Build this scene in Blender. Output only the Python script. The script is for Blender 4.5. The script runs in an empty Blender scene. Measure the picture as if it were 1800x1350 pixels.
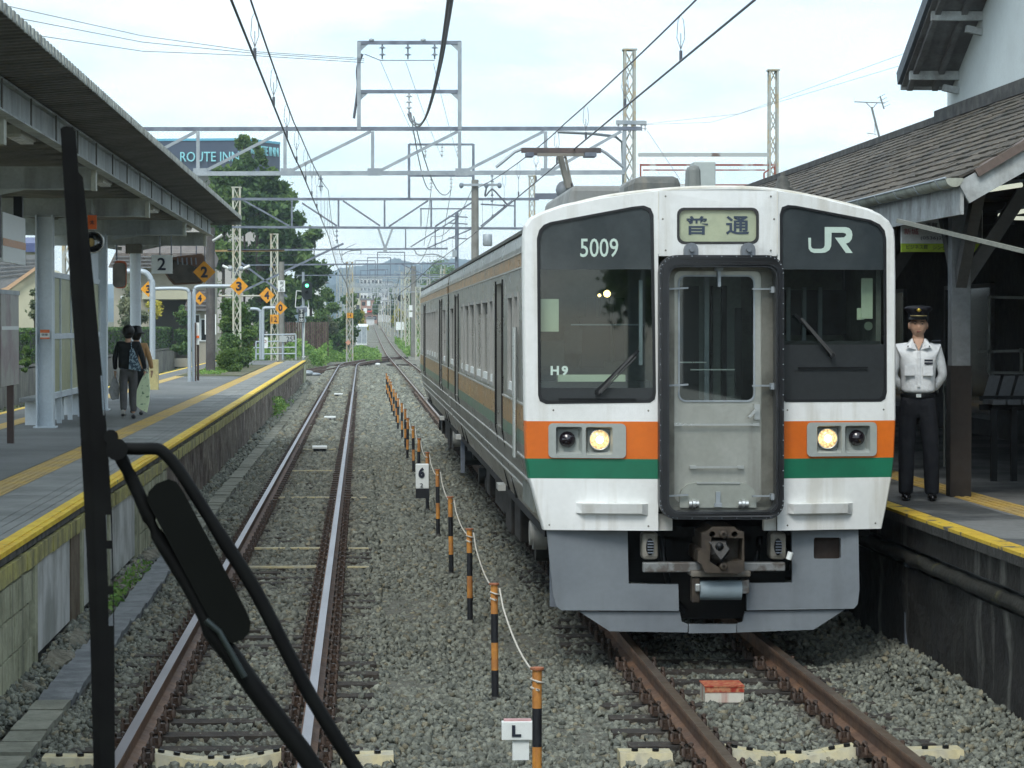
import bpy, bmesh, math, random
import numpy as np
from mathutils import Vector, Matrix, Euler
from mathutils.geometry import tessellate_polygon
random.seed(7); RS = np.random.RandomState(7)
SC = bpy.context.scene
COL = SC.collection
R = math.radians
# ------------------------------------------------------------------ camera
FPX = 4750.0                                  # focal length in pixels of the 1800 px wide photograph
PITCH = math.atan(104 / FPX); YAW = math.atan(264 * math.cos(PITCH) / FPX)
CAMZ = 2.62
cam = bpy.data.cameras.new('camera'); camo = bpy.data.objects.new('camera', cam); COL.objects.link(camo)
cam.sensor_width = 36; cam.lens = 36 * FPX / 1800
cam.clip_start = .3; cam.clip_end = 9000
camo.location = (0, 0, CAMZ); camo.rotation_euler = Euler((math.pi / 2 - PITCH, 0, -YAW), 'XYZ')
cam.dof.use_dof = True; cam.dof.focus_distance = 26; cam.dof.aperture_fstop = 70
SC.camera = camo
CR = camo.rotation_euler.to_matrix()
def at(px, py, Y):
    """the point of the plane y = Y that the photograph shows at pixel (px, py)"""
    d = CR @ Vector(((px - 900) / FPX, (675 - py) / FPX, -1))
    return Vector((0, 0, CAMZ)) + d * (Y / d.y)
# ------------------------------------------------------------------ world, sun
SUN_EL, SUN_AZ = R(48), R(200)                # azimuth from +Y, clockwise: behind the camera, a little to the left
w = bpy.data.worlds.new('World'); SC.world = w; w.use_nodes = True
nt = w.node_tree; nt.nodes.clear()
def nd(t, ty, **k):
    n = t.nodes.new(ty)
    for a, b in k.items(): setattr(n, a, b)
    return n
wo = nd(nt, 'ShaderNodeOutputWorld'); bg = nd(nt, 'ShaderNodeBackground'); bg.inputs[1].default_value = .1
sky = nd(nt, 'ShaderNodeTexSky', sky_type='NISHITA', sun_disc=False)
sky.sun_elevation = SUN_EL; sky.sun_rotation = SUN_AZ; sky.air_density = 1; sky.dust_density = 1.5
tc = nd(nt, 'ShaderNodeTexCoord'); mp = nd(nt, 'ShaderNodeMapping'); mp.inputs['Scale'].default_value = (5, 5, 17)
n1 = nd(nt, 'ShaderNodeTexNoise'); n1.inputs['Scale'].default_value = 1.15; n1.inputs['Detail'].default_value = 7; n1.inputs['Roughness'].default_value = .55; n1.inputs['Distortion'].default_value = .6
rp = nd(nt, 'ShaderNodeValToRGB'); rp.color_ramp.elements[0].position = .40; rp.color_ramp.elements[1].position = .62
rp.color_ramp.elements[0].color = (.5, .5, .5, 1); rp.color_ramp.elements[1].color = (1, 1, 1, 1)
n2 = nd(nt, 'ShaderNodeTexNoise'); n2.inputs['Scale'].default_value = 2.6; n2.inputs['Detail'].default_value = 8
cr = nd(nt, 'ShaderNodeValToRGB'); cr.color_ramp.elements[0].position = .36; cr.color_ramp.elements[1].position = .56
cr.color_ramp.elements[0].color = (7.6, 9.3, 10.0, 1); cr.color_ramp.elements[1].color = (10.9, 11.6, 11.7, 1)
mx = nd(nt, 'ShaderNodeMix', data_type='RGBA')
L = nt.links.new
L(tc.outputs['Generated'], mp.inputs['Vector']); L(mp.outputs[0], n1.inputs['Vector']); L(mp.outputs[0], n2.inputs['Vector'])
L(n1.outputs['Fac'], rp.inputs[0]); L(n2.outputs['Fac'], cr.inputs[0])
sk2 = nd(nt, 'ShaderNodeMix', data_type='RGBA', blend_type='MULTIPLY'); sk2.inputs[0].default_value = 1
L(sky.outputs[0], sk2.inputs[6]); sk2.inputs[7].default_value = (1.75, 2.05, 2.25, 1)
L(rp.outputs[0], mx.inputs[0]); L(sk2.outputs[2], mx.inputs[6]); L(cr.outputs[0], mx.inputs[7])
L(mx.outputs[2], bg.inputs[0]); L(bg.outputs[0], wo.inputs[0])
sun = bpy.data.lights.new('sun', 'SUN'); sun.energy = 1.6; sun.angle = R(22); sun.color = (1, .96, .9)
suno = bpy.data.objects.new('sun', sun); COL.objects.link(suno)
sd = Vector((math.sin(SUN_AZ) * math.cos(SUN_EL), math.cos(SUN_AZ) * math.cos(SUN_EL), math.sin(SUN_EL)))
suno.rotation_euler = (-sd).to_track_quat('-Z', 'Y').to_euler(); suno.location = (0, 0, 60)
SC.view_settings.view_transform = 'Standard'; SC.view_settings.look = 'None'
SC.view_settings.exposure = .34; SC.view_settings.gamma = 1; SC.view_settings.use_curve_mapping = False
SC.render.engine = 'CYCLES'
cy = SC.cycles; cy.use_adaptive_sampling = True; cy.adaptive_threshold = .03; cy.use_denoising = True
cy.max_bounces = 6; cy.diffuse_bounces = 3; cy.glossy_bounces = 3; cy.transmission_bounces = 4; cy.transparent_max_bounces = 10
cy.volume_bounces = 1; cy.sample_clamp_indirect = 4; cy.caustics_reflective = False; cy.caustics_refractive = False
# ------------------------------------------------------------------ materials
def rgb(r, g, b):                              # sRGB 0-255 -> linear
    return tuple(((c / 255 + .055) / 1.055) ** 2.4 if c > 10 else c / 255 / 12.92 for c in (r, g, b))
MATS = {}
def M(name, c, rough=.65, metal=0., c2=None, sc=1.5, lo=.4, hi=.62, bump=0., bs=60., streak=None, var=.12, vs=25., spec=.4, emit=None, obj=False, spots=None, attr=None):
    if name in MATS: return MATS[name]
    m = bpy.data.materials.new(name); m.use_nodes = True; t = m.node_tree; t.nodes.clear(); l = t.links.new
    o = nd(t, 'ShaderNodeOutputMaterial'); b = nd(t, 'ShaderNodeBsdfPrincipled'); l(b.outputs[0], o.inputs[0])
    b.inputs['Roughness'].default_value = rough; b.inputs['Metallic'].default_value = metal; b.inputs['Specular IOR Level'].default_value = spec
    if obj: g = nd(t, 'ShaderNodeTexCoord'); P = g.outputs['Object']
    else: g = nd(t, 'ShaderNodeNewGeometry'); P = g.outputs['Position']
    def noise(s, det=5, v=None, ro=.55):
        n = nd(t, 'ShaderNodeTexNoise'); n.inputs['Scale'].default_value = s; n.inputs['Detail'].default_value = det; n.inputs['Roughness'].default_value = ro
        l(v or P, n.inputs['Vector']); return n.outputs['Fac']
    def ramp(x, a, bb, ca=0, cb=1):
        n = nd(t, 'ShaderNodeMapRange'); n.inputs[1].default_value = a; n.inputs[2].default_value = bb; n.inputs[3].default_value = ca; n.inputs[4].default_value = cb
        l(x, n.inputs[0]); return n.outputs[0]
    def mix(f, a, bb, bt='MIX'):
        n = nd(t, 'ShaderNodeMix', data_type='RGBA', blend_type=bt)
        if isinstance(f, float): n.inputs[0].default_value = f
        else: l(f, n.inputs[0])
        for k, v in ((6, a), (7, bb)):
            if isinstance(v, tuple): n.inputs[k].default_value = v + (1,)
            else: l(v, n.inputs[k])
        return n.outputs[2]
    base = tuple(c)
    if c2: base = mix(ramp(noise(sc), lo, hi), tuple(c), tuple(c2))
    if attr:                                   # a per-piece tone stored on the mesh
        a = nd(t, 'ShaderNodeAttribute', attribute_name='tone'); l2 = a.outputs['Fac']
        base = mix(l2, base, mix(1., base, tuple(attr), 'MULTIPLY') if not isinstance(base, tuple) else tuple(x * y for x, y in zip(base, attr)))
    if spots:                                  # (colour, scale, threshold)
        base = mix(ramp(noise(spots[1], 3), spots[2], spots[2] + .05), base, tuple(spots[0]))
    if streak:                                 # (colour, amount, scale): runs down the face
        mpn = nd(t, 'ShaderNodeMapping'); s = streak[2]; mpn.inputs['Scale'].default_value = (s, s, s * .09); l(P, mpn.inputs[0])
        base = mix(ramp(noise(1., 6, mpn.outputs[0]), streak[3] if len(streak) > 3 else .5, streak[3] + .16 if len(streak) > 3 else .72, 0, streak[1]), base, tuple(streak[0]))
    if var:
        f = ramp(noise(vs, 4), .3, .7, 1 - var, 1 + var); cmb = nd(t, 'ShaderNodeCombineColor')
        for k in range(3): l(f, cmb.inputs[k])
        base = mix(1., base, cmb.outputs[0], 'MULTIPLY')
        l(ramp(noise(vs * .4, 3), .3, .7, rough * .85, min(1, rough * 1.12)), b.inputs['Roughness'])
    if isinstance(base, tuple): b.inputs['Base Color'].default_value = base + (1,)
    else: l(base, b.inputs['Base Color'])
    if bump:
        bn = nd(t, 'ShaderNodeBump'); bn.inputs['Strength'].default_value = bump; bn.inputs['Distance'].default_value = .02
        l(noise(bs, 6), bn.inputs['Height']); l(bn.outputs[0], b.inputs['Normal'])
    if emit: b.inputs['Emission Color'].default_value = tuple(emit[0]) + (1,); b.inputs['Emission Strength'].default_value = emit[1]
    MATS[name] = m; return m
def Mglass(name, tint=(.5, .55, .55), refl=.12, rough=.02, clear=.75):
    m = bpy.data.materials.new(name); m.use_nodes = True; t = m.node_tree; t.nodes.clear(); l = t.links.new
    o = nd(t, 'ShaderNodeOutputMaterial'); tr = nd(t, 'ShaderNodeBsdfTransparent'); tr.inputs[0].default_value = tuple(x * clear for x in tint) + (1,)
    gl = nd(t, 'ShaderNodeBsdfGlossy'); gl.inputs['Roughness'].default_value = rough; gl.inputs[0].default_value = (.9, .95, .95, 1)
    fr = nd(t, 'ShaderNodeFresnel'); fr.inputs[0].default_value = 1.5; ad = nd(t, 'ShaderNodeMath', operation='MULTIPLY_ADD'); ad.inputs[1].default_value = .9; ad.inputs[2].default_value = refl - .04
    l(fr.outputs[0], ad.inputs[0]); mxs = nd(t, 'ShaderNodeMixShader'); l(ad.outputs[0], mxs.inputs[0]); l(tr.outputs[0], mxs.inputs[1]); l(gl.outputs[0], mxs.inputs[2]); l(mxs.outputs[0], o.inputs[0])
    MATS[name] = m; return m
# ------------------------------------------------------------------ mesh helper
class MB:
    def __init__(s): s.v = []; s.f = []; s.m = []; s.sm = []
    def add(s, vs, fs, m=0, smooth=False):
        k = len(s.v); s.v += [tuple(x) for x in vs]
        for f in fs: s.f.append(tuple(i + k for i in f)); s.m.append(m); s.sm.append(smooth)
        return s
    def box(s, x0, x1, y0, y1, z0, z1, m=0):
        if x0 > x1: x0, x1 = x1, x0
        if y0 > y1: y0, y1 = y1, y0
        if z0 > z1: z0, z1 = z1, z0
        return s.add([(x0, y0, z0), (x1, y0, z0), (x1, y1, z0), (x0, y1, z0), (x0, y0, z1), (x1, y0, z1), (x1, y1, z1), (x0, y1, z1)],
                     [(0, 3, 2, 1), (4, 5, 6, 7), (0, 1, 5, 4), (1, 2, 6, 5), (2, 3, 7, 6), (3, 0, 4, 7)], m)
    def bar(s, a, b, w=.1, h=.1, m=0, up=(0, 0, 1)):
        a, b = Vector(a), Vector(b); d = (b - a).normalized(); u = Vector(up)
        if abs(d.dot(u)) > .98: u = Vector((0, 1, 0))
        x = d.cross(u).normalized(); u = x.cross(d)
        v = [p + x * (sx * w / 2) + u * (sz * h / 2) for p in (a, b) for sx, sz in ((-1, -1), (1, -1), (1, 1), (-1, 1))]
        return s.add(v, [(0, 1, 2, 3), (7, 6, 5, 4), (0, 4, 5, 1), (1, 5, 6, 2), (2, 6, 7, 3), (3, 7, 4, 0)], m)
    def cyl(s, a, b, r, n=10, m=0, r2=None, caps=True, smooth=True):
        a, b = Vector(a), Vector(b); d = (b - a).normalized(); u = Vector((0, 0, 1)) if abs(d.z) < .9 else Vector((0, 1, 0))
        x = d.cross(u).normalized(); y = x.cross(d); r2 = r if r2 is None else r2; k = len(s.v); v = []
        for p, rr in ((a, r), (b, r2)):
            for i in range(n):
                t = 2 * math.pi * i / n; v.append(p + x * (rr * math.cos(t)) + y * (rr * math.sin(t)))
        s.add(v, [(i, n + i, n + (i + 1) % n, (i + 1) % n) for i in range(n)], m, smooth)
        if caps: s.add([v[i] for i in range(n)] + [v[n + i] for i in range(n)], [tuple(range(n)), tuple(range(2 * n - 1, n - 1, -1))], m)
        return s
    def tube(s, pts, r, n=6, m=0):
        pts = [Vector(p) for p in pts]; rings = []
        for i, p in enumerate(pts):
            d = (pts[min(i + 1, len(pts) - 1)] - pts[max(i - 1, 0)]).normalized(); u = Vector((0, 0, 1)) if abs(d.z) < .9 else Vector((0, 1, 0))
            x = d.cross(u).normalized(); y = x.cross(d); rr = r[i] if isinstance(r, (list, tuple)) else r
            rings += [p + x * (rr * math.cos(2 * math.pi * j / n)) + y * (rr * math.sin(2 * math.pi * j / n)) for j in range(n)]
        K = len(pts)
        f = [(i * n + j, (i + 1) * n + j, (i + 1) * n + (j + 1) % n, i * n + (j + 1) % n) for i in range(K - 1) for j in range(n)]
        s.add(rings, f, m, True); s.add(rings[:n] + rings[-n:], [tuple(range(n)), tuple(range(2 * n - 1, n - 1, -1))], m); return s
    def lathe(s, prof, c, n=12, m=0, axis='z', smooth=True):
        c = Vector(c); v = []; K = len(prof)
        for r, h in prof:
            for j in range(n):
                t = 2 * math.pi * j / n; a, b = r * math.cos(t), r * math.sin(t)
                v.append(c + (Vector((a, b, h)) if axis == 'z' else Vector((a, h, b)) if axis == 'y' else Vector((h, a, b))))
        f = [(i * n + j, i * n + (j + 1) % n, (i + 1) * n + (j + 1) % n, (i + 1) * n + j) for i in range(K - 1) for j in range(n)]
        return s.add(v, f, m, smooth)
    def ball(s, c, rx, ry, rz, n=10, k=6, m=0):
        c = Vector(c); v = []; 
        for i in range(k + 1):
            ph = math.pi * i / k
            for j in range(n):
                t = 2 * math.pi * j / n; v.append(c + Vector((rx * math.sin(ph) * math.cos(t), ry * math.sin(ph) * math.sin(t), rz * math.cos(ph))))
        return s.add(v, [(i * n + j, (i + 1) * n + j, (i + 1) * n + (j + 1) % n, i * n + (j + 1) % n) for i in range(k) for j in range(n)], m, True)
    def plate(s, outer, holes, f0, f1, m=0, ms=None, back=True, sides=True):
        """flat (a, b) polygon with holes; f0 maps (a, b) to the front face, f1 to the back"""
        ms = m if ms is None else ms
        loops = [[Vector((a, b, 0)) for a, b in lp] for lp in [outer] + list(holes)]
        tris = tessellate_polygon(loops); pts = [p for lp in loops for p in lp]
        fr = [f0(p.x, p.y) for p in pts]; bk = [f1(p.x, p.y) for p in pts]
        n = len(pts); s.add(fr, tris, m)
        if back: s.add(bk, [tuple(reversed(t)) for t in tris], m)
        if sides:
            k = 0
            for lp in loops:
                q = len(lp); idx = [k + i for i in range(q)]
                s.add([fr[i] for i in idx] + [bk[i] for i in idx], [(i, (i + 1) % q, q + (i + 1) % q, q + i) for i in range(q)], ms); k += q
        return s
    def build(s, name, mats, parent=None, bevel=0, recalc=False, **tags):
        me = bpy.data.meshes.new(name); me.from_pydata(s.v, [], s.f)
        if not isinstance(mats, (list, tuple)): mats = [mats]
        for mt in mats: me.materials.append(mt)
        me.polygons.foreach_set('material_index', s.m); me.polygons.foreach_set('use_smooth', s.sm)
        if recalc:
            b = bmesh.new(); b.from_mesh(me); bmesh.ops.remove_doubles(b, verts=b.verts, dist=1e-5); bmesh.ops.recalc_face_normals(b, faces=b.faces); b.to_mesh(me); b.free()
        me.update(); o = bpy.data.objects.new(name, me); COL.objects.link(o)
        if parent is not None: o.parent = parent; o.matrix_parent_inverse = pinv(parent)
        if bevel:
            bv = o.modifiers.new('bevel', 'BEVEL'); bv.width = bevel; bv.segments = 2; bv.limit_method = 'ANGLE'; bv.angle_limit = R(40)
        for k, v in tags.items(): o[k] = v
        return o
def pinv(p):
    m = Matrix.Identity(4); q = p
    while q is not None:
        m = Matrix.LocRotScale(q.location, q.rotation_euler, q.scale) @ m if q.parent is None else (q.matrix_parent_inverse @ Matrix.LocRotScale(q.location, q.rotation_euler, q.scale)) @ m
        q = q.parent
    return m.inverted()
def thing(name, label, cat, loc=(0, 0, 0), group=None, rz=0):
    o = bpy.data.objects.new(name, None); COL.objects.link(o); o.location = loc; o.rotation_euler = (0, 0, rz); o.empty_display_size = .2
    o['label'] = label; o['category'] = cat
    if group: o['group'] = group
    return o
def tag(o, label, cat, group=None):
    o['label'] = label; o['category'] = cat
    if group: o['group'] = group
    return o
def dup(root, dloc, label=None, group=None, rz=None):
    r = root.copy(); COL.objects.link(r); r.location = root.location + Vector(dloc)
    if rz is not None: r.rotation_euler.z = rz
    if label: r['label'] = label
    if group: r['group'] = group
    for ch in list(root.children):
        c = ch.copy(); COL.objects.link(c); c.parent = r
        for g in list(ch.children): d = g.copy(); COL.objects.link(d); d.parent = c
    return r
def share(proto, parent, loc, rz=0, scale=None, rx=0):
    """another object with the same mesh, under parent"""
    o = bpy.data.objects.new(proto.name.split('.')[0], proto.data if isinstance(proto, bpy.types.Object) else proto); COL.objects.link(o)
    o.location = loc; o.rotation_euler = (rx, 0, rz)
    if scale: o.scale = scale
    if parent is not None: o.parent = parent; o.matrix_parent_inverse = pinv(parent)
    return o
def mesh_of(mb, name, mats):
    o = mb.build(name, mats); me = o.data; bpy.data.objects.remove(o); return me
def inst(me, name, parent, loc, rot=(0, 0, 0), scale=(1, 1, 1)):
    o = bpy.data.objects.new(name, me); COL.objects.link(o); o.location = loc; o.rotation_euler = rot; o.scale = scale
    if parent is not None: o.parent = parent; o.matrix_parent_inverse = pinv(parent)
    return o
def text(txt, size, mat, name, parent, origin, ux=(1, 0, 0), uz=(0, 0, 1), width=None, height=None, bold=0., depth=.003, spacing=1., center=True):
    """lettering: origin = centre, ux / uz = reading direction and up"""
    cu = bpy.data.curves.new(name, 'FONT'); cu.body = txt; cu.size = size; cu.extrude = depth / 2; cu.offset = bold; cu.space_character = spacing; cu.resolution_u = 3
    o = bpy.data.objects.new(name, cu); COL.objects.link(o); bpy.context.view_layer.update()
    me = bpy.data.meshes.new_from_object(o.evaluated_get(bpy.context.evaluated_depsgraph_get())); bpy.data.objects.remove(o)
    co = np.empty(len(me.vertices) * 3); me.vertices.foreach_get('co', co); co = co.reshape(-1, 3)
    if len(co) == 0: return None
    lo, hi = co.min(0), co.max(0); sx = width / (hi[0] - lo[0]) if width else 1; sy = height / (hi[1] - lo[1]) if height else 1
    co[:, 0] = (co[:, 0] - (lo[0] + hi[0]) / 2) * sx; co[:, 1] = (co[:, 1] - (lo[1] + hi[1]) / 2) * sy
    ux, uz = Vector(ux).normalized(), Vector(uz).normalized(); n = ux.cross(uz)
    U = np.array([ux, uz, n]); co = co @ U + np.array(origin)
    me.vertices.foreach_set('co', co.ravel()); me.materials.clear(); me.materials.append(mat); me.update()
    q = bpy.data.objects.new(name, me); COL.objects.link(q)
    if parent is not None: q.parent = parent; q.matrix_parent_inverse = pinv(parent)
    return q
def rrect(x0, x1, y0, y1, r, n=4):
    p = []
    for cx, cy, a in ((x1 - r, y1 - r, 0), (x0 + r, y1 - r, 90), (x0 + r, y0 + r, 180), (x1 - r, y0 + r, 270)):
        for i in range(n + 1): t = R(a + 90 * i / n); p.append((cx + r * math.cos(t), cy + r * math.sin(t)))
    return p
def clip(poly, k, v, keep_less):
    out = []
    for i in range(len(poly)):
        a, b = poly[i], poly[(i + 1) % len(poly)]; ia = (a[k] <= v) == keep_less or a[k] == v; ib = (b[k] <= v) == keep_less or b[k] == v
        if ia: out.append(a)
        if ia != ib: t = (v - a[k]) / (b[k] - a[k]); out.append(tuple(a[j] + t * (b[j] - a[j]) for j in (0, 1)))
    return out
def smoothpts(pts, n=4):
    """Catmull-Rom through the points"""
    P = [Vector(p) for p in pts]; out = []
    for i in range(len(P) - 1):
        a, b, c, d = P[max(i - 1, 0)], P[i], P[i + 1], P[min(i + 2, len(P) - 1)]
        for k in range(n):
            t = k / n; out.append(.5 * ((2 * b) + (c - a) * t + (2 * a - 5 * b + 4 * c - d) * t * t + (3 * b - a - 3 * c + d) * t ** 3))
    return out + [P[-1]]
# ------------------------------------------------------------------ palette
m_asphalt = M('platform_asphalt', (.165, .175, .17), .85, c2=(.12, .13, .125), sc=.6, bump=.3, bs=90, var=.15, vs=60)
m_slab = M('platform_slab', (.25, .26, .245), .85, c2=(.17, .18, .17), sc=.9, bump=.25, bs=80, var=.1)
m_yellow = M('tactile_yellow', (.52, .36, .09), .75, c2=(.42, .31, .13), sc=1.2, bump=.2, bs=50, var=.15)
m_edge = M('edge_yellow_paint', (.8, .58, .04), .6, c2=(.7, .45, .03), sc=2.5, var=.15, spots=((.14, .13, .1), 9, .66))
m_white = M('white_paint_line', (.5, .52, .5), .7, c2=(.3, .32, .3), sc=5)
m_block = M('concrete_block', (.42, .43, .3), .9, c2=(.25, .26, .17), sc=2.2, bump=.5, bs=45, streak=((.05, .05, .04), .6, 5), var=.15)
m_mossblock = M('mossy_coping_block', (.42, .39, .13), .9, c2=(.26, .25, .13), sc=3, bump=.5, bs=45, streak=((.05, .05, .04), .7, 5), var=.2)
m_oldwall = M('stained_old_concrete', (.15, .13, .1), .95, c2=(.055, .036, .028), sc=1.7, bump=1, bs=14, streak=((.42, .37, .31), .95, 6, .55), var=.3, vs=9)
m_rwall = M('dark_stained_wall', (.013, .0125, .01), .95, c2=(.007, .0065, .006), sc=1.3, bump=1, bs=14, streak=((.13, .13, .115), 1., 2.8, .57), var=.3, vs=8)  # near-black base carries the station's shade; the pale streaks are stains
m_lip = M('platform_lip_concrete', (.11, .11, .1), .95, c2=(.03, .03, .028), sc=5, bump=.6, bs=30, var=.2)
m_panel = M('white_board', (.6, .62, .61), .6, c2=(.33, .35, .33), sc=2, streak=((.2, .19, .16), .5, 5), var=.05)
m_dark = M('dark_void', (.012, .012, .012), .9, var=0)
m_railside = M('rail_rust', (.105, .062, .042), .7, c2=(.16, .09, .052), sc=3, bump=.2, bs=80, var=.2)
m_railtop = M('rail_polished_head', (.29, .265, .27), .36, 1, c2=(.23, .205, .21), sc=.6, var=0)
m_railtop2 = M('rail_head_dull', (.27, .2, .14), .38, .9, c2=(.18, .125, .085), sc=2, var=.1)
m_sleeper = M('sleeper_wood', (.05, .042, .034), .95, c2=(.03, .027, .024), sc=6, bump=.6, bs=50, var=.2)
m_clip = M('rail_clip_rust', (.035, .024, .018), .6, c2=(.06, .035, .022), sc=9, var=.2)
m_creamsteel = M('cream_sleeper_plate', (.5, .44, .25), .6, c2=(.4, .38, .28), sc=6, streak=((.25, .24, .2), .5, 12), var=.1)
m_galv = M('galvanised_steel', (.36, .4, .42), .5, .35, c2=(.28, .32, .35), sc=3, var=.08)
m_galvd = M('weathered_steel', (.2, .23, .27), .55, .3, c2=(.13, .15, .19), sc=3, var=.08)
m_creamlat = M('cream_lattice_paint', (.48, .5, .42), .6, c2=(.42, .38, .26), sc=3, lo=.52, hi=.62, streak=((.25, .12, .05), .5, 5), var=.08)
m_rustpaint = M('rusty_red_paint', (.42, .38, .35), .7, c2=(.25, .07, .045), sc=2.2, lo=.46, hi=.5, var=.12)
m_canopy = M('canopy_white_steel', (.5, .55, .54), .6, c2=(.36, .4, .4), sc=1.4, streak=((.1, .09, .07), .55, 4), var=.08)
m_pillar = M('pillar_white', (.66, .73, .78), .55, c2=(.55, .62, .67), sc=1.2, var=.05)
m_soffit = M('corrugated_soffit', (.23, .23, .215), .8, c2=(.16, .16, .15), sc=1.0, var=.12)
m_black = M('black_rubber', (.004, .005, .006), .5, spec=.3, var=.1)
m_orange = M('orange_sign', (.75, .14, .02), .5, var=.05)
m_signy = M('amber_sign', (.72, .32, .02), .5, c2=(.6, .27, .03), sc=4, var=.05)
m_signw = M('sign_white', (.74, .78, .76), .5, var=.03)
m_ink = M('sign_ink', (.015, .02, .035), .6, var=0)
m_green = M('train_green', (.008, .16, .085), .4, c2=(.01, .13, .07), sc=2, var=.04)
m_torange = M('train_orange', (.66, .15, .012), .4, c2=(.6, .13, .012), sc=2, var=.04)
m_twhite = M('train_white_paint', (.78, .8, .79), .38, c2=(.7, .72, .7), sc=1.3, streak=((.45, .43, .36), .5, 6, .52), var=.03)
m_dirtywhite = M('train_white_dirty', (.6, .58, .5), .5, c2=(.72, .72, .68), sc=4, var=.06)
m_rope = M('rope', (.55, .52, .45), .9, var=.1)
m_skin = M('skin', (.58, .37, .26), .55, spec=.3, c2=(.52, .31, .21), sc=12, var=.03)
m_hair = M('black_hair', (.008, .007, .007), .5, var=.1)
# ================================================================== ground, platforms, tracks
def gz(y):
    if y < 240: return 0.
    if y < 620: t = (y - 240) / 380; return 3.5 * t * t * (3 - 2 * t) * .5 + 3.5 * t * .5
    return 3.5 + (y - 620) * .0012
XL, XR = -.92, 2.78                           # centre lines of the two main tracks
EL, ER = -2.63, 4.50                          # platform edges
ZL, ZR = .95, 1.06                            # platform tops above the rail head
def sheet(xs, ys, zf, name, mat):
    mb = MB(); v = [(x, y, zf(x, y)) for y in ys for x in xs]; n = len(xs)
    mb.add(v, [(j * n + i, j * n + i + 1, (j + 1) * n + i + 1, (j + 1) * n + i) for j in range(len(ys) - 1) for i in range(n - 1)], 0, True)
    return mb.build(name, mat, kind='structure')
m_soil = M('soil_and_weeds', (.075, .085, .04), .95, c2=(.12, .115, .07), sc=.35, bump=.5, bs=8, var=.3, vs=3)
ys = list(np.linspace(-20, 240, 27)) + list(np.linspace(250, 640, 40)) + [700, 900, 1400, 2500, 6000]
sheet([-900, -300, -60, -20, -12, -6, 0, 6, 12, 25, 60, 300, 900], ys, lambda x, y: gz(y) - .34 - (0 if abs(x) < 15 else 0), 'ground', m_soil)
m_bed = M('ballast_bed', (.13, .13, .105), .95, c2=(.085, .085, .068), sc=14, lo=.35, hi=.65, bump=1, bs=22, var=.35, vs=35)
m_bed2 = M('far_ballast', (.23, .23, .185), .95, c2=(.105, .107, .086), sc=4, lo=.4, hi=.6, bump=1, bs=9, var=.45, vs=9)  # paler than the near bed: brighter far light put into the colour
def bedz(x, y): return gz(y) - .235 + .012 * math.sin(x * 3.1 + y * .7)
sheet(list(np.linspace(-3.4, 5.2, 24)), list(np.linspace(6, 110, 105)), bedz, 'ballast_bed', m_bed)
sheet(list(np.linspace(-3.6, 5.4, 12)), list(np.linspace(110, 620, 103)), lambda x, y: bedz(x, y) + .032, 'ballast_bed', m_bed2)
sheet([-11.6, -10, -8.5, -7.2, -6.7], list(np.linspace(20, 200, 37)), lambda x, y: -.235, 'side_ballast_bed', m_bed2)
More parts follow.
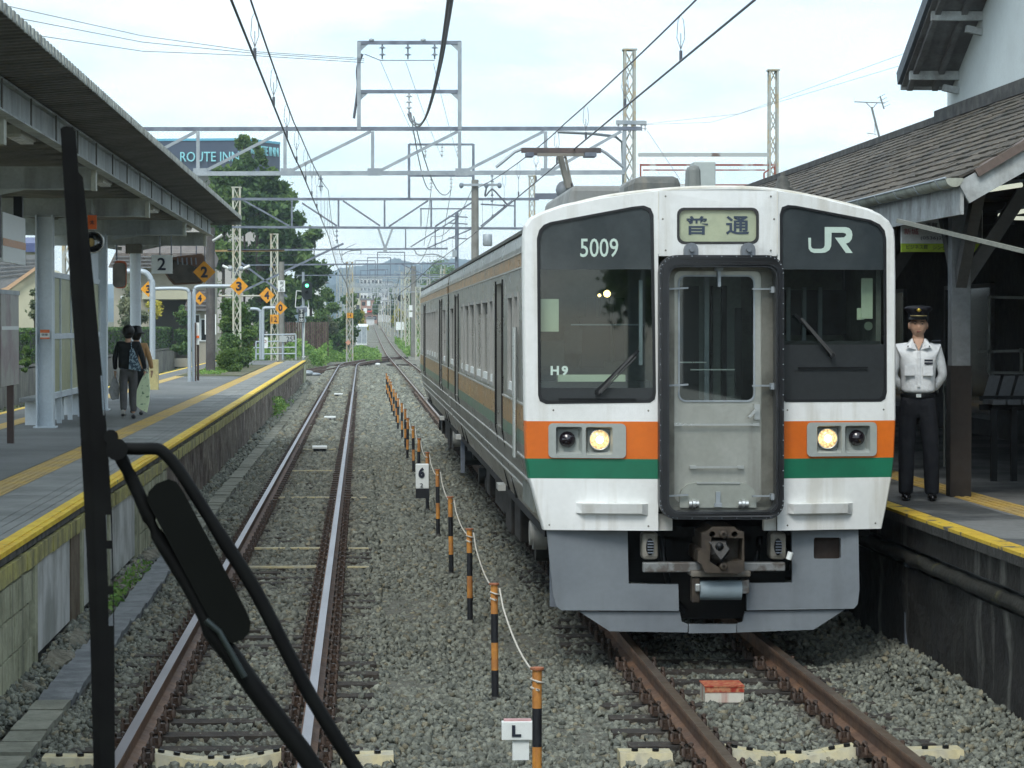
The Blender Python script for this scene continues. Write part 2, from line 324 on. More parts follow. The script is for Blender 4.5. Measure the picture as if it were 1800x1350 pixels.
# ---- loose stones
def ballast():
    m = bpy.data.materials.new('ballast_stone'); m.use_nodes = True; t = m.node_tree; b = t.nodes['Principled BSDF']; l = t.links.new
    a = nd(t, 'ShaderNodeAttribute', attribute_name='tint'); g = nd(t, 'ShaderNodeNewGeometry'); n = nd(t, 'ShaderNodeTexNoise'); n.inputs['Scale'].default_value = 130; n.inputs['Detail'].default_value = 4
    l(g.outputs['Position'], n.inputs['Vector']); mr = nd(t, 'ShaderNodeMapRange'); mr.inputs[1].default_value = .3; mr.inputs[2].default_value = .7; mr.inputs[3].default_value = .7; mr.inputs[4].default_value = 1.25; l(n.outputs['Fac'], mr.inputs[0])
    x = nd(t, 'ShaderNodeVectorMath', operation='SCALE'); l(a.outputs['Color'], x.inputs[0]); l(mr.outputs[0], x.inputs[3]); l(x.outputs[0], b.inputs['Base Color']); b.inputs['Roughness'].default_value = .85
    MATS['ballast_stone'] = m
    zones = [(14.5, 24, 620, .0245), (24, 34, 420, .029), (34, 60, 210, .04), (60, 112, 66, .063), (112, 178, 30, .085)]
    shapes = []
    for k in range(14):                        # crushed rock: a cube with its corners pushed about
        c = np.array([(sx, sy, sz) for sz in (-1, 1) for sy in (-1, 1) for sx in (-1, 1)], float)
        c = c * RS.uniform(.35, 1.0, c.shape) + RS.uniform(-.15, .15, c.shape); shapes.append(c)
    fq = np.array([(0, 2, 3), (0, 3, 1), (4, 5, 7), (4, 7, 6), (0, 1, 5), (0, 5, 4), (2, 6, 7), (2, 7, 3), (0, 4, 6), (0, 6, 2), (1, 3, 7), (1, 7, 5)])
    V, F, T = [], [], []; off = 0
    for y0, y1, dens, sz in zones:
        n = int((y1 - y0) * 8 * dens); x = RS.uniform(-3.2, 4.8, n); y = RS.uniform(y0, y1, n)
        keep = (x > -(.134 * y + .9)) & (x < .25 * y + 1.2) & (x > EL + .0) & (x < ER + .05) & ~((y > 112) & (x < -2.2) & (y > 127))
        keep &= ~((x > -2.42) & (x < -2.13))
        for c in (XL - .566, XL + .566, XR - .566, XR + .566): keep &= ~(np.abs(x - c) < .05)
        x, y = x[keep], y[keep]; n = len(x)
        s = sz * RS.uniform(.55, 1.35, (n, 1, 1)) * RS.uniform(.7, 1.2, (n, 1, 3)); 
        q = RS.normal(size=(n, 4)); q /= np.linalg.norm(q, axis=1)[:, None]; a, b_, c_, d = q.T
        Rm = np.stack([1 - 2 * (c_ * c_ + d * d), 2 * (b_ * c_ - a * d), 2 * (b_ * d + a * c_), 2 * (b_ * c_ + a * d), 1 - 2 * (b_ * b_ + d * d), 2 * (c_ * d - a * b_), 2 * (b_ * d - a * c_), 2 * (c_ * d + a * b_), 1 - 2 * (b_ * b_ + c_ * c_)], 1).reshape(n, 3, 3)
        P = np.stack(shapes)[RS.randint(0, len(shapes), n)] * s; P = np.einsum('nij,nkj->nki', Rm, P)
        dr = np.minimum(np.abs(np.abs(x - XL) - .566), np.abs(np.abs(x - XR) - .566))
        z = -.222 + RS.uniform(-.012, .026, n) + .02 * np.sin(x * 2.3 + 1) * np.sin(y * 1.1) + sz * .25 - (dr < .22) * .012
        mid = np.abs(x - .95) < .75; z = z - mid * .03
        z = z + (y > 111) * .03 + np.clip((-2.2 - x) * .25, 0, .1) + np.clip((x - 4.2) * .35, 0, .12)
        P[:, :, 0] += x[:, None]; P[:, :, 1] += y[:, None]; P[:, :, 2] += z[:, None]
        tone = RS.uniform(0, 1, n); base = np.stack([.08 + .135 * tone, .088 + .137 * tone, .074 + .108 * tone], 1)
        br = RS.uniform(0, 1, n) < .10; base[br] *= np.array([1.08, .95, .8])
        pale = RS.uniform(0, 1, n) < .04; base[pale] = base[pale] * 1.35
        base *= np.clip(1 + (y[:, None] - 40) / 160, 1, 1.4); rust = np.exp(-(dr / .2) ** 2)[:, None] * .72  # stones paler with distance, a light gradient put into their tint
        base = base * (1 - rust) + np.array([[.06, .04, .026]]) * rust * (0.7 + .6 * tone[:, None])
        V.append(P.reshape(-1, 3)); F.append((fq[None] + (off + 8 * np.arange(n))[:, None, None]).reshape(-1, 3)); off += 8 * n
        T.append(np.repeat(base, 8, 0))
    V = np.concatenate(V); F = np.concatenate(F); T = np.concatenate(T)
    me = bpy.data.meshes.new('ballast_stones'); me.vertices.add(len(V)); me.vertices.foreach_set('co', V.ravel()); me.loops.add(len(F) * 3); me.loops.foreach_set('vertex_index', F.ravel().astype(np.int32))
    me.polygons.add(len(F)); me.polygons.foreach_set('loop_start', np.arange(0, len(F) * 3, 3, dtype=np.int32)); me.update(calc_edges=True)
    ca = me.color_attributes.new('tint', 'FLOAT_COLOR', 'POINT'); ca.data.foreach_set('color', np.concatenate([T, np.ones((len(T), 1))], 1).ravel())
    me.materials.append(m); o = bpy.data.objects.new('ballast_stones', me); COL.objects.link(o); o['kind'] = 'stuff'; o['label'] = 'grey crushed stone ballast covering the track bed'; o['category'] = 'ballast'
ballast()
# ---- rails
RP = [(-.032, 0), (.032, 0), (.034, -.012), (.03, -.04), (.009, -.05), (.009, -.125), (.0635, -.142), (.0635, -.155), (-.0635, -.155), (-.0635, -.142), (-.009, -.125), (-.009, -.05), (-.03, -.04), (-.034, -.012)]
def rail(pts, parent, bright=True, label=None):
    mb = MB(); n = len(RP); pts = [Vector(p) for p in pts]; v = []
    for i, p in enumerate(pts):
        d = (pts[min(i + 1, len(pts) - 1)] - pts[max(i - 1, 0)]); d.z = 0; d.normalize(); nx = Vector((d.y, -d.x, 0))
        v += [p + nx * a + Vector((0, 0, b)) for a, b in RP]
    for j in range(n):
        mb.add([], [])
        base = len(mb.v)
    mb.v = [tuple(x) for x in v]
    for i in range(len(pts) - 1):
        for j in range(n):
            k = (j + 1) % n; mb.f.append((i * n + j, i * n + k, (i + 1) * n + k, (i + 1) * n + j)); mb.m.append(0 if j == 0 else 1); mb.sm.append(False)
    mb.f.append(tuple(range(n))); mb.m.append(1); mb.sm.append(False)
    o = mb.build('rail', [m_railtop if bright else m_railtop2, m_railside], parent)
    if label: o['label'] = label
    return o
# sleeper and clip
slp = mesh_of(MB().box(-1.03, 1.03, -.11, .11, -.32, -.186), 'sleeper', m_sleeper)
mb = MB()
def clipgeo(mb, x, y, z, s, det):
    mb.box(x - .05 * s, x + .075 * s, y - .055, y + .055, z - .02, z + .012)
    if det:
        for q in (.02, .075): mb.tube([(x + q * s, y + .05 * math.cos(R(a)), z + .075 * math.sin(R(a))) for a in (-5, 35, 70, 110, 145, 185)], .016, 5)
        mb.cyl((x + .045 * s, y, z), (x + .045 * s, y, z + .045), .03, 6)
    else: mb.box(x + .02 * s, x + .09 * s, y - .045, y + .045, z, z + .05)
def make_track(label, xc, y0, y1, bright):
    t = thing('railway_track', label, 'railway track', (xc, y0, 0)); 
    Y = list(np.arange(y0, min(y1, 240), 20)) + list(np.arange(240, y1, 15)) + [y1] if y1 > 240 else [y0, y1]
    for s in (-1, 1): rail([(xc + s * .566, y, gz(y)) for y in Y] + ([(XL + .05 + s * .56, 180, 0), (XL + .25 + s * .55, 188, .006), (.75 + s * .55, 205, .006)] if bright else []), t, bright)
    cl = MB(); y = y0 + .33; k = 0
    while y < min(y1, 200):
        if not (17.05 < y < 17.75): 
            if k < 290: inst(slp, 'sleeper', t, (xc + random.uniform(-.03, .03), y, random.uniform(-.004, .004)), (0, 0, random.uniform(-.01, .01)))
        for r in (-1, 1):
            for s in (-1, 1):
                if y < 120: clipgeo(cl, xc + r * .566 + s * .075, y, -.155, s, y < 42)
        y += .64; k += 1
    cl.build('rail_clips', m_clip, t, kind='stuff')
    return t
trL = make_track('railway track with polished rails beside the left platform', XL, 8, 174, True)
trR = make_track('rusty railed track running under the stainless train and on towards the hills', XR, 8, 640, False)
# third track behind the left platform
t3 = thing('railway_track', 'rusty track along the far side of the left platform', 'railway track', (-8.5, 30, 0))
for s in (-1, 1): rail([(-8.5 + s * .566, 30, 0), (-8.5 + s * .566, 122, 0), (-7.6 + s * .56, 132, 0), (-5.2 + s * .55, 145, .002), (-2.9 + s * .55, 158, .003), (-.9 + s * .55, 184, .004), (.75 + s * .55, 205, .004), (2.78 + s * .55, 228, .004)], t3, False)
s3 = MB()
for y in np.arange(30.3, 200, .65):
    s3.box(-9.5, -7.5, y - .11, y + .11, -.3, -.17) if y < 125 else None
s3.build('sleepers', m_sleeper, t3, kind='stuff')
tf = MB()                                     # timbers and plates of the turnout
for y in np.arange(150, 238, .65):
    xc = np.interp(y, [145, 158, 184, 205, 228, 240], [-5.2, -2.9, -.9, .75, 2.78, 2.78]); tf.box(xc - 1.2, xc + 1.2, y - .07, y + .07, -.3, -.186)
tf.build('turnout_timbers', m_sleeper, t3, kind='stuff')
for y, a, b in ((151, -3.2, 4.6), (214, -.5, 6), (247, -1.5, 5.6), (330, -1, 6.5), (460, -3, 7)):
    tag(MB().box(a, b, y - .45, y + .45, gz(y) - .3, gz(y) - .135).build('cable_crossing', M('pale_concrete', (.3, .3, .26), .9, c2=(.22, .22, .19), sc=2), None),
        {151: 'pale concrete duct crossing both tracks at the end of the platform', 214: 'pale duct crossing the track just past the turnout', 247: 'second pale duct across the single track beyond the turnout', 330: 'third pale duct across the single track, before the equipment boxes', 460: 'farthest pale duct across the single track'}[y], 'duct')
# special cream steel sleepers at the bottom of the picture
def steel_sleeper(xc, label):
    t = thing('steel_sleeper', label, 'sleeper', (xc, 17.4, -.2), group='pale yellow steel sleepers with black bolts')
    def seg(x0, z0, x1, z1, nm, bolts):
        m = MB(); d = Vector((x1 - x0, 0, z1 - z0)).normalized(); n = Vector((-d.z, 0, d.x))
        v = []
        for x, z in ((x0, z0), (x1, z1)):
            p = Vector((x, 17.4, z)); v += [p + Vector((0, -.16, -.16)), p + Vector((0, -.1, 0)), p + Vector((0, .1, 0)), p + Vector((0, .13, -.16))]
        m.add(v, [(0, 1, 5, 4), (1, 2, 6, 5), (2, 3, 7, 6), (0, 3, 2, 1), (4, 5, 6, 7)])
        o = m.build(nm, m_creamsteel, t)
        for k in bolts:
            c = Vector((x0 + (x1 - x0) * k, 17.38, z0 + (z1 - z0) * k)); MB().cyl(c, c + n * .02, .022, 6).build('bolt', m_black, o)
    seg(xc - 1.12, -.14, xc - .78, -.145, 'end_block', (.3, .7)); seg(xc + .78, -.145, xc + 1.12, -.14, 'end_block', (.3, .7))
    seg(xc - .42, -.115, xc - .22, -.15, 'saddle', (.25, .75)); seg(xc + .22, -.15, xc + .42, -.115, 'saddle', (.25, .75)); seg(xc - .1, -.165, xc + .1, -.165, 'saddle', (.25, .75))
    seg(xc - .22, -.155, xc - .1, -.17, 'link', ()); seg(xc + .1, -.17, xc + .22, -.155, 'link', ())
steel_sleeper(XL, 'sagging pale yellow sleeper in the bottom left track'); steel_sleeper(XR, 'sagging pale yellow sleeper in front of the train')
for i, (y, xc) in enumerate([(31.0, XL), (33.6, XL), (51.5, XL), (43.5, XL), (98, XL), (104, XL), (120, XL)]):
    o = MB().box(xc - .43, xc + .43, y - .035, y + .035, -.165, -.142).box(xc + .75, xc + 1.0, y - .03, y + .03, -.165, -.148).build('marker_strip', m_creamsteel, trL)
# white transponders between the rails
def balise(px, py, wpx, label, mat=None, dark=True):
    Y = (CAMZ + .1) * FPX / (py - 571); c = at(px, py, Y); w_ = wpx * Y / FPX
    t = thing('track_transponder', label, 'transponder', (c.x, Y, -.16), group='white boxes between the left rails')
    MB().box(c.x - w_ / 2, c.x + w_ / 2, Y - .2, Y + .2, -.11, -.055).build('box', m_signw, t, bevel=.01)
    MB().box(c.x - w_ * .42, c.x + w_ * .42, Y - .17, Y + .17, -.16, -.11).build('bracket', m_black, t)
    MB().bar((c.x - w_ * 1.1, Y, -.12), (c.x - w_ / 2, Y, -.135), .05, .02).bar((c.x + w_ * 1.1, Y, -.12), (c.x + w_ / 2, Y, -.135), .05, .02).build('strap', m_creamsteel, t)
balise(562, 787, 26, 'nearest white box lying between the left rails'); balise(580, 734, 20, 'middle white box lying between the left rails'); balise(595, 693, 15, 'farthest white box lying between the left rails')
c = at(1272, 1204, 19.95); t = thing('track_marker', 'white box with red rust stain on the track in front of the train', 'marker box', (c.x, c.y, -.2))
MB().box(c.x - .145, c.x + .145, 19.9, 20.2, -.2, -.07).build('box', M('rust_run_white', (.6, .58, .5), .5, streak=((.32, .03, .015), 1, 8, .55), var=.05), t)
MB().box(c.x - .15, c.x + .15, 19.89, 20.21, -.07, -.06).box(c.x - .147, c.x + .147, 19.895, 19.9, -.11, -.07).build('lid', M('marker_red', (.3, .03, .015), .6, c2=(.45, .2, .1), sc=30), t)
# ---- cable duct lids
duct = bpy.data.objects.new('cable_duct', None); COL.objects.link(duct); tag(duct, 'concrete cable trough with separate lids along the foot of the left platform', 'cable duct')
lidm = [mesh_of(MB().box(-.125, .125, -.238, .238, -.05, 0), 'duct_lid', m) for m in (M('lid_pale', (.23, .235, .19), .9, c2=(.16, .165, .13), sc=3, bump=.3, bs=50, var=.15), M('lid_dark', (.17, .185, .19), .7, c2=(.09, .1, .11), sc=4, bump=.3, bs=50, var=.12))]
y = 14.2; k = 0
while y < 128 and k < 270:
    dk = 20.1 < y < 34.5
    inst(lidm[1 if dk else 0], 'duct_lid', duct, (-2.27 + random.uniform(-.015, .015), y, -.135 + random.uniform(-.008, .008)), (random.uniform(-.02, .02) if not dk else .045 + random.uniform(-.03, .03), random.uniform(-.015, .015), random.uniform(-.03, .03)))
    y += .50; k += 1
MB().box(-2.4, -2.14, 14, 128, -.3, -.185).build('trough', m_lip, duct)
# ================================================================== left platform
plat = MB().box(-6.85, EL - .09, 8, 127, -.3, ZL - .06).box(-6.85, -3.88, 8, 127, ZL - .06, ZL).build('platform', [m_asphalt], kind='structure', label='left platform with asphalt top')
edge = mesh_of(MB().box(-.15, .01, -.223, .223, -.035, .004, 0).box(-.145, -.01, -.223, .223, -.10, -.035, 1).box(-.12, -.045, -.223, .223, .004, .012, 0), 'edge_tile', [m_edge, m_lip])
slab = MB()
for a, b in ((-.66, -.31), (-.30, -.20), (-.19, -.09), (-.08, -.005)): slab.box(a, b, -.445, .445, -.06, -.002)
slab = mesh_of(slab, 'paving_slab', m_slab)
tac = MB().box(-.165, .165, -.147, .147, -.06, .001)
for k in range(4): tac.box(-.135 + k * .08 - .015, -.135 + k * .08 + .015, -.135, .135, .001, .007)
tac = mesh_of(tac, 'tactile_tile', m_yellow)
moss = mesh_of(MB().box(0, .045, -.218, .218, .69, .825), 'coping_block', m_mossblock)
y = 14.3
while y < 127: inst(edge, 'edge_tile', plat, (EL, y, ZL), (0, 0, random.uniform(-.004, .004))); inst(moss, 'coping_block', plat, (EL - .04 + random.uniform(-.006, .006), y + .1, random.uniform(-.006, .006))); y += .45
y = 14.5
while y < 127: inst(slab, 'paving_slab', plat, (EL - .15, y, ZL + random.uniform(-.002, .002))); y += .9
MB().box(EL - .9, EL - .81, 8, 127, ZL - .06, ZL - .003).build('joint_strip', m_slab, plat)
y = 16.2
while y < 92: inst(tac, 'tactile_tile', plat, (-3.69, y, ZL + .001)); y += .3
MB().box(-3.855, -3.525, y, 122, ZL - .06, ZL + .004).build('tactile_strip', m_yellow, plat, kind='stuff')
MB().box(-6.07, -5.75, 30, 122, ZL, ZL + .006).build('tactile_strip', m_yellow, plat)
MB().box(-6.85, -6.72, 30, 127, ZL, ZL + .006).build('edge_line', m_edge, plat)
for y in (40, 55.6, 63, 79, 92): MB().box(-3.42, -3.0, y - .045, y + .045, ZL, ZL + .0035).build('painted_mark', m_white, plat)
for y, a, b in ((62, -4.75, -4.1), (85, -5.2, -4.4)): MB().box(a, b, y - .05, y + .05, ZL, ZL + .004).build('painted_mark', m_white, plat)
# face: recess, then sections
MB().box(EL - .08, EL - .05, 8, 127, -.3, ZL - .03).build('recess', m_rwall, plat)
bm_ = [mesh_of(MB().box(0, .045, -.215, .215, 0, h - .02), 'wall_block', m_block) for h in (.255, .285, .27, .2)]
for y0, y1 in ((14.3, 21.7), (31.9, 36.5)):
    for row, (z0, mi) in enumerate(((.43, 0), (.145, 1), (-.125, 2), (-.325, 3))):
        y = y0 + (.22 if row % 2 else 0)
        while y < y1: inst(bm_[mi], 'wall_block', plat, (EL - .045 + random.uniform(-.004, .004), y, z0)); y += .452
for y in (21.95, 25.6, 28.3, 31.75): MB().box(EL - .05, EL + .005, y - .09, y + .09, -.3, .69).build('pier', m_block, plat)
bd = MB().box(0, .02, -.215, .215, -.06, .68); bd = mesh_of(bd, 'white_board', m_panel)
for a, b in ((22.1, 24.6), (25.8, 26.7), (26.9, 28.2), (28.5, 31.6)):
    n = max(1, round((b - a) / .44))
    for k in range(n): inst(bd, 'white_board', plat, (EL - .033, a + (k + .5) * (b - a) / n, 0), scale=(1, (b - a) / n / .44, 1))
MB().box(EL - .045, EL - .01, 24.7, 25.45, -.25, .69).build('rusty_door', M('rust_brown', (.16, .13, .09), .7, c2=(.1, .07, .04), sc=3), plat)
def stainwall(x, y0, y1, z0, z1, mat, parent, amp, name, sgn):
    ys = np.arange(y0, y1, .18); zs = np.linspace(z0, z1, 8); mb = MB(); n = len(zs)
    v = [(x + sgn * amp * (math.sin(y * 3.7 + z * 2) * math.sin(y * 1.3 - z * 5) + RS.uniform(-.4, .4)), y, z) for y in ys for z in zs]
    mb.add(v, [((j * n + i), (j * n + i + 1), ((j + 1) * n + i + 1), ((j + 1) * n + i)) for j in range(len(ys) - 1) for i in range(n - 1)]); return mb.build(name, mat, parent)
stainwall(EL - .015, 36.6, 127, -.35, .69, m_oldwall, plat, .02, 'old_wall', 1)
MB().box(EL - 4.2, EL - .02, 127, 127.25, -.3, ZL).box(EL - .08, EL + .02, 122, 127.2, -.3, .80).build('end_wall', m_block, plat)
# concrete rubble footing under the boards
def rock(c, s, mat, name, label, parent=None, seed=0, group=None):
    b = bmesh.new(); bmesh.ops.create_icosphere(b, subdivisions=3, radius=1); rr = random.Random(seed)
    from mathutils import noise
    for v in b.verts: v.co = Vector((v.co.x * s[0], v.co.y * s[1], v.co.z * s[2])) * (1 + .45 * noise.noise(v.co * 1.3 + Vector((seed, 0, 0))) + .15 * noise.noise(v.co * 4))
    me = bpy.data.meshes.new(name); b.to_mesh(me); b.free(); me.materials.append(mat); o = bpy.data.objects.new(name, me); COL.objects.link(o); o.location = c
    if parent is not None: o.parent = parent; o.matrix_parent_inverse = pinv(parent)
    else: tag(o, label, 'rubble', group)
    return o
m_rub = M('footing_concrete', (.17, .16, .12), .95, c2=(.08, .075, .055), sc=5, bump=1, bs=20, var=.25)
for k, (y, sx, sy, sz) in enumerate(((20.6, .1, .25, .1), (22.3, .13, .7, .12), (23.9, .13, .9, .14), (26.2, .13, .8, .12), (28.3, .14, .9, .14), (30.3, .14, 1.0, .12), (32.4, .12, 1.1, .1))):
    rock((EL + .1, y, -.19), (sx, sy, sz), m_rub, 'footing', None, plat, k)
# ================================================================== right platform
pr = MB().box(ER + .13, 14, 8, 75, -.3, ZR - .05).box(ER + .15, 14, 8, 75, ZR - .05, ZR).build('platform', M('right_platform_top', (.17, .175, .17), .8, c2=(.06, .065, .065), sc=.8, bump=.2, bs=70, var=.15), kind='structure', label='right platform under the station roof')
edgeR = mesh_of(MB().box(-.02, .14, -.223, .223, -.02, .004, 0).box(-.02, .13, -.223, .223, -.09, -.02, 1), 'edge_tile', [M('worn_edge_yellow', (.6, .42, .03), .6, c2=(.5, .33, .03), sc=2.5, spots=((.09, .085, .07), 7, .57)), M('lip_dark', (.04, .04, .037), .95, c2=(.02, .02, .018), sc=5, bump=.6, bs=30)])
y = 14.3
while y < 74: inst(edgeR, 'edge_tile', pr, (ER, y, ZR), (0, 0, random.uniform(-.004, .004))); y += .45
tacR = tac.copy(); tacR.materials.clear(); tacR.materials.append(m_yellow)
y = 16
while y < 60: inst(tacR, 'tactile_tile', pr, (ER + 1.02, y, ZR + .001)); y += .3
slabR = mesh_of(MB().box(.01, .64, -.445, .445, -.04, .004), 'paving_slab', M('wet_slab', (.16, .165, .16), .7, c2=(.06, .065, .065), sc=.9, lo=.45, hi=.58, var=.12))
y = 14.5
while y < 60: inst(slabR, 'paving_slab', pr, (ER + .15, y, ZR + random.uniform(-.001, .001))); y += .9
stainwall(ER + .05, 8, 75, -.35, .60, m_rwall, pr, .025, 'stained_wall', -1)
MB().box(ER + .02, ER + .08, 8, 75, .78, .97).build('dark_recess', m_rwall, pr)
mb = MB(); ys = np.arange(8, 75, .25)
for i in range(len(ys) - 1):                  # rough rounded moulding
    pass
pts = [(ER + .05 + RS.uniform(-.012, .012), y, .68 + RS.uniform(-.012, .012)) for y in ys]
MB().tube(pts, .06, 8).build('moulding', M('mossy_moulding', (.016, .016, .012), .95, c2=(.09, .085, .025), sc=2.6, lo=.6, hi=.72, bump=.8, bs=25, var=.3), pr)
# ================================================================== the train
YF = 21.5                                     # distance of its face
_c = at(1254, 571, YF); XC = _c.x
train = thing('passenger_train', 'two car stainless train with white front, orange and green stripes, and headlights lit', 'train', (XC, YF, 0))
def F(px, py):
    p = at(px, py, YF); return (p.x - XC, p.z)
HW = 1.475
def fdep(x): return .17 * max(0, abs(x) - .45)
def fmap(off): return lambda x, z: Vector((XC + x, YF + fdep(x) + off, z))
outL = [F(*p) for p in [(1157, 933), (960, 934), (952, 905), (942, 866), (935, 843), (930, 808), (928, 741), (925, 500), (925, 418), (928, 398), (938, 384), (958, 374), (993, 362), (1055, 349), (1118, 340), (1157, 336)]]
outR = [F(*p) for p in [(1367, 336), (1420, 343), (1482, 357), (1529, 368), (1552, 378), (1568, 390), (1577, 406), (1579, 424), (1580, 500), (1580, 741), (1577, 806), (1573, 841), (1563, 895), (1555, 932), (1367, 933)]]
winL = [F(*p) for p in [(946, 418), (950, 403), (958, 394), (970, 389), (1112, 363), (1132, 361), (1144, 366), (1149, 378), (1153, 690), (1151, 702), (1143, 708), (962, 711), (951, 706), (948, 695)]]
winR = [F(*p) for p in [(1371, 377), (1375, 364), (1386, 360), (1400, 361), (1536, 385), (1553, 393), (1562, 404), (1565, 420), (1566, 690), (1563, 702), (1555, 707), (1382, 707), (1375, 702), (1372, 690)]]
outC = [F(*p) for p in [(1158, 450), (1158, 335.8), (1210, 332.5), (1262, 331), (1315, 332.5), (1366, 335.8), (1366, 450)]]
z1, z2, z3 = F(1200, 741)[1], F(1200, 807)[1], F(1200, 842)[1]
def subdiv(poly, n=5):
    o = []
    for i, a in enumerate(poly):
        b = poly[(i + 1) % len(poly)]; k = max(1, int(abs(b[0] - a[0]) / .2))
        for j in range(k): o.append((a[0] + (b[0] - a[0]) * j / k, a[1] + (b[1] - a[1]) * j / k))
    return o
shell = MB()
for o, wn in ((outL, winL), (outR, winR)):
    up = clip(o, 1, z1, False); shell.plate(up, [wn], fmap(0), fmap(.035), 0, back=False)
    shell.plate(clip(clip(o, 1, z1, True), 1, z2, False), [[F(*p) for p in (rrect(970, 1097, 749, 802, 6) if o is outL else rrect(1424, 1543, 747, 799, 6))]], fmap(0), fmap(.03), 1, back=False)
    shell.plate(clip(clip(o, 1, z2, True), 1, z3, False), [], fmap(0), fmap(.03), 2, back=False)
    shell.plate(clip(o, 1, z3, True), [], fmap(0), fmap(.03), 0, back=False)
dest = [F(*p) for p in rrect(1190, 1334, 365, 429, 12)]
shell.plate(outC, [dest], fmap(0), fmap(.05), 0, back=False)
fs = shell.build('front_shell', [m_twhite, m_torange, m_green], train)
# rounded rim from the face back to the body, coloured like the bands
rim = MB()
outer = outL[1:] + outR[:-1]; cz = 2.1
def ring(k, dy): return [Vector((XC + x * k, YF + fdep(x) + dy, cz + (z - cz) * (k if z > cz else 1))) for x, z in outer]
rs = [ring(1, 0), ring(1.006, .012), ring(1.012, .05), ring(1.012, .14)]
for a, b in zip(rs[:-1], rs[1:]):
    for i in range(len(outer) - 1):
        zm = (outer[i][1] + outer[i + 1][1]) / 2; zs = outer[i][1], outer[i + 1][1]; m = 0
        if z2 < zm < z1: m = 1
        elif z3 < zm < z2: m = 2
        rim.add([a[i], a[i + 1], b[i + 1], b[i]], [(0, 1, 2, 3)], m, False)
rim.build('front_rim', [m_twhite, m_torange, m_green], train)
for px in (1157.5, 1366.5):
    a, b = F(px, 447), F(px, 336); MB().bar((XC + a[0], YF - .002, a[1]), (XC + b[0], YF - .002, b[1]), .008, .006).build('panel_seam', m_dirtywhite, train)
# grime along the cornice
cor = MB()
cp = [Vector((XC + x, YF + fdep(x) - .001 + .03, z)) for x, z in [F(960, 373), F(1055, 348), F(1157, 335), F(1262, 330), F(1366, 335), F(1480, 356), F(1540, 372)]]
cor.tube(smoothpts(cp, 5), .022, 6); cor.build('cornice', m_dirtywhite, train)
g_cab = Mglass('cab_glass', (.8, .88, .84), .075, .015, .85)
g_side = Mglass('side_glass', (.5, .5, .48), .2, .05, .45)
m_gasket = M('window_gasket', (.012, .013, .015), .45, var=.05)
def inset(poly, d):
    cx = sum(p[0] for p in poly) / len(poly); cy_ = sum(p[1] for p in poly) / len(poly); o = []
    w_ = max(p[0] for p in poly) - min(p[0] for p in poly); h_ = max(p[1] for p in poly) - min(p[1] for p in poly)
    return [(cx + (x - cx) * (1 - 2 * d / w_), cy_ + (y - cy_) * (1 - 2 * d / h_)) for x, y in poly]
zd = F(1200, 682)[1]
for wn, s in ((winL, -1), (winR, 1)):
    wd = MB().plate(wn, [inset(wn, .022)], fmap(-.004), fmap(.03), 0).build('windscreen', m_gasket, train)
    MB().plate(inset(wn, .018), [], fmap(.016), fmap(.02), 0, sides=False, back=False).build('pane', g_cab, wd)
    low = clip(inset(wn, .02), 1, zd if s < 0 else F(1400, 606)[1], True); MB().plate(low, [], fmap(.006), fmap(.012), 0).build('lower_panel', M('cab_black_panel', (.028, .032, .034), .35, var=.1), wd)
    top = clip(inset(wn, .02), 1, F(1000, 473)[1], False); MB().plate(top, [], fmap(.012), fmap(.0155), 0).build('tinted_band', M('tinted_band', (.05, .06, .064), .12, c2=(.034, .043, .047), sc=3, spec=.5, var=.05), wd)
    bz = F(1000, 702 if s < 0 else 647)[1]; xx = [F(*p)[0] for p in (((984, 700), (1118, 700)) if s < 0 else ((1403, 647), (1530, 647)))]
    MB().bar((XC + xx[0], YF + fdep(xx[0]) - .012, bz), (XC + xx[1], YF + fdep(xx[1]) - .012, bz), .012, .012).build('handrail', m_black, wd)
m_pale = M('pale_decal', (.5, .62, .55), .5, var=.04)
def face_text(t, px, py, wpx, hpx, nm, mat, bold=.0, sp=1., off=-.001, spread=None):
    x, z = F(px, py); xa, xb = F(px - wpx / 2, py)[0], F(px + wpx / 2, py)[0]; h = F(px, py - hpx / 2)[1] - F(px, py + hpx / 2)[1]
    ux = Vector((1, (fdep(xb) - fdep(xa)) / (xb - xa), 0)).normalized()
    return text(t, .3, mat, nm, train, (XC + x, YF + fdep(x) + off, z), ux=ux, width=xb - xa, height=h, bold=bold, spacing=sp, depth=.002)
face_text('5009', 1055, 435, 67, 33, 'car_number', m_pale, .002, 1.0, .008)
face_text('H9', 985.5, 652, 31, 17, 'set_number', m_pale, .012, 1.35, .008)
# the operator's emblem
J = [[(910, 378), (926, 378), (926, 425), (932, 437), (944, 440), (985, 440), (1000, 434), (1006, 420), (1006, 316), (1130, 316), (1150, 322), (1164, 338), (1168, 360), (1164, 384), (1150, 402), (1130, 410), (1170, 463), (1130, 463), (1066, 376), (1096, 376), (1120, 374), (1132, 362), (1128, 352), (1112, 348), (1046, 348), (1044, 424), (1034, 446), (1012, 460), (985, 464), (944, 464), (924, 456), (912, 440)]]
for lp in J:
    q = [F(1140 + x / 3.215, 300 + y / 3.215) for x, y in lp]; MB().plate(q, [], fmap(.006), fmap(.008), 0).build('emblem', m_pale, train)
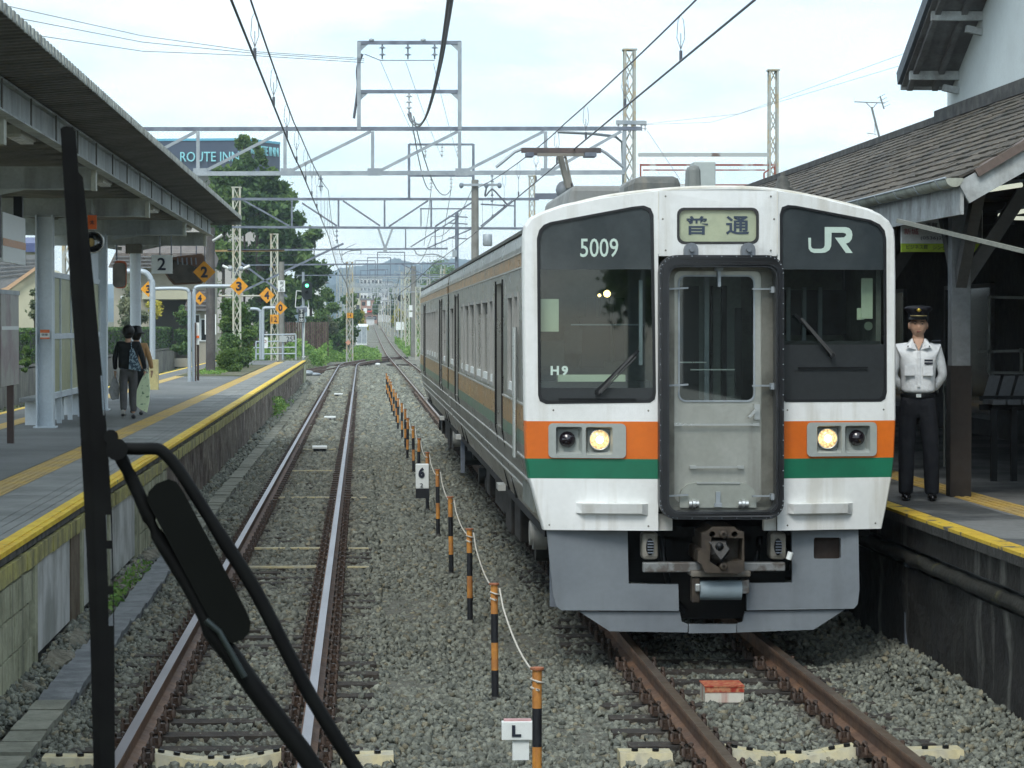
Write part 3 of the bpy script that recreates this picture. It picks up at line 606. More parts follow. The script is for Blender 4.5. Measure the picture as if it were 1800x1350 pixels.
# destination blind
db = MB().plate(dest, [inset(dest, .02)], fmap(-.003), fmap(.03), 0).build('destination_window', M('frame_dark_edge', (.03, .03, .03), .5), train)
MB().plate(inset(dest, .016), [], fmap(.022), fmap(.03), 0, back=False).build('blind', M('destination_blind', (.36, .4, .27), .35, c2=(.28, .32, .22), sc=5, spec=.6, var=.04, emit=((.5, .55, .38), .06)), db)
face_text('普', 1225, 396, 40, 33, 'destination_text', M('blind_ink', (.04, .06, .09), .6, var=0), .006, off=.018)
face_text('通', 1297, 396, 41, 33, 'destination_text', MATS['blind_ink'], .006, off=.018)
# gangway frame and door
m_gang = M('gangway_rubber', (.02, .022, .025), .42, c2=(.035, .037, .04), sc=5, var=.15, spec=.5)
m_door = M('stainless_door', (.42, .43, .39), .42, .65, c2=(.33, .34, .3), sc=1.5, streak=((.15, .14, .12), .5, 6), var=.05)
m_doord = M('stainless_jamb', (.22, .22, .19), .5, .5, c2=(.13, .13, .11), sc=3, var=.08)
go = [F(*p) for p in rrect(1156, 1374, 449, 911, 30, 6)]; gi = [F(*p) for p in rrect(1173, 1360, 470, 897, 18, 5)]
gf = MB().plate(go, [gi], fmap(-.14), fmap(.02), 0).build('gangway_frame', m_gang, train)
go2 = [F(*p) for p in rrect(1160, 1370, 453, 907, 27, 6)]; gi2 = [F(*p) for p in rrect(1169, 1364, 466, 900, 20, 5)]
MB().plate(go2, [gi2], fmap(-.155), fmap(-.14), 0).build('rubber_lip', M('gangway_lip', (.012, .013, .015), .35, spec=.5, var=.1), gf)
MB().plate([F(*p) for p in rrect(1168, 1364, 466, 902, 10)], [[F(*p) for p in rrect(1187, 1341, 476, 884, 12)]], fmap(.06), fmap(.07), 0).build('door_jamb', m_doord, gf)
dw = [F(*p) for p in rrect(1194, 1330, 483, 707, 13)]
dr = MB().plate([F(*p) for p in rrect(1184, 1343, 473, 887, 10)], [dw], fmap(.09), fmap(.13), 0).build('gangway_door', m_door, train)
MB().plate(dw, [[F(*p) for p in rrect(1197, 1327, 486, 704, 11)]], fmap(.078), fmap(.1), 0).build('window_rim', m_galv, dr)
MB().plate([F(*p) for p in rrect(1195, 1329, 484, 706, 12)], [], fmap(.1), fmap(.11), 0, sides=False, back=False).build('pane', g_cab, dr)
def fbar(a, b, off, t, name, mat, parent):
    a, b = F(*a), F(*b); return MB().bar((XC + a[0], YF + off, a[1]), (XC + b[0], YF + off, b[1]), t, t).build(name, mat, parent)
m_chrome = M('bright_metal', (.55, .57, .56), .3, .8, var=.05)
for a, b, y in ((1192, 1331, 747), (1220, 1304, 822)):
    fbar((a, y), (b, y), .05, .016, 'grab_bar', m_chrome, dr); [MB().box(XC + F(q, y)[0] - .025, XC + F(q, y)[0] + .025, YF + .045, YF + .09, F(q, y)[1] - .012, F(q, y)[1] + .012).build('bar_foot', m_chrome, dr) for q in (a, b)]
ft = [F(*p) for p in [(1196, 893), (1196, 872), (1200, 860), (1212, 851), (1224, 849), (1302, 849), (1314, 851), (1326, 860), (1331, 872), (1331, 893)]]
MB().plate(ft, [], fmap(.045), fmap(.09), 0).build('foot_plate', M('foot_plate_steel', (.36, .38, .34), .4, .5, var=.06), dr); fbar((1226, 849.5), (1302, 849.5), .04, .012, 'plate_edge', m_chrome, dr)
for x in (1220, 1307):
    q = F(x, 886); h = MB()
    for k in (-1, 0, 1): h.cyl((XC + q[0] + k * .028 - .012, YF + .015, q[1]), (XC + q[0] + k * .028 + .012, YF + .015, q[1]), .03 if k else .038, 10)
    h.build('hinge', m_chrome, dr)
q = F(1263, 878); MB().box(XC + q[0] - .018, XC + q[0] + .018, YF + .02, YF + .05, q[1] - .05, q[1] + .06).box(XC + q[0] - .03, XC + q[0] + .03, YF + .01, YF + .045, q[1] - .06, q[1] - .03).build('latch', m_galv, dr)
for y in (507, 677, 871):
    for xa, xb in ((1172, 1210), (1322, 1358)):
        k = MB(); a, b = F(xa, y + 1), F(xb, y - (1 if xa < 1200 else -1)); k.bar((XC + a[0], YF - .01, a[1]), (XC + b[0], YF + .02, b[1]), .02, .014)
        e = a if xa < 1200 else b; k.box(XC + e[0] - .015, XC + e[0] + .015, YF - .03, YF + .07, e[1] - .03, e[1] + .02); k.build('retaining_hook', m_galv, gf)
q = F(1264, 473); MB().box(XC + q[0] - .03, XC + q[0] + .03, YF - .03, YF + .08, q[1] - .012, q[1] + .012).box(XC + q[0] - .01, XC + q[0] + .012, YF - .02, YF + .05, q[1] - .14, q[1]).build('top_catch', m_galv, gf)
k = MB(); a, b = F(1332, 718), F(1317, 734); k.bar((XC + a[0], YF + .02, a[1]), (XC + b[0], YF + .02, b[1]), .022, .022).box(XC + a[0] - .02, XC + a[0] + .025, YF + .05, YF + .09, a[1] - .09, a[1] + .03); k.build('door_handle', m_chrome, dr)
for x in (1213, 1313):                        # lifting eyes above the frame
    q = F(x, 437); e = MB(); pl = [(q[0] - .055, q[1] - .09), (q[0] + .055, q[1] - .09)] + [(q[0] + .055 * math.cos(R(t)), q[1] - .01 + .055 * math.sin(R(t))) for t in range(0, 181, 30)]
    e.plate(pl, [], fmap(-.10), fmap(-.01), 0); e.cyl((XC + q[0], YF - .13, q[1] - .01), (XC + q[0], YF - .10, q[1] - .01), .02, 8)
    e.build('lifting_eye', M('eye_grey', (.15, .17, .19), .5, var=.1), train)
rv = MB()
for i in range(len(go)):
    a, b = go[i], go[(i + 1) % len(go)]; n = max(1, int(math.hypot(b[0] - a[0], b[1] - a[1]) / .12))
    for k in range(n): q = (a[0] + (b[0] - a[0]) * k / n, a[1] + (b[1] - a[1]) * k / n); rv.lathe([(0, -.006), (.005, -.004), (.006, 0)], (XC + q[0] * .985, YF - .142 + .006, 2.2 + (q[1] - 2.2) * .99), 6, 0, 'y')
rv.build('frame_rivets', m_galv, train, kind='stuff')
rv = MB()
for px, py in [(1170, 345), (1170, 440), (1355, 345), (1355, 440), (1165, 385), (1361, 385), (968, 925), (1140, 925), (1385, 924), (1545, 922), (975, 722), (1140, 722), (1385, 721), (1560, 721)]: q = F(px, py); rv.lathe([(0, -.004), (.006, -.003), (.008, 0)], (XC + q[0], YF + fdep(q[0]), q[1]), 8, 0, 'y')
rv.build('panel_screws', m_doord, train, kind='stuff')
# headlights
m_bez = M('lamp_bezel_grey', (.33, .36, .34), .5, var=.05)
m_red = M('tail_lamp_dark', (.012, .008, .012), .12, spec=.8, var=0)
def lamps(x0, x1, y0, y1, dark, lit):
    o = [F(*p) for p in rrect(x0, x1, y0, y1, 8)]
    xm = (dark[0] + lit[0]) / 2
    h1 = [F(*p) for p in rrect(min(dark[0], lit[0]) - 21, xm - 3, y0 + 6, y1 - 6, 4)]; h2 = [F(*p) for p in rrect(xm + 3, max(dark[0], lit[0]) + 22, y0 + 6, y1 - 6, 4)]
    hl = MB().plate(o, [h1, h2], fmap(-.018), fmap(.0), 0).build('headlight', m_bez, train, bevel=.004)
    hl2 = MB().plate(o, [inset(o, .012)], fmap(-.006), fmap(.0), 0)
    for hh in (h1, h2):
        s = inset(hh, .022); n = len(hh); m = MB(); f0, f1 = fmap(-.015), fmap(.07)
        v = [f0(*p) for p in hh] + [f1(*p) for p in s]; m.add(v, [(i, (i + 1) % n, n + (i + 1) % n, n + i) for i in range(n)] + [tuple(range(n, 2 * n))], 0); m.build('lamp_recess', m_bez, hl)
    for (cx, cy), r, mt, nm in ((dark, 14.5, m_red, 'tail_lens'), (lit, 18, 0, 'lamp_lens')):
        q = F(cx, cy); rr = r / 221; c = Vector((XC + q[0], YF + fdep(q[0]) + .055, q[1]))
        if nm == 'tail_lens': MB().lathe([(rr, .0), (rr * .95, -.03), (rr * .6, -.055), (0, -.062)], c, 20, 0, 'y').build(nm, mt, hl)
        else:
            MB().lathe([(rr * 1.04, .0), (rr * 1.04, -.03), (rr * .95, -.03), (rr * .93, -.01), (0, -.005)], c, 24, 0, 'y').build('lamp_ring', m_chrome, hl)
            lm = bpy.data.materials.get('headlamp_lens') or headlens()
            MB().lathe([(rr * .94, -.012), (rr * .9, -.028), (rr * .5, -.04), (0, -.045)], c, 24, 0, 'y').build(nm, lm, hl)
def headlens():
    m = bpy.data.materials.new('headlamp_lens'); m.use_nodes = True; t = m.node_tree; b = t.nodes['Principled BSDF']; l = t.links.new
    b.inputs['Base Color'].default_value = (.7, .55, .3, 1); b.inputs['Roughness'].default_value = .1
    g = nd(t, 'ShaderNodeNewGeometry'); v = nd(t, 'ShaderNodeTexVoronoi'); v.inputs['Scale'].default_value = 55; l(g.outputs['Position'], v.inputs['Vector'])
    r = nd(t, 'ShaderNodeMapRange'); r.inputs[1].default_value = .1; r.inputs[2].default_value = .7; r.inputs[3].default_value = 1.5; r.inputs[4].default_value = .35; l(v.outputs['Distance'], r.inputs[0])
    b.inputs['Emission Color'].default_value = (1, .66, .27, 1); l(r.outputs[0], b.inputs['Emission Strength']); return m
lamps(966, 1101, 745, 806, (1000, 774), (1056, 774)); lamps(1420, 1547, 743, 803, (1513, 771), (1459, 772))
m_fil = M('lamp_filament', (1, .9, .7), .5, emit=((1, .86, .6), 4), var=0)
for x, y in ((1056, 774), (1459, 772)):
    q = F(x, y); MB().ball((XC + q[0], YF + fdep(q[0]) + .008, q[1]), .03, .006, .03).build('filament', m_fil, train)
# steps on the white apron
for x0, x1 in ((1014, 1139), (1384, 1503)):
    zt, zb = F(x0, 886)[1], F(x0, 905)[1]; a, b = F(x0, 890)[0], F(x1, 890)[0]; s = MB()
    v = []
    for x, k in ((a, 0), (a + .05, 1), (b - .05, 1), (b, 0)):
        y = YF + fdep(x); v += [(XC + x, y - .07 * k - .005, zt), (XC + x, y - .05 * k - .005, zb + .01), (XC + x, y, zb - .01), (XC + x, y, zt + .005)]
    f = []
    for i in range(3): f += [(4 * i + j, 4 * i + (j + 1) % 4, 4 * i + 4 + (j + 1) % 4, 4 * i + 4 + j) for j in range(4)]
    s.add(v, f + [(0, 1, 2, 3), (12, 13, 14, 15)]); s.build('step', m_twhite, train, recalc=True)
# windscreen wipers
def wiper(piv, tip, b0, b1, nm='windscreen_wiper'):
    w_ = bpy.data.objects.new('windscreen_wiper', None); COL.objects.link(w_); w_.parent = train; w_.matrix_parent_inverse = pinv(train)
    P = lambda p, o: (XC + F(*p)[0], YF + fdep(F(*p)[0]) + o, F(*p)[1])
    MB().cyl(P(piv, .01), P(piv, -.05), .022, 10).build('pivot', m_black, w_)
    MB().bar(P(piv, -.04), P(tip, -.045), .018, .018).bar(P((piv[0] + 5, piv[1] - 1), -.04), P((tip[0] + 5, tip[1] + 3), -.045), .01, .01).build('arm', M('wiper_arm', (.06, .06, .06), .4, var=.1), w_)
    MB().bar(P(b0, -.03), P(b1, -.03), .02, .025).build('blade', m_black, w_)
wiper((1052, 692), (1113, 624), (1048, 690), (1122, 616)); wiper((1465, 625), (1408, 560), (1466, 622), (1398, 553))
# cab interior
m_cabw = M('cab_wall', (.2, .215, .19), .7, c2=(.12, .13, .115), sc=2)
ci = MB().box(XC - 1.36, XC - .02, YF + 1.75, YF + 1.8, 1.2, 3.3).box(XC - 1.38, XC + 1.38, YF + .3, YF + 1.8, 1.1, 1.16).box(XC - 1.38, XC + 1.38, YF + .3, YF + 1.8, 3.36, 3.4)
ci.box(XC + .25, XC + 1.36, YF + 1.75, YF + 1.8, 1.2, 3.3).box(XC - 1.42, XC - 1.38, YF + .35, YF + 1.8, 1.1, 3.36).box(XC + 1.38, XC + 1.42, YF + .35, YF + 1.8, 1.1, 3.36)
ci = ci.build('cab_interior', m_cabw, train)
def cbox(x0, x1, y0, y1, d0, d1, nm, mat):
    a, b = F(x0, y0), F(x1, y1); k0 = (YF + d0) / YF
    return MB().box(XC + a[0], XC + b[0], YF + d0, YF + d1, b[1], a[1]).build(nm, mat, ci)
m_paper = M('notice_paper', (.55, .62, .47), .6, var=.03)
m_dk = M('cab_dark', (.02, .022, .022), .5, var=.1)
cbox(955, 987, 525, 583, .30, .31, 'sun_screen', m_paper); cbox(1128, 1134, 492, 642, .2, .23, 'window_post', m_galv)
cbox(985, 1105, 660, 672, .26, .4, 'desk_edge', m_paper); cbox(952, 1150, 672, 720, .3, .9, 'desk', m_dk)
cbox(1376, 1560, 600, 700, .3, .95, 'desk', m_dk)
cbox(1528, 1548, 488, 560, .34, .36, 'sun_screen', m_paper); cbox(1521, 1534, 541, 562, .36, .38, 'clip_board', m_paper)
MB().lathe([(0, 0), (.036, 0)], (XC + F(1547, 573)[0], YF + .5, F(1547, 573)[1]), 14, 0, 'y').build('gauge', m_paper, ci)
MB().tube([(XC - 1.1, YF + .55, 2.62), (XC - .5, YF + .6, 2.62)], .008).build('blind_rail', m_galv, ci)
for k in range(3): cbox(1060 + k * 27, 1080 + k * 27, 520, 640, 1.7, 1.74, 'partition_window', m_dk)
cbox(1012, 1045, 575, 625, 1.2, 1.3, 'seat_back', M('seat_grey', (.12, .13, .13), .8)); cbox(962, 1008, 600, 650, 1.0, 1.3, 'cabinet', M('cabinet_grey', (.13, .14, .13), .6))
cbox(1043, 1086, 556, 650, 1.25, 1.45, 'hanging_coat', m_dk)  # dark upright box at the silhouette's place in the left window
cbox(1376, 1560, 505, 590, 1.72, 1.74, 'partition_window', m_dk)
for x in (1392, 1440, 1470, 1500): cbox(x, x + 7, 500, 610, 1.66, 1.7, 'partition_bar', m_galv)
MB().ball((XC + F(1085, 514)[0], YF + .9, F(1085, 514)[1]), .03, .03, .03).build('cab_lamp', M('cab_lamp_glow', (1, .8, .4), .5, emit=((1, .72, .25), 5), var=0), ci)  # glowing balls stand in for a lamp reflected in the windscreen
MB().ball((XC + F(1071, 517)[0], YF + .9, F(1071, 517)[1]), .014, .014, .014).build('cab_lamp', MATS['cab_lamp_glow'], ci)
# passage seen through the gangway door: inner partition door with handrails
ip = cbox(1194, 1330, 480, 712, .9, .92, 'passage_wall', M('passage_grey', (.2, .23, .22), .6))
cbox(1196, 1252, 500, 706, .86, .89, 'passage_pane', m_dk); cbox(1272, 1276, 500, 712, .8, .86, 'passage_post', m_black); cbox(1292, 1301, 500, 712, .8, .86, 'passage_post', m_black); cbox(1318, 1330, 540, 700, .84, .88, 'passage_pane', m_dk)
cbox(1262, 1270, 484, 712, .84, .88, 'passage_trim', m_galv); cbox(1196, 1262, 638, 640, .7, .72, 'passage_rail', m_chrome); cbox(1230, 1310, 651, 653, .6, .62, 'passage_rail', m_chrome)
# ---- car bodies
prof = [(-1.33, .975), (-1.40, 1.2), (-1.45, 1.42), (-1.475, 1.62), (-1.475, 3.27), (-1.45, 3.38), (-1.36, 3.46), (-1.1, 3.54), (-.7, 3.61), (0, 3.65)]
profR = [(-x, z) for x, z in prof[::-1]][1:]
def mstain():
    m = M('stainless_side', (.42, .42, .39), .3, .8, c2=(.34, .34, .315), sc=.7, var=.06, vs=8, streak=((.14, .13, .12), .35, 4)); return m
m_st = mstain(); m_roof = M('train_roof', (.22, .24, .25), .6, c2=(.15, .165, .17), sc=1.1, var=.1)
m_so = M('side_band_orange', (.46, .25, .08), .3, .35, c2=(.36, .23, .11), sc=4, streak=((.2, .18, .14), .5, 10), var=.1)
m_sg = M('side_band_green', (.1, .21, .14), .35, .3, c2=(.16, .2, .15), sc=4, var=.1); m_line = M('side_bright_line', (.55, .55, .52), .35, .5, var=.03)
m_pane = M('side_window_blind', (.36, .345, .31), .2, .2, c2=(.28, .27, .25), sc=2, spec=.7, var=.04)
ZS0, ZS1 = 1.62, 3.27
doors = [(3.7, 5.0), (15.4, 16.7)]; wins = [(1.15, 1.65), (1.95, 2.7), (5.5, 6.2), (6.6, 7.9), (8.2, 9.5), (10.1, 11.4), (11.7, 13.0), (13.6, 14.3), (17.2, 18.7)]
def car(y0, parent, first):
    Lc = 19.6; X0 = XC - HW; sgn = -1
    body = MB(); n = len(prof)
    # roof, right side and tumblehome; the left vertical side is a plate with openings
    full = prof + profR
    for i in range(len(full) - 1):
        a, b = full[i], full[i + 1]
        if i == 3: continue
        mi = 1 if (a[1] + b[1]) / 2 > 3.4 else 0
        body.add([(XC + a[0], y0, a[1]), (XC + a[0], y0 + Lc, a[1]), (XC + b[0], y0 + Lc, b[1]), (XC + b[0], y0, b[1])], [(0, 1, 2, 3)], mi)
    body.add([(XC + x, y0 + Lc, z) for x, z in full], [tuple(range(len(full)))], 0)
    if not first: body.add([(XC + x, y0, z) for x, z in full], [tuple(reversed(range(len(full))))], 0)
    body.box(XC - 1.33, XC + 1.33, y0, y0 + Lc, .9, .98, 2)
    holes = []; 
    dd = doors if first else [(Lc - b, Lc - a) for a, b in doors]; ww = wins if first else [(Lc - b, Lc - a) for a, b in wins]
    for a, b in dd: holes.append([(y0 + a, ZS0 + .01), (y0 + b, ZS0 + .01), (y0 + b, 3.02), (y0 + a, 3.02)])
    for a, b in ww: r = .05; holes.append([(y0 + a, 2.02), (y0 + b, 2.02), (y0 + b, 2.88), (y0 + a, 2.88)])
    body.plate([(y0, ZS0), (y0 + Lc, ZS0), (y0 + Lc, ZS1), (y0, ZS1)], holes, lambda a, b: Vector((X0, a, b)), lambda a, b: Vector((X0 + .05, a, b)), 0, back=False)
    bo = body.build('car_body', [m_st, m_roof, m_dark], parent)
    for a, b in ww:
        wd = MB().plate([(y0 + a - .02, 2.0), (y0 + b + .02, 2.0), (y0 + b + .02, 2.9), (y0 + a - .02, 2.9)], [[(y0 + a + .02, 2.04), (y0 + b - .02, 2.04), (y0 + b - .02, 2.86), (y0 + a + .02, 2.86)]], lambda p, q: Vector((X0 - .012, p, q)), lambda p, q: Vector((X0 + .02, p, q)), 0).build('window', M('window_frame_steel', (.4, .4, .38), .45, .6, var=.06), parent)
        MB().box(X0 + .035, X0 + .045, y0 + a, y0 + b, 2.02, 2.74).build('pane', m_pane, wd); MB().box(X0 + .035, X0 + .045, y0 + a, y0 + b, 2.74, 2.88).build('pane', m_dk, wd)
        MB().box(X0 + .0, X0 + .03, y0 + a + .02, y0 + b - .02, 2.02, 2.11).build('sill', m_signw if 'm_signw' in globals() else m_white, wd)
    for a, b in dd:
        d = MB().plate([(y0 + a, .98), (y0 + b, .98), (y0 + b, 3.02), (y0 + a, 3.02)], [[(y0 + a + .15, 2.0), (y0 + b - .15, 2.0), (y0 + b - .15, 2.85), (y0 + a + .15, 2.85)]], lambda p, q: Vector((X0 + .055 + max(0, 1.62 - q) * .15, p, q)), lambda p, q: Vector((X0 + .09 + max(0, 1.62 - q) * .15, p, q)), 0).build('side_door', m_st, parent)
        MB().box(X0 + .075, X0 + .085, y0 + a + .15, y0 + b - .15, 2.0, 2.85).build('pane', m_pane, d)
        for e in (a, b): MB().bar((X0 - .004, y0 + e, ZS0), (X0 - .004, y0 + e, 3.05), .02, .03).bar((XC - 1.475 + .0, y0 + e, 1.62), (XC - 1.34, y0 + e, .98), .02, .03).build('door_edge', m_dark, d)
        MB().box(X0 - .02, X0 + .05, y0 + (a + b) / 2 - .2, y0 + (a + b) / 2 + .2, 1.02, 1.08).build('door_step', m_line, d)
    # bands
    segs = []; e = 0.02
    for a, b in sorted(dd): segs.append((e, a - .04)); e = b + .04
    segs.append((e, Lc))
    for a, b in segs:
        bn = MB().box(X0 - .004, X0, y0 + a, y0 + b, 1.74, 1.95, 0).box(X0 - .004, X0, y0 + a, y0 + b, 1.63, 1.738, 1).build('side_stripe', [m_so, m_sg], parent)
        MB().box(X0 - .012, X0, y0 + a, y0 + b, 1.955, 1.97).build('bright_line', m_line, bn)
    u = MB().box(X0 - .004, X0, y0 + .02, y0 + Lc, 3.11, 3.21).build('side_stripe', m_so, parent); MB().box(X0 - .014, X0, y0 + .02, y0 + Lc, 3.215, 3.228).build('bright_line', m_line, u); MB().box(X0 - .014, X0, y0 + .02, y0 + Lc, 3.09, 3.103).build('bright_line', m_line, u)
    for x, z in ((-1.462, 1.52), (-1.432, 1.34), (-1.404, 1.22)):
        MB().bar((XC + x - .006, y0, z), (XC + x - .006, y0 + Lc, z), .014, .012).build('body_rib', m_line, parent)
    MB().bar((X0 + .03, y0, 3.4), (X0 + .03, y0 + Lc, 3.4), .05, .03).build('rain_gutter', M('gutter_dark', (.09, .1, .09), .6), parent)
    # vertical stanchion rails beside the cab door, and door header boxes
    if first:
        for q in (.95, 1.08): MB().cyl((X0 - .04, y0 + q, 1.5), (X0 - .04, y0 + q, 2.6), .016, 6).build('hand_rail', m_chrome, parent)
    # underfloor gear
    eq = [(5.6, 6.6, .3, 1.2), (6.9, 8.0, .28, 1.22), (8.3, 9.2, .4, 1.2), (9.6, 11.8, .3, 1.15), (12.2, 13.1, .35, 1.2)]
    for a, b, zb, hw_ in eq:
        MB().box(XC - hw_, XC + hw_, y0 + a, y0 + b, zb + .1, .92).build('underfloor_box', M('underfloor_grey', (.028, .025, .022), .85, c2=(.016, .014, .012), sc=5), parent, bevel=.02)
    q = MB(); q.tube([(XC - 1.27, y0, .93), (XC - 1.27, y0 + Lc, .93)], .02); q.build('side_pipe', MATS['underfloor_grey'], parent)
    for yb in (3.4, 16.2):
        bg_ = bpy.data.objects.new('bogie', None); COL.objects.link(bg_); bg_.parent = parent; bg_.matrix_parent_inverse = pinv(parent)
        for s in (-1, 1):
            MB().box(XC + s * .82, XC + s * 1.0, y0 + yb - 1.4, y0 + yb + 1.4, .42, .62).build('side_frame', m_dk, bg_, bevel=.03)
            for dy in (-1.05, 1.05):
                MB().lathe([(0, -.06), (.40, -.06), (.43, .0), (.43, .06), (0, .06)], (XC + s * .6, y0 + yb + dy, .43), 24, 0, 'x').build('wheel', m_clip, bg_)
                MB().cyl((XC + s * .85, y0 + yb + dy, .43), (XC + s * 1.12, y0 + yb + dy, .43), .12, 10).build('axle_box', m_dk, bg_)
        MB().cyl((XC - .6, y0 + yb - 1.05, .43), (XC + .6, y0 + yb - 1.05, .43), .08, 8).cyl((XC - .6, y0 + yb + 1.05, .43), (XC + .6, y0 + yb + 1.05, .43), .08, 8).build('axle', m_dk, bg_)
    MB().box(XC - 1.26, XC - 1.2, y0 + .3, y0 + .42, .3, .95).build('hanging_bracket', m_galvd, parent)
    MB().cyl((XC - 1.30, y0 + 2.0, .78), (XC - 1.18, y0 + 2.0, .78), .15, 14).cyl((XC - 1.33, y0 + 2.0, .78), (XC - 1.30, y0 + 2.0, .78), .11, 14).build('air_tank', M('tank_grey', (.3, .3, .28), .5, var=.1), parent)
car(YF + .34, train, True); car(YF + 20.5, train, False)
MB().box(XC - 1.2, XC + 1.2, YF + 19.9, YF + 20.5, 1.0, 3.4).build('gangway_bellows', m_black, train)
# ---- skirt, coupler
m_sk = M('skirt_grey_blue', (.19, .215, .235), .5, c2=(.155, .175, .195), sc=1.6, streak=((.07, .075, .08), .35, 4), var=.04)
def fplate(pts, o0, o1, nm, mat, holes=()):
    return MB().plate([F(*p) for p in pts], [[F(*p) for p in h] for h in holes], lambda x, z: Vector((XC + x, YF + .06 + o0, z)), lambda x, z: Vector((XC + x, YF + .06 + o1, z)), 0).build(nm, mat, train)
fplate([(964, 935), (1107, 935), (1109, 1030), (1197, 1031), (1198, 1078), (990, 1077), (981, 1070), (975, 1050)], .12, .17, 'skirt', m_sk)
sk = fplate([(1398, 933), (1516, 933), (1518, 1040), (1515, 1066), (1508, 1074), (1318, 1077), (1318, 1029), (1399, 1028)], .12, .17, 'skirt', m_sk, [rrect(1437, 1485, 948, 986, 4)])
MB().plate([F(*p) for p in rrect(1434, 1488, 945, 989, 4)], [], fmap(.2), fmap(.25), 0).build('recess', M('brown_recess', (.05, .035, .028), .8), sk)
fplate([(1022, 1080), (1200, 1080), (1204, 1098), (1215, 1102), (1214, 1117), (1076, 1115)], .15, .19, 'snow_plough', m_sk); fplate([(1316, 1080), (1494, 1076), (1438, 1112), (1302, 1117), (1301, 1102), (1312, 1098)], .15, .19, 'snow_plough', m_sk)
fplate([(1216, 1102), (1300, 1102), (1300, 1117), (1216, 1118)], .13, .18, 'snow_plough', m_sk)
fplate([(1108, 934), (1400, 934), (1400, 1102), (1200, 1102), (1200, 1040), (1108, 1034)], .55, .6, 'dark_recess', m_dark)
for x0, x1 in ((1140, 1184), (1345, 1367)): fplate([(x0, 905), (x1, 905), (x1, 934), (x0, 934)], .02, .1, 'frame_end', m_dirtywhite)
m_coup = M('coupler_brown', (.075, .06, .045), .6, .3, c2=(.045, .036, .028), sc=9, var=.15)
cp_ = MB(); A = lambda x, y, o: (XC + F(x, y)[0], YF + o, F(x, y)[1])
co = [F(*p) for p in [(1230, 935), (1240, 931), (1250, 924), (1287, 924), (1294, 930), (1304, 933), (1305, 1000), (1296, 1006), (1236, 1004), (1230, 990), (1223, 985), (1224, 966), (1230, 962)]]
hl = [F(*p) for p in [(1247, 942), (1302, 944), (1300, 983), (1276, 985), (1262, 996), (1244, 985)]]
cp_.plate(co, [hl, [F(*p) for p in rrect(1243, 1254, 932, 942, 5)], [F(*p) for p in rrect(1282, 1293, 932, 942, 5)]], lambda x, z: Vector((XC + x, YF - .12, z)), lambda x, z: Vector((XC + x, YF + .1, z)), 0)
cp_.plate(co, [], lambda x, z: Vector((XC + x, YF + .1, z)), lambda x, z: Vector((XC + x, YF + .5, z)), 0)
cpo = cp_.build('coupler', m_coup, train)
MB().add([A(1244, 952, -.2), A(1270, 952, -.2), A(1276, 962, -.2), A(1262, 980, -.2), A(1252, 968, -.2), A(1240, 945, .1), A(1280, 945, .1), A(1284, 975, .1), A(1262, 996, .1), A(1242, 985, .1)], [(0, 1, 2, 3, 4), (0, 5, 6, 1), (1, 6, 7, 2), (2, 7, 8, 3), (3, 8, 9, 4), (4, 9, 5, 0)]).build('coupler_cone', M('cone_grey', (.11, .105, .1), .5, .3), cpo)
MB().lathe([(0, -.02), (.02, -.02), (.035, 0)], A(1259, 957, -.2), 10, 0, 'y').build('cone_tip', m_black, cpo); MB().lathe([(.012, -.02), (.03, -.02), (.035, 0)], A(1268, 937, -.13), 10, 0, 'y').lathe([(.012, -.02), (.03, -.02), (.035, 0)], A(1268, 993, -.13), 10, 0, 'y').build('pin', m_coup, cpo)
def fb(x0, x1, y0, y1, o0, o1, nm, mat, parent=train, bevel=.01):
    a, b = F(x0, y0), F(x1, y1); return MB().box(XC + a[0], XC + b[0], YF + o0, YF + o1, b[1], a[1]).build(nm, mat, parent, bevel=bevel)
m_cg = M('coupler_bar_grey', (.2, .21, .21), .5, c2=(.1, .09, .08), sc=9, lo=.5, hi=.6)
fb(1133, 1238, 991, 1008, .1, .2, 'jumper_bar', m_cg); fb(1308, 1384, 991, 1006, .1, .2, 'jumper_bar', m_cg)
fb(1215, 1320, 1004, 1014, .0, .25, 'coupler_plate', M('plate_brown', (.16, .145, .12), .6))
for x0 in (1131, 1357):
    j = fb(x0, x0 + 29, 938, 986, .1, .3, 'jumper_box', M('jumper_box_paint', (.22, .21, .18), .6, c2=(.15, .14, .11), sc=8), bevel=.03)
    MB().ball(A(x0 + 14, 963, .1), .033, .02, .07).build('socket', m_black, j)
    for k in range(5): MB().bar(A(x0 + 9, 953 + k * 5, .075), A(x0 + 20, 953 + k * 5, .075), .008, .008).build('socket_pin', m_galvd, j)
MB().cyl(A(1231, 1039, .08), A(1305, 1039, .08), .08, 20).build('air_cylinder', M('cylinder_blue_grey', (.24, .3, .33), .45, var=.05), train)
fb(1217, 1231, 1016, 1060, .02, .14, 'cylinder_bracket', m_coup); fb(1305, 1318, 1020, 1044, .02, .14, 'cylinder_bracket', m_cg); fb(1222, 1231, 1026, 1040, -.02, .04, 'nut', m_chrome)
MB().cyl(A(1389, 985, .08), A(1393, 972, .08), .025, 8).build('hose_cap', m_signw, train)
MB().tube(smoothpts([A(1170, 940, .4), A(1176, 1000, .3), A(1190, 1050, .35), A(1215, 1085, .4)], 4), .025).build('brake_hose', m_black, train)
MB().tube(smoothpts([A(1350, 940, .4), A(1340, 990, .3), A(1325, 1020, .35)], 4), .02).build('brake_hose', m_black, train)
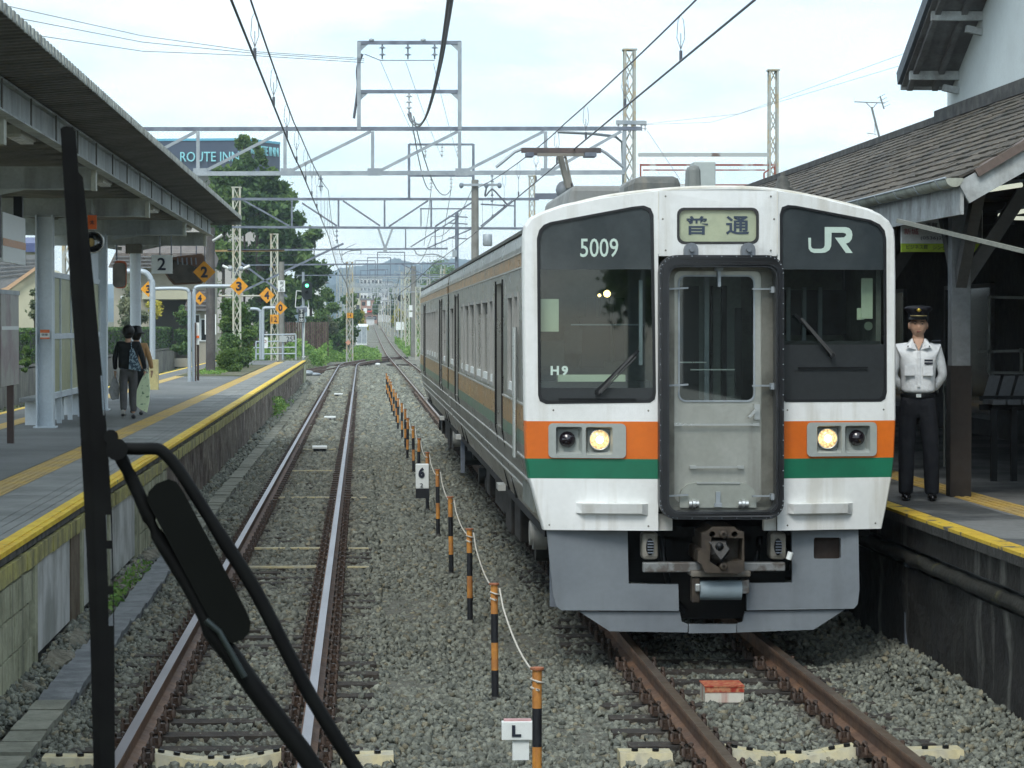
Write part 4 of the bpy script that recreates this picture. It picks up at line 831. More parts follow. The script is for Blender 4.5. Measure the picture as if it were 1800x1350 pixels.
# ---- roof gear
def roofbox(x0, x1, ytop, Y0, L_, zb, nm, mat, taper=0, bev=.05):
    a = at(x0, ytop, Y0); b = at(x1, ytop, Y0); m = MB(); z = a.z
    v = [(a.x, Y0, zb), (b.x, Y0, zb), (b.x, Y0 + L_, zb), (a.x, Y0 + L_, zb), (a.x + taper, Y0, z), (b.x - taper, Y0, z), (b.x - taper, Y0 + L_, z), (a.x + taper, Y0 + L_, z)]
    m.add(v, [(0, 3, 2, 1), (4, 5, 6, 7), (0, 1, 5, 4), (1, 2, 6, 5), (2, 3, 7, 6), (3, 0, 4, 7)]); return m.build(nm, mat, train, bevel=bev)
m_rg = M('roof_unit_grey', (.3, .31, .3), .6, c2=(.22, .23, .22), sc=1.5, streak=((.16, .14, .11), .5, 5), var=.05)
m_rgd = M('roof_unit_dark', (.11, .12, .115), .7, c2=(.17, .17, .15), sc=4, streak=((.25, .22, .17), .6, 8), var=.08)
roofbox(985, 1345, 326, 31, 4.2, 3.55, 'air_conditioner', m_rg, .12, .06)
v = roofbox(1112, 1200, 309, 26.5, 1.1, 3.55, 'roof_vent', m_rgd, .02, .07); roofbox(1100, 1140, 312, 27.7, 1.2, 3.55, 'roof_vent', m_rg, .05, .05)
roofbox(1208, 1235, 289, 24.6, .3, 3.6, 'antenna_housing', M('antenna_green_grey', (.2, .215, .2), .6, var=.05), .015, .05)
roofbox(1220, 1258, 284, 25.2, .35, 3.6, 'cable_box', M('cable_box_grey', (.42, .47, .45), .6, var=.04), 0, .01)
q = at(1376, 322, 22.4); mb = MB(); mb.lathe([(.075, -.1), (.085, -.07), (.085, -.02), (.06, -.01), (.06, .03), (.045, .04), (.045, .07), (.02, .08), (.02, .11), (0, .11)], (q.x, q.y, q.z - .02), 12); mb.box(q.x - .08, q.x + .08, q.y - .1, q.y + .1, q.z - .3, q.z - .11); mb.build('roof_horn', M('horn_dark', (.06, .062, .055), .6, c2=(.1, .1, .09), sc=14), train)
# pantograph
pg = bpy.data.objects.new('pantograph', None); COL.objects.link(pg); pg.parent = train; pg.matrix_parent_inverse = pinv(train)
YP = 35.4; m_pg = M('pantograph_grey', (.09, .08, .08), .5, .3, c2=(.13, .1, .09), sc=6); Pp = lambda x, y, d=0: at(x, y, YP + d)
MB().box(*[k for k in (Pp(916, 262).x, Pp(1056, 262).x, YP - .05, YP + .0, Pp(930, 269).z, Pp(930, 260).z)]).box(Pp(930, 262).x, Pp(1043, 262).x, YP + .35, YP + .4, Pp(930, 270).z, Pp(930, 260).z).build('collector_shoe', m_pg, pg)
for a in ([(872, 294), (888, 281), (905, 267), (918, 262), (932, 262)], [(1096, 294), (1080, 281), (1064, 268), (1052, 262), (1041, 262)]):
    MB().tube([Pp(x, y) for x, y in a], .022).tube([Pp(x, y, .38) for x, y in a], .022).build('shoe_horn', m_galv, pg)
MB().box(Pp(925, 262).x, Pp(938, 262).x, YP - .06, YP + .3, Pp(930, 275).z, Pp(930, 268).z).box(Pp(1028, 262).x, Pp(1048, 262).x, YP - .06, YP + .3, Pp(930, 275).z, Pp(930, 268).z).build('spring_box', m_insd if 'm_insd' in globals() else m_galvd, pg); MB().bar(Pp(945, 272, .18), Pp(1040, 272, .18), .05, .04).bar(Pp(984, 273, .15), Pp(999, 330, .2), .06, .06).bar(Pp(994, 276, .2), Pp(1004, 322, .2), .03, .03).build('upper_arm', M('arm_cream', (.27, .26, .23), .5, var=.05), pg)
MB().bar(Pp(998, 328, .5), Pp(1005, 345, 2.2), .12, .12).build('lower_arm', m_pg, pg); MB().bar(Pp(985, 340, .4), Pp(1045, 340, .4), .1, .1).bar(Pp(940, 345, 2.0), Pp(1060, 345, 2.0), .08, .08).build('base_frame', m_galvd, pg); MB().ball(Pp(990, 334, .3), .1, .1, .12).build('insulator', m_sk, pg)
# ================================================================== overhead line structures
def lattice(xl, xr, ytop, zb, Y, mat, parent, depth=.3, cell=None, cap=True):
    """a four-legged lattice column seen between pixels xl and xr"""
    a, b = at(xl, ytop, Y), at(xr, ytop, Y); x0, x1, zt = a.x, b.x, a.z; w_ = x1 - x0; t = max(.035, w_ * .2); cell = cell or w_ * 1.25
    for x in (x0 + t / 2, x1 - t / 2):
        for d in (0, depth): MB().box(x - t / 2, x + t / 2, Y + d - t / 2, Y + d + t / 2, zb, zt).build('leg', mat, parent)
    m = MB(); n = max(2, int((zt - zb) / cell)); c = (zt - zb) / n
    for i in range(n):
        p, q = (x0 + t, x1 - t) if i % 2 else (x1 - t, x0 + t)
        m.bar((p, Y - .01, zb + i * c), (q, Y - .01, zb + (i + 1) * c), t * .55, t * .3, up=(0, 1, 0)); m.bar((q, Y + depth, zb + i * c), (p, Y + depth, zb + (i + 1) * c), t * .55, t * .3, up=(0, 1, 0))
        m.bar((x0 + t / 2, Y, zb + i * c), (x0 + t / 2, Y + depth, zb + (i + 1) * c), t * .3, t * .5)
    m.build('lacing', mat, parent, kind='stuff')
    if cap: MB().box(x0 - .03, x1 + .03, Y - .05, Y + depth + .05, zt, zt + .04).build('cap', mat, parent)
def member(parent, p, q, Y, w_, mat, name='brace', dY=0):
    return MB().bar(at(p[0], p[1], Y + dY), at(q[0], q[1], Y + dY), w_, w_).build(name, mat, parent)
m_ins = M('porcelain', (.45, .48, .5), .25, var=.05); m_insd = M('insulator_grey', (.2, .24, .28), .3, var=.05)
def insulator(px, y0, y1, Y, parent, discs=3, r=.09, mat=None):
    a, b = at(px, y0, Y), at(px, y1, Y); m = MB(); m.cyl(a, b, r * .22, 6); h = (a.z - b.z)
    for k in range(discs):
        z = b.z + h * (k + .6) / (discs + .3); m.lathe([(r * .25, h * .12), (r * .5, h * .06), (r, 0), (r * .3, -h * .03)], (a.x, Y, z), 10)
    return m.build('insulator', mat or m_ins, parent)
gG = 'overhead line gantries over the tracks'
# --- gantry 1
Y1 = 70.0
g = thing('overhead_gantry', 'nearest pale steel truss gantry with a tall square frame on top', 'gantry', at(636, 571, Y1) * 1, group=gG)
MB().bar(at(100, 227, Y1), at(1128, 226, Y1), .10, .10).build('top_chord', m_galvd, g); MB().bar(at(100, 227, Y1 + .9), at(1128, 226, Y1 + .9), .10, .10).build('top_chord', m_galvd, g)
MB().bar(at(100, 306, Y1), at(1098, 303, Y1), .11, .11).build('bottom_chord', m_galv, g)
for x in (200, 348, 501, 655, 808, 959, 1097): member(g, (x, 231), (x, 302), Y1, .085, m_galv, 'post')
for a, b in (((210, 302), (345, 231)), ((356, 303), (497, 231)), ((508, 302), (652, 231)), ((662, 303), (805, 231)), ((816, 302), (956, 231)), ((966, 302), (1092, 231))): member(g, a, b, Y1, .075, m_galv, 'diagonal')
for x in (352, 505, 658, 812, 962): MB().box(at(x - 12, 300, Y1).x, at(x + 12, 300, Y1).x, Y1 - .07, Y1 - .05, at(x, 309, Y1).z, at(x, 296, Y1).z).build('gusset', m_galv, g)
lattice(1097, 1118, 88, ZR, Y1, M('pale_lattice', (.38, .4, .37), .6, c2=(.4, .34, .22), sc=2.5, lo=.5, hi=.6), g); lattice(108, 134, 210, ZL, Y1, MATS['pale_lattice'], g)
MB().bar(at(1083, 215, Y1), at(1136, 216, Y1), .14, .1).build('cross_arm', m_galv, g)
for x in (1087, 1128, 1134): insulator(x, 216, 230, Y1, g, 2, .06)
MB().tube([at(980, 232, Y1 + .2), at(1040, 235, Y1 + .2), at(1082, 240, Y1 + .2), at(1094, 250, Y1 + .2), at(1096, 300, Y1 + .2), at(1096, 380, Y1 + .2)], .04).build('conduit', m_galv, g)
for x in (631, 808): MB().bar(at(x, 74, Y1), at(x, 228, Y1), .1, .12).build('frame_post', m_galv, g)
MB().bar(at(628, 75, Y1), at(811, 75, Y1), .09, .09).build('frame_beam', m_galvd, g); MB().bar(at(631, 161, Y1), at(806, 161, Y1), .09, .09).build('frame_beam', m_galvd, g)
for x, s in ((634, 1), (805, -1)):
    for y in (78, 164): MB().add([at(x, y, Y1 - .02), at(x + 13 * s, y, Y1 - .02), at(x, y + 12, Y1 - .02), at(x, y, Y1 + .02), at(x + 13 * s, y, Y1 + .02), at(x, y + 12, Y1 + .02)], [(0, 1, 2), (3, 5, 4), (0, 3, 4, 1), (1, 4, 5, 2), (2, 5, 3, 0)]).build('gusset', m_galv, g)
for x in (672, 717, 764): insulator(x, 76, 104, Y1, g, 2, .1, m_insd)
for x in (653, 744): MB().lathe([(0, 0), (.07, 0), (.07, .06), (0, .08)], at(x, 73, Y1), 8).build('fitting', m_galv, g)
insulator(719, 163, 196, Y1, g, 3, .09)
insulator(564, 306, 336, Y1, g, 2, .08, m_insd); MB().tube(smoothpts([at(637, 95, Y1), at(628, 120, Y1), at(629, 150, Y1), at(626, 180, Y1), at(622, 208, Y1)], 4), .035).build('down_lead', M('lead_grey', (.1, .11, .13), .6), g)
MB().tube([at(641, 95, Y1), at(668, 106, Y1), at(764, 106, Y1)], .012).build('bus_wire', MATS['lead_grey'], g)
# --- the tall column by the roof with its rusty railings
g = thing('lattice_mast', 'tall pale lattice mast right of the train roof with rusty cross rails', 'mast', at(1360, 571, 74))
lattice(1352, 1369, 124, ZR, 74, MATS['pale_lattice'], g)
MB().bar(at(1122, 272, 74), at(1352, 272, 74), .08, .1).build('beam', M('beam_rust_patched', (.4, .43, .42), .6, c2=(.16, .12, .1), sc=1.1, lo=.56, hi=.6), g)
for y, x0, x1, t in ((290, 1126, 1362, .05), (299, 1130, 1345, .035), (325, 1180, 1350, .035), (331, 1260, 1345, .03)): MB().bar(at(x0, y, 74), at(x1, y, 74), t, t).build('rail', m_rustpaint, g)
for a, b in (((1362, 288), (1362, 335)), ((1343, 304), (1343, 340)), ((1343, 304), (1360, 293)), ((1126, 288), (1126, 330))): member(g, a, b, 74, .04, m_rustpaint, 'rail')
# --- gantry 2
Y2 = 105.0
g = thing('overhead_gantry', 'second gantry, a blue grey truss with a square frame and a V shaped hanger', 'gantry', at(636, 571, Y2), group=gG)
MB().bar(at(408, 350, Y2), at(947, 350, Y2), .1, .1).build('top_chord', m_galvd, g); MB().bar(at(408, 399, Y2), at(990, 402, Y2), .09, .09).build('bottom_chord', m_galvd, g)
for x in (513, 595, 676, 758, 838, 905): member(g, (x, 352), (x, 399), Y2, .07, m_galvd, 'post')
for a, b in (((428, 352), (508, 397)), ((531, 357), (592, 397)), ((603, 353), (668, 397)), ((684, 398), (752, 353)), ((765, 398), (834, 353)), ((845, 398), (900, 353))): member(g, a, b, Y2, .065, m_galvd, 'diagonal')
lattice(408, 423, 330, ZL - 1.2, Y2, m_creamlat, g); lattice(930, 941, 310, -.2, Y2, MATS['pale_lattice'], g)
for x in (719, 832): MB().bar(at(x, 253, Y2), at(x, 349, Y2), .1, .1).build('frame_post', m_galvd, g)
for y in (254, 309): MB().bar(at(719, y, Y2), at(832, y, Y2), .08, .08).build('frame_beam', m_galvd, g)
for x, y in ((748, 255), (777, 255), (805, 255), (758, 311), (793, 311)): insulator(x, y, y + 22, Y2, g, 3, .07)
for a, b in (((665, 401), (675, 432)), ((690, 401), (679, 432))): member(g, a, b, Y2, .08, m_galv, 'hanger')
member(g, (677, 430), (677, 442), Y2, .14, m_galv, 'hanger_clamp'); insulator(592, 401, 428, Y2, g, 3, .07, m_insd)
# --- gantry 3
Y3 = 150.0
g = thing('overhead_gantry', 'third gantry, a low pipe truss just beyond the hanging V', 'gantry', at(636, 571, Y3), group=gG)
for a, b, t in (((400, 440), (787, 437), .1), ((738, 367), (835, 367), .07), ((740, 367), (740, 398), .07), ((705, 401), (900, 401), .1), ((713, 402), (713, 436), .07), ((765, 402), (765, 436), .07), ((722, 434), (800, 385), .07), ((752, 436), (832, 401), .07), ((600, 440), (626, 428), .03)): member(g, a, b, Y3, t, m_galvd, 'beam')
MB().tube(smoothpts([at(728, 438, Y3), at(736, 448, Y3), at(765, 447, Y3), at(790, 458, Y3)], 4), .04).build('bracket_arm', m_galv, g); MB().tube(smoothpts([at(600, 450, Y3), at(612, 442, Y3), at(633, 440, Y3), at(634, 446, Y3)], 4), .03).build('bracket_arm', m_galv, g)
lattice(475, 489, 412, -.3, Y3, m_creamlat, g); MB().bar(at(375, 441, Y3), at(500, 440, Y3), .1, .1).build('rusty_beam', M('rust_yellow_beam', (.36, .27, .12), .7, c2=(.25, .14, .06), sc=1.5), g)
for a, b in (((424, 462), (505, 522)), ((418, 516), (604, 428))): member(g, a, b, Y3, .11, m_galvd, 'guy_brace')
insulator(601, 440, 462, Y3, g, 2, .09)
# --- gantry 4
Y4 = 196.0
g = thing('overhead_gantry', 'fourth gantry with a cream lattice mast standing in the weeds by the turnout', 'gantry', at(636, 571, Y4), group=gG)
for a, b, t in (((430, 466), (800, 463), .11), ((520, 484), (790, 483), .07), ((705, 464), (760, 490), .07)): member(g, a, b, Y4, t, m_galvd, 'beam')
lattice(608, 621, 461, -.3, Y4, MATS['pale_lattice'], g); MB().box(at(609, 1, Y4).x, at(620, 1, Y4).x, Y4 - .12, Y4 - .08, at(609, 559, Y4).z, at(609, 550, Y4).z).build('number_plate', m_signy, g); text('14', .3, m_ink, 'plate_number', g, at(614.5, 554.5, Y4 - .13), width=.25, height=.24)
o = MB().plate([(-.2, 0), (0, -.2), (.2, 0), (0, .2)], [], lambda a, b: at(612, 602, Y4 - .15) + Vector((a, 0, b)), lambda a, b: at(612, 602, Y4 - .11) + Vector((a, 0, b))).build('warning_plate', M('faded_orange', (.6, .3, .2), .6), g)
# --- far gantries, all copies of one
yy = 242.0
def portal(Y, xl, xr, H, label, mat):
    g = thing('overhead_gantry', label, 'gantry', (0, Y, gz(Y)), group='far line gantries'); z0 = gz(Y) - .3
    for x in (xl, xr):
        m = MB()
        for s in (-.16, .16): m.box(x + s - .035, x + s + .035, Y - .04, Y + .04, z0, z0 + H + 1)
        for i in range(int(H / .45)): m.bar((x - .16 * (-1) ** i, Y, z0 + i * .45), (x + .16 * (-1) ** i, Y, z0 + i * .45 + .45), .035, .035)
        m.build('mast', mat, g)
    m = MB()
    for z in (H - .9, H): m.box(xl, xr, Y - .05, Y + .05, z0 + z - .045, z0 + z + .045)
    for i in range(int((xr - xl) / 1.2)): m.bar((xl + i * 1.2, Y, z0 + H - (.9 if i % 2 else 0)), (xl + (i + 1) * 1.2, Y, z0 + H - (0 if i % 2 else .9)), .05, .05)
    m.build('truss', m_galv, g)
    f = MB(); a, b = xl + 2 + (Y % 7) * .3, xl + 4.4 + (Y % 7) * .3
    for x in (a, b): f.box(x - .04, x + .04, Y - .04, Y + .04, z0 + H, z0 + H + 2.2)
    f.box(a, b, Y - .04, Y + .04, z0 + H + 2.1, z0 + H + 2.2); f.build('top_frame', m_galvd, g)
    i_ = MB()
    for x in (XR, XR + .9, XR - 1.4): i_.cyl((x, Y, z0 + H - 1.9), (x, Y, z0 + H - .9), .05, 6)
    i_.build('insulator_strings', m_ins, g, kind='stuff')
WORDS = ['first', 'second', 'third', 'fourth', 'fifth', 'sixth', 'seventh', 'eighth', 'ninth', 'tenth']
for i, Y in enumerate((240, 282, 322, 365, 410, 450, 495, 540, 590)):
    portal(Y, -1.2 - (i % 3) * .8, 7.2 + (i % 2) * .8 + i * .35, 7.2 + .3 * (i % 3), f'{WORDS[i]} of the far line gantries counted from the turnout', (MATS['pale_lattice'], m_creamlat)[i % 2])
# masts along the right of the far track
gM = 'masts right of the far track'
for i, (px, Y, yt, w_, mt) in enumerate(((697, 330, 500, 8, 0), (708, 300, 478, 7, 1), (716, 260, 470, 8, 1), (727, 235, 468, 11, 2), (735, 215, 505, 10, 1), (684, 380, 520, 6, 0), (676, 430, 528, 5, 0), (668, 470, 535, 5, 1))):
    if mt == 2: m = thing('utility_pole', 'grey concrete pole with white plates between the cream masts far right', 'pole', (at(px, 571, Y).x, Y, gz(Y) - .3)); MB().cyl((at(px, 571, Y).x, Y, gz(Y) - .4), at(px, yt, Y), w_ / 2 * Y / FPX, 8, 0, w_ / 2.6 * Y / FPX).build('shaft', M('concrete_pole', (.24, .24, .22), .8, c2=(.19, .19, .17), sc=2), m)
    else:
        m = thing('lattice_mast', ['widest cream lattice mast beside the far right verge', 'cream lattice mast just left of the concrete pole far right', 'cream lattice mast behind the signals far right', '', 'cream lattice mast half hidden by the train end', 'grey lattice mast far along the line', 'small grey lattice mast farther along the line', 'tiny mast near the end of the visible line'][i], 'mast', (at(px, 571, Y).x, Y, gz(Y) - .3), gM)
        lattice(px - w_ / 2, px + w_ / 2, yt, gz(Y) - .4, Y, (MATS['pale_lattice'], m_creamlat)[mt], m)
        MB().bar(at(px - 22, yt + 8, Y), at(px + 26, yt + 8, Y), .08, .08).build('cross_arm', m_galv, m)
    for k in range(3): insulator(px - 14 + 14 * k, yt - 2, yt + 7, Y, m, 2, .1)
# --- concrete utility pole above the train with transformer
g = thing('utility_pole', 'round concrete utility pole with insulator crossarm behind the train roof', 'pole', at(835, 571, 92))
p0 = at(835, 316, 92); MB().cyl((p0.x, 92, -.3), p0, .15, 14, 0, .12).build('shaft', M('concrete_pole', (.24, .24, .22), .8), g)
MB().bar(at(808, 325, 91.8), at(882, 325, 91.8), .08, .08).build('cross_arm', m_galv, g); MB().bar(at(845, 359, 91.8), at(905, 362, 91.8), .05, .05).build('cross_arm', m_galvd, g)
for x in (811, 855, 878): MB().ball(at(x, 326, 91.7), .08, .08, .1).build('insulator', m_insd, g)
insulator(865, 303, 325, 91.8, g, 2, .08, m_insd); insulator(865, 326, 360, 91.8, g, 3, .06, m_insd)
MB().tube(smoothpts([at(855, 330, 91.6), at(853, 345, 91.6), at(865, 333, 91.6), at(878, 345, 91.6), at(892, 360, 91.6)], 4), .03).build('jumper_wire', MATS['lead_grey'], g)
t = MB(); q = at(857, 422, 91.6); t.lathe([(.0, .2), (.14, .2), (.16, .17), (.16, -.17), (.14, -.2), (0, -.2)], q, 14); t.build('transformer', m_galv, g)
g = thing('utility_pole', 'thin steel pole with small crossarms left of the concrete utility pole', 'pole', at(803, 571, 135))
MB().cyl((at(803, 571, 135).x, 135, -.3), at(803, 374, 135), .09, 8).build('shaft', m_galvd, g)
for y in (380, 392, 418): MB().bar(at(788, y, 135), at(822, y + 2, 135), .06, .06).build('cross_arm', m_galvd, g)
MB().box(at(795, 440, 135).x, at(803, 440, 135).x, 134.7, 135, at(795, 452, 135).z, at(795, 440, 135).z).build('transformer', m_galv, g)
# ------------------------------------------------------------------ wires
m_wire = M('wire_dark', (.11, .12, .14), .5, .3, var=0); m_wirel = M('wire_light', (.14, .15, .16), .5, .3, var=0)
SUP = [-20, 70, 105, 150, 196, 240, 282, 322, 365, 410, 450, 495, 540, 590]
def catenary(xc, label):
    t = thing('catenary_wire', label, 'overhead wire', (xc, 0, 4.9))
    st = lambda i: .12 if i % 2 else -.12
    ys = np.arange(4, 590, 3.); 
    def xs(y): return xc + np.interp(y, SUP, [st(i) for i in range(len(SUP))]) * (0 if y < 40 else 1) * .5
    def zm(y):
        i = max(k for k in range(len(SUP)) if SUP[k] <= y); a, b = SUP[i], SUP[min(i + 1, len(SUP) - 1)]; b = b if b > a else a + 45; u = (y - a) / (b - a)
        return 6.1 - (4 * u * (1 - u)) * (.78 if a < 0 else .45)
    rr = lambda y, r: r * (1 if y < 80 else min(2.2, y / 80))
    MB().tube([(xs(y), y, 4.92 + gz(y)) for y in ys], [rr(y, .0105) for y in ys], 5).build('contact_wire', m_wire, t)
    MB().tube([(xs(y), y, zm(y) + gz(y)) for y in ys], [rr(y, .009) for y in ys], 5).build('messenger_wire', m_wire, t)
    for y in np.arange(8.5, 180, 5.):
        a, b = Vector((xs(y), y, zm(y))), Vector((xs(y), y, 4.92)); d = MB().cyl(b, a - Vector((0, 0, min(.3, (a - b).length * .4))), .0035, 4)
        if y < 60: d.cyl(b + Vector((0, 0, .0)), b + Vector((0, 0, .09)), .014, 6); q = a - Vector((0, 0, .3)); d.tube([q, q + Vector((.035, 0, .1)), q + Vector((.025, 0, .25)), a, q + Vector((-.025, 0, .25)), q + Vector((-.035, 0, .1)), q], .003, 4)
        d.build('dropper', m_wire, t)
catenary(XL, 'contact wire with droppers hanging over the left track'); catenary(XR, 'contact wire with droppers hanging over the train')
f = thing('feeder_cable', 'thick sagging power cable coming down at the top middle', 'cable', at(719, 196, Y1))
pts = [at(719, 197, Y1), at(724, 210, Y1 - 1), at(733, 218, Y1 - 3), at(741, 217, 64), at(751, 200, 58), at(762, 165, 49), (at(775, 110, 39)), at(786, 45, 31), at(795, -15, 26), at(806, -110, 21)]
MB().tube(smoothpts(pts, 6), .026, 8).build('cable', M('cable_grey', (.1, .105, .115), .5), f)
pts = [p + Vector((-.03, 0, -.05 if k < 8 else -.03)) for k, p in enumerate(pts)]; MB().tube(smoothpts(pts, 6), .02, 8).build('cable', MATS['cable_grey'], f)
def wire(pts, r, label=None, parent=None, mat=None, sag=0, n=10):
    pts = [Vector(p) for p in pts]
    if len(pts) == 2: a, b = pts; pts = [a.lerp(b, i / n) - Vector((0, 0, sag * 4 * (i / n) * (1 - i / n))) for i in range(n + 1)]
    o = MB().tube(pts, r, 5).build('overhead_wire' if parent is None else 'wire', mat or m_wirel, parent)
    if parent is None: tag(o, label, 'wire')
    return o
f = thing('feeder_wires', 'feeder wires running from the square frame to the second frame', 'wire', at(719, 196, Y1))
for a, b, r, s in (((722, 198), (758, 333), .016, .6), ((727, 205), (793, 333), .016, .9), ((668, 105), (748, 277), .007, .1), ((713, 108), (777, 277), .007, .1), ((762, 112), (805, 277), .007, .1), ((758, 333), (745, 432), .014, .1), ((793, 333), (775, 430), .014, .1)):
    Ya, Yb = (Y1, Y2) if a[1] < 300 else (Y2, Y3); wire([at(a[0], a[1], Ya), at(b[0], b[1], Yb)], r, None, f, m_wirel if r < .01 else m_wire, s)
f = thing('signal_wires', 'three thin wires sagging across the sky from the left to the square frame', 'wire', at(300, 60, Y1))
for y0, y1 in ((5, 101), (24, 104), (52, 108)): wire([at(-30, y0 - 4, 50), at(250, (y0 + y1) / 2 + 10, 62), at(450, y1 - 10, 68), at(640, y1 + 2, Y1)], .008, None, f)
wire([at(1134, 218, Y1), at(1300, 200, 60), at(1600, 90, 45), at(1810, -40, 40)], .004, 'upper of two faint wires rising to the right of the lattice mast'); wire([at(1134, 219, Y1), at(1250, 215, 62), at(1600, 110, 46), at(1810, 20, 42)], .004, 'lower of two faint wires rising to the right of the lattice mast')
wire([at(1138, 230, Y1), at(1195, 315, 66)], .006, 'thin stay wire dropping behind the train roof from the crossarm')
wire([at(848, 420, 91), at(838, 300, 92), at(1040, 180, 80)], .006, 'thin wire rising right from the concrete utility pole') if 0 else None
wire([at(430, 450, 196), at(620, 446, 210), at(800, 452, 196)], .012, 'long thin wire crossing the sky low over the hills')
wire([at(860, 420, 92), at(700, 300, 100), at(662, 100, Y1)], .006, 'thin wire from the transformer up to the square frame') if 0 else None
# span of left side lamp wires near the cream mast
# ================================================================== striped posts and rope
m_po = M('post_orange', (.56, .25, .045), .55, c2=(.4, .17, .05), sc=8, streak=((.2, .07, .03), .6, 14), var=.1); m_pb = M('post_black', (.013, .014, .017), .5, var=.15); m_cap = M('post_cap_rust', (.36, .12, .05), .7, c2=(.25, .1, .05), sc=20)
po = []
H0, NP = .66, 19
def post_mesh():
    out = []
    zs = [-.9, -.69, -.47, -.24, -.06]
    return zs
ORD = ['nearest', 'second nearest', 'third nearest', 'fourth nearest', 'fifth nearest', 'sixth nearest', 'seventh nearest', 'eighth nearest', 'ninth nearest', 'tenth nearest', 'eleventh nearest', 'twelfth nearest', 'thirteenth nearest', 'fourteenth nearest', 'fifteenth nearest', 'sixteenth nearest', 'seventeenth nearest', 'eighteenth nearest', 'farthest']
pr0 = None
tops = []
for i in range(NP):
    y = 15.3 + 5.18 * i + random.uniform(-.12, .12) * (i > 2); x = at(944 if i == 0 else 870 if i == 1 else 826 if i == 2 else 793 if i == 3 else 770 if i == 4 else 755, 1100, y).x if i < 5 else .98 + random.uniform(-.03, .03)
    lab = f'{ORD[i]} orange and black striped post of the roped row between the tracks'
    if pr0 is None:
        pr0 = thing('striped_post', lab, 'post', (0, 0, 0), 'striped posts between the tracks')
        zt = H0
        for k, (a, b) in enumerate(((.0, .22), (.22, .44), (.44, .65), (.65, .95))): MB().cyl((0, 0, zt - a), (0, 0, zt - b), .0275, 12, 0, caps=False).build('band', (m_po, m_pb)[k % 2], pr0)
        MB().cyl((0, 0, zt), (0, 0, zt + .012), .04, 14).build('cap', m_cap, pr0); MB().cyl((0, 0, -.24), (0, 0, -.19), .036, 10).build('foot', m_lip, pr0)
        p = pr0
    else: p = dup(pr0, (0, 0, 0), lab)
    dz = random.uniform(-.02, .02) * (i > 0); p.location = (x, y, dz); p.rotation_euler = (random.uniform(-.012, .012), random.uniform(-.02, .02), random.uniform(0, 3)) if i else (0, 0, 0)
    tops.append(Vector((x, y, H0 + dz - .06)))
rp_ = MB(); pts = []
for i, a in enumerate(tops):
    if i: 
        b = tops[i - 1]
        for k in range(1, 8): u = k / 8; pts.append(b.lerp(a, u) - Vector((0, 0, .11 * 4 * u * (1 - u))) + Vector((.03, 0, 0)))
    for t in (range(0, 8) if i in (0, 1, 2) else range(0, 4)): pts.append(a + Vector((.036 * math.cos(t * 1.6), .036 * math.sin(t * 1.6), -.012 * t + .03)))
rp_.tube(pts, .007, 5); tag(rp_.build('rope', m_rope), 'pale rope strung along the tops of the striped posts', 'rope')
# white L marker and kilometre post
t = thing('track_sign', 'small white board with a black letter L beside the nearest striped post', 'sign', at(913, 1330, 15.9))
def pxbox(x0, x1, y0, y1, Y, d, nm, mat, parent, bevel=0): a, b = at(x0, y0, Y), at(x1, y1, Y); return MB().box(a.x, b.x, Y, Y + d, b.z, a.z).build(nm, mat, parent, bevel=bevel)
pxbox(882, 937, 1269, 1301, 15.8, .06, 'board', m_signw, t, .004); pxbox(901, 930, 1301, 1336, 15.82, .05, 'stem', m_signw, t); pxbox(886, 934, 1265, 1269, 15.82, .05, 'top_edge', M('pinkish_edge', (.5, .3, .3), .6), t)
text('L', .1, m_ink, 'letter', t, at(908, 1285, 15.795), width=.055, height=.068, bold=.004)
t = thing('kilometre_post', 'short white post with the number 6 half hidden by a striped post', 'marker', at(741, 870, 40.2))
pxbox(731, 754, 816, 859, 40.2, .18, 'panel', m_signw, t, .01); pxbox(731, 755, 859, 876, 40.19, .2, 'base', m_pb, t)
text('6', .1, m_ink, 'number', t, at(741, 831, 40.19), width=.095, height=.16, bold=.006); text('2', .1, m_ink, 'number', t, at(741, 853, 40.19), width=.045, height=.06)
# ================================================================== the wiper in the foreground, on our own train
YW = 2.2
wp = thing('windscreen_wiper', 'large black out of focus wiper with a twin arm standing up at the left', 'wiper', at(200, 1400, YW))
m_wb = M('wiper_black', (.003, .0035, .004), .7, spec=.12, c2=(.005, .006, .006), sc=30, var=.1)
Wp = lambda x, y, d=0: at(x, y, YW + d)
def ribbon(pts, w_, d0, d1, nm, mat, parent, holes=()):
    return MB().plate([(p[0], p[1]) for p in pts], holes, lambda a, b: at(a, b, YW + d0), lambda a, b: at(a, b, YW + d1), 0).build(nm, mat, parent)
ribbon([(106, 226), (112, 222), (128, 223), (133, 232), (150, 470), (170, 700), (183, 900), (190, 1100), (196, 1500), (168, 1500), (158, 1100), (146, 850), (138, 700), (122, 480)], 0, 0, .012, 'rubber_blade', m_wb, wp)
frame_out = [(136, 300), (146, 312), (163, 480), (178, 640), (188, 760), (197, 900), (201, 1100), (203, 1500), (178, 1500), (172, 1100), (162, 800), (150, 600)]
holes = [[(177, 660), (180, 660), (184, 730), (181, 730)], [(186, 905), (194, 905), (196, 950), (188, 950)], [(188, 965), (196, 965), (198, 1030), (190, 1030)], [(190, 1045), (198, 1045), (199, 1100), (191, 1100)]]
ribbon(frame_out, 0, -.004, .006, 'blade_frame', m_wb, wp, holes)
MB().cyl(Wp(205, 790, -.02), Wp(205, 790, .02), .009, 12).cyl(Wp(195, 768, -.02), Wp(195, 768, .01), .006, 10).build('joint', m_wb, wp)
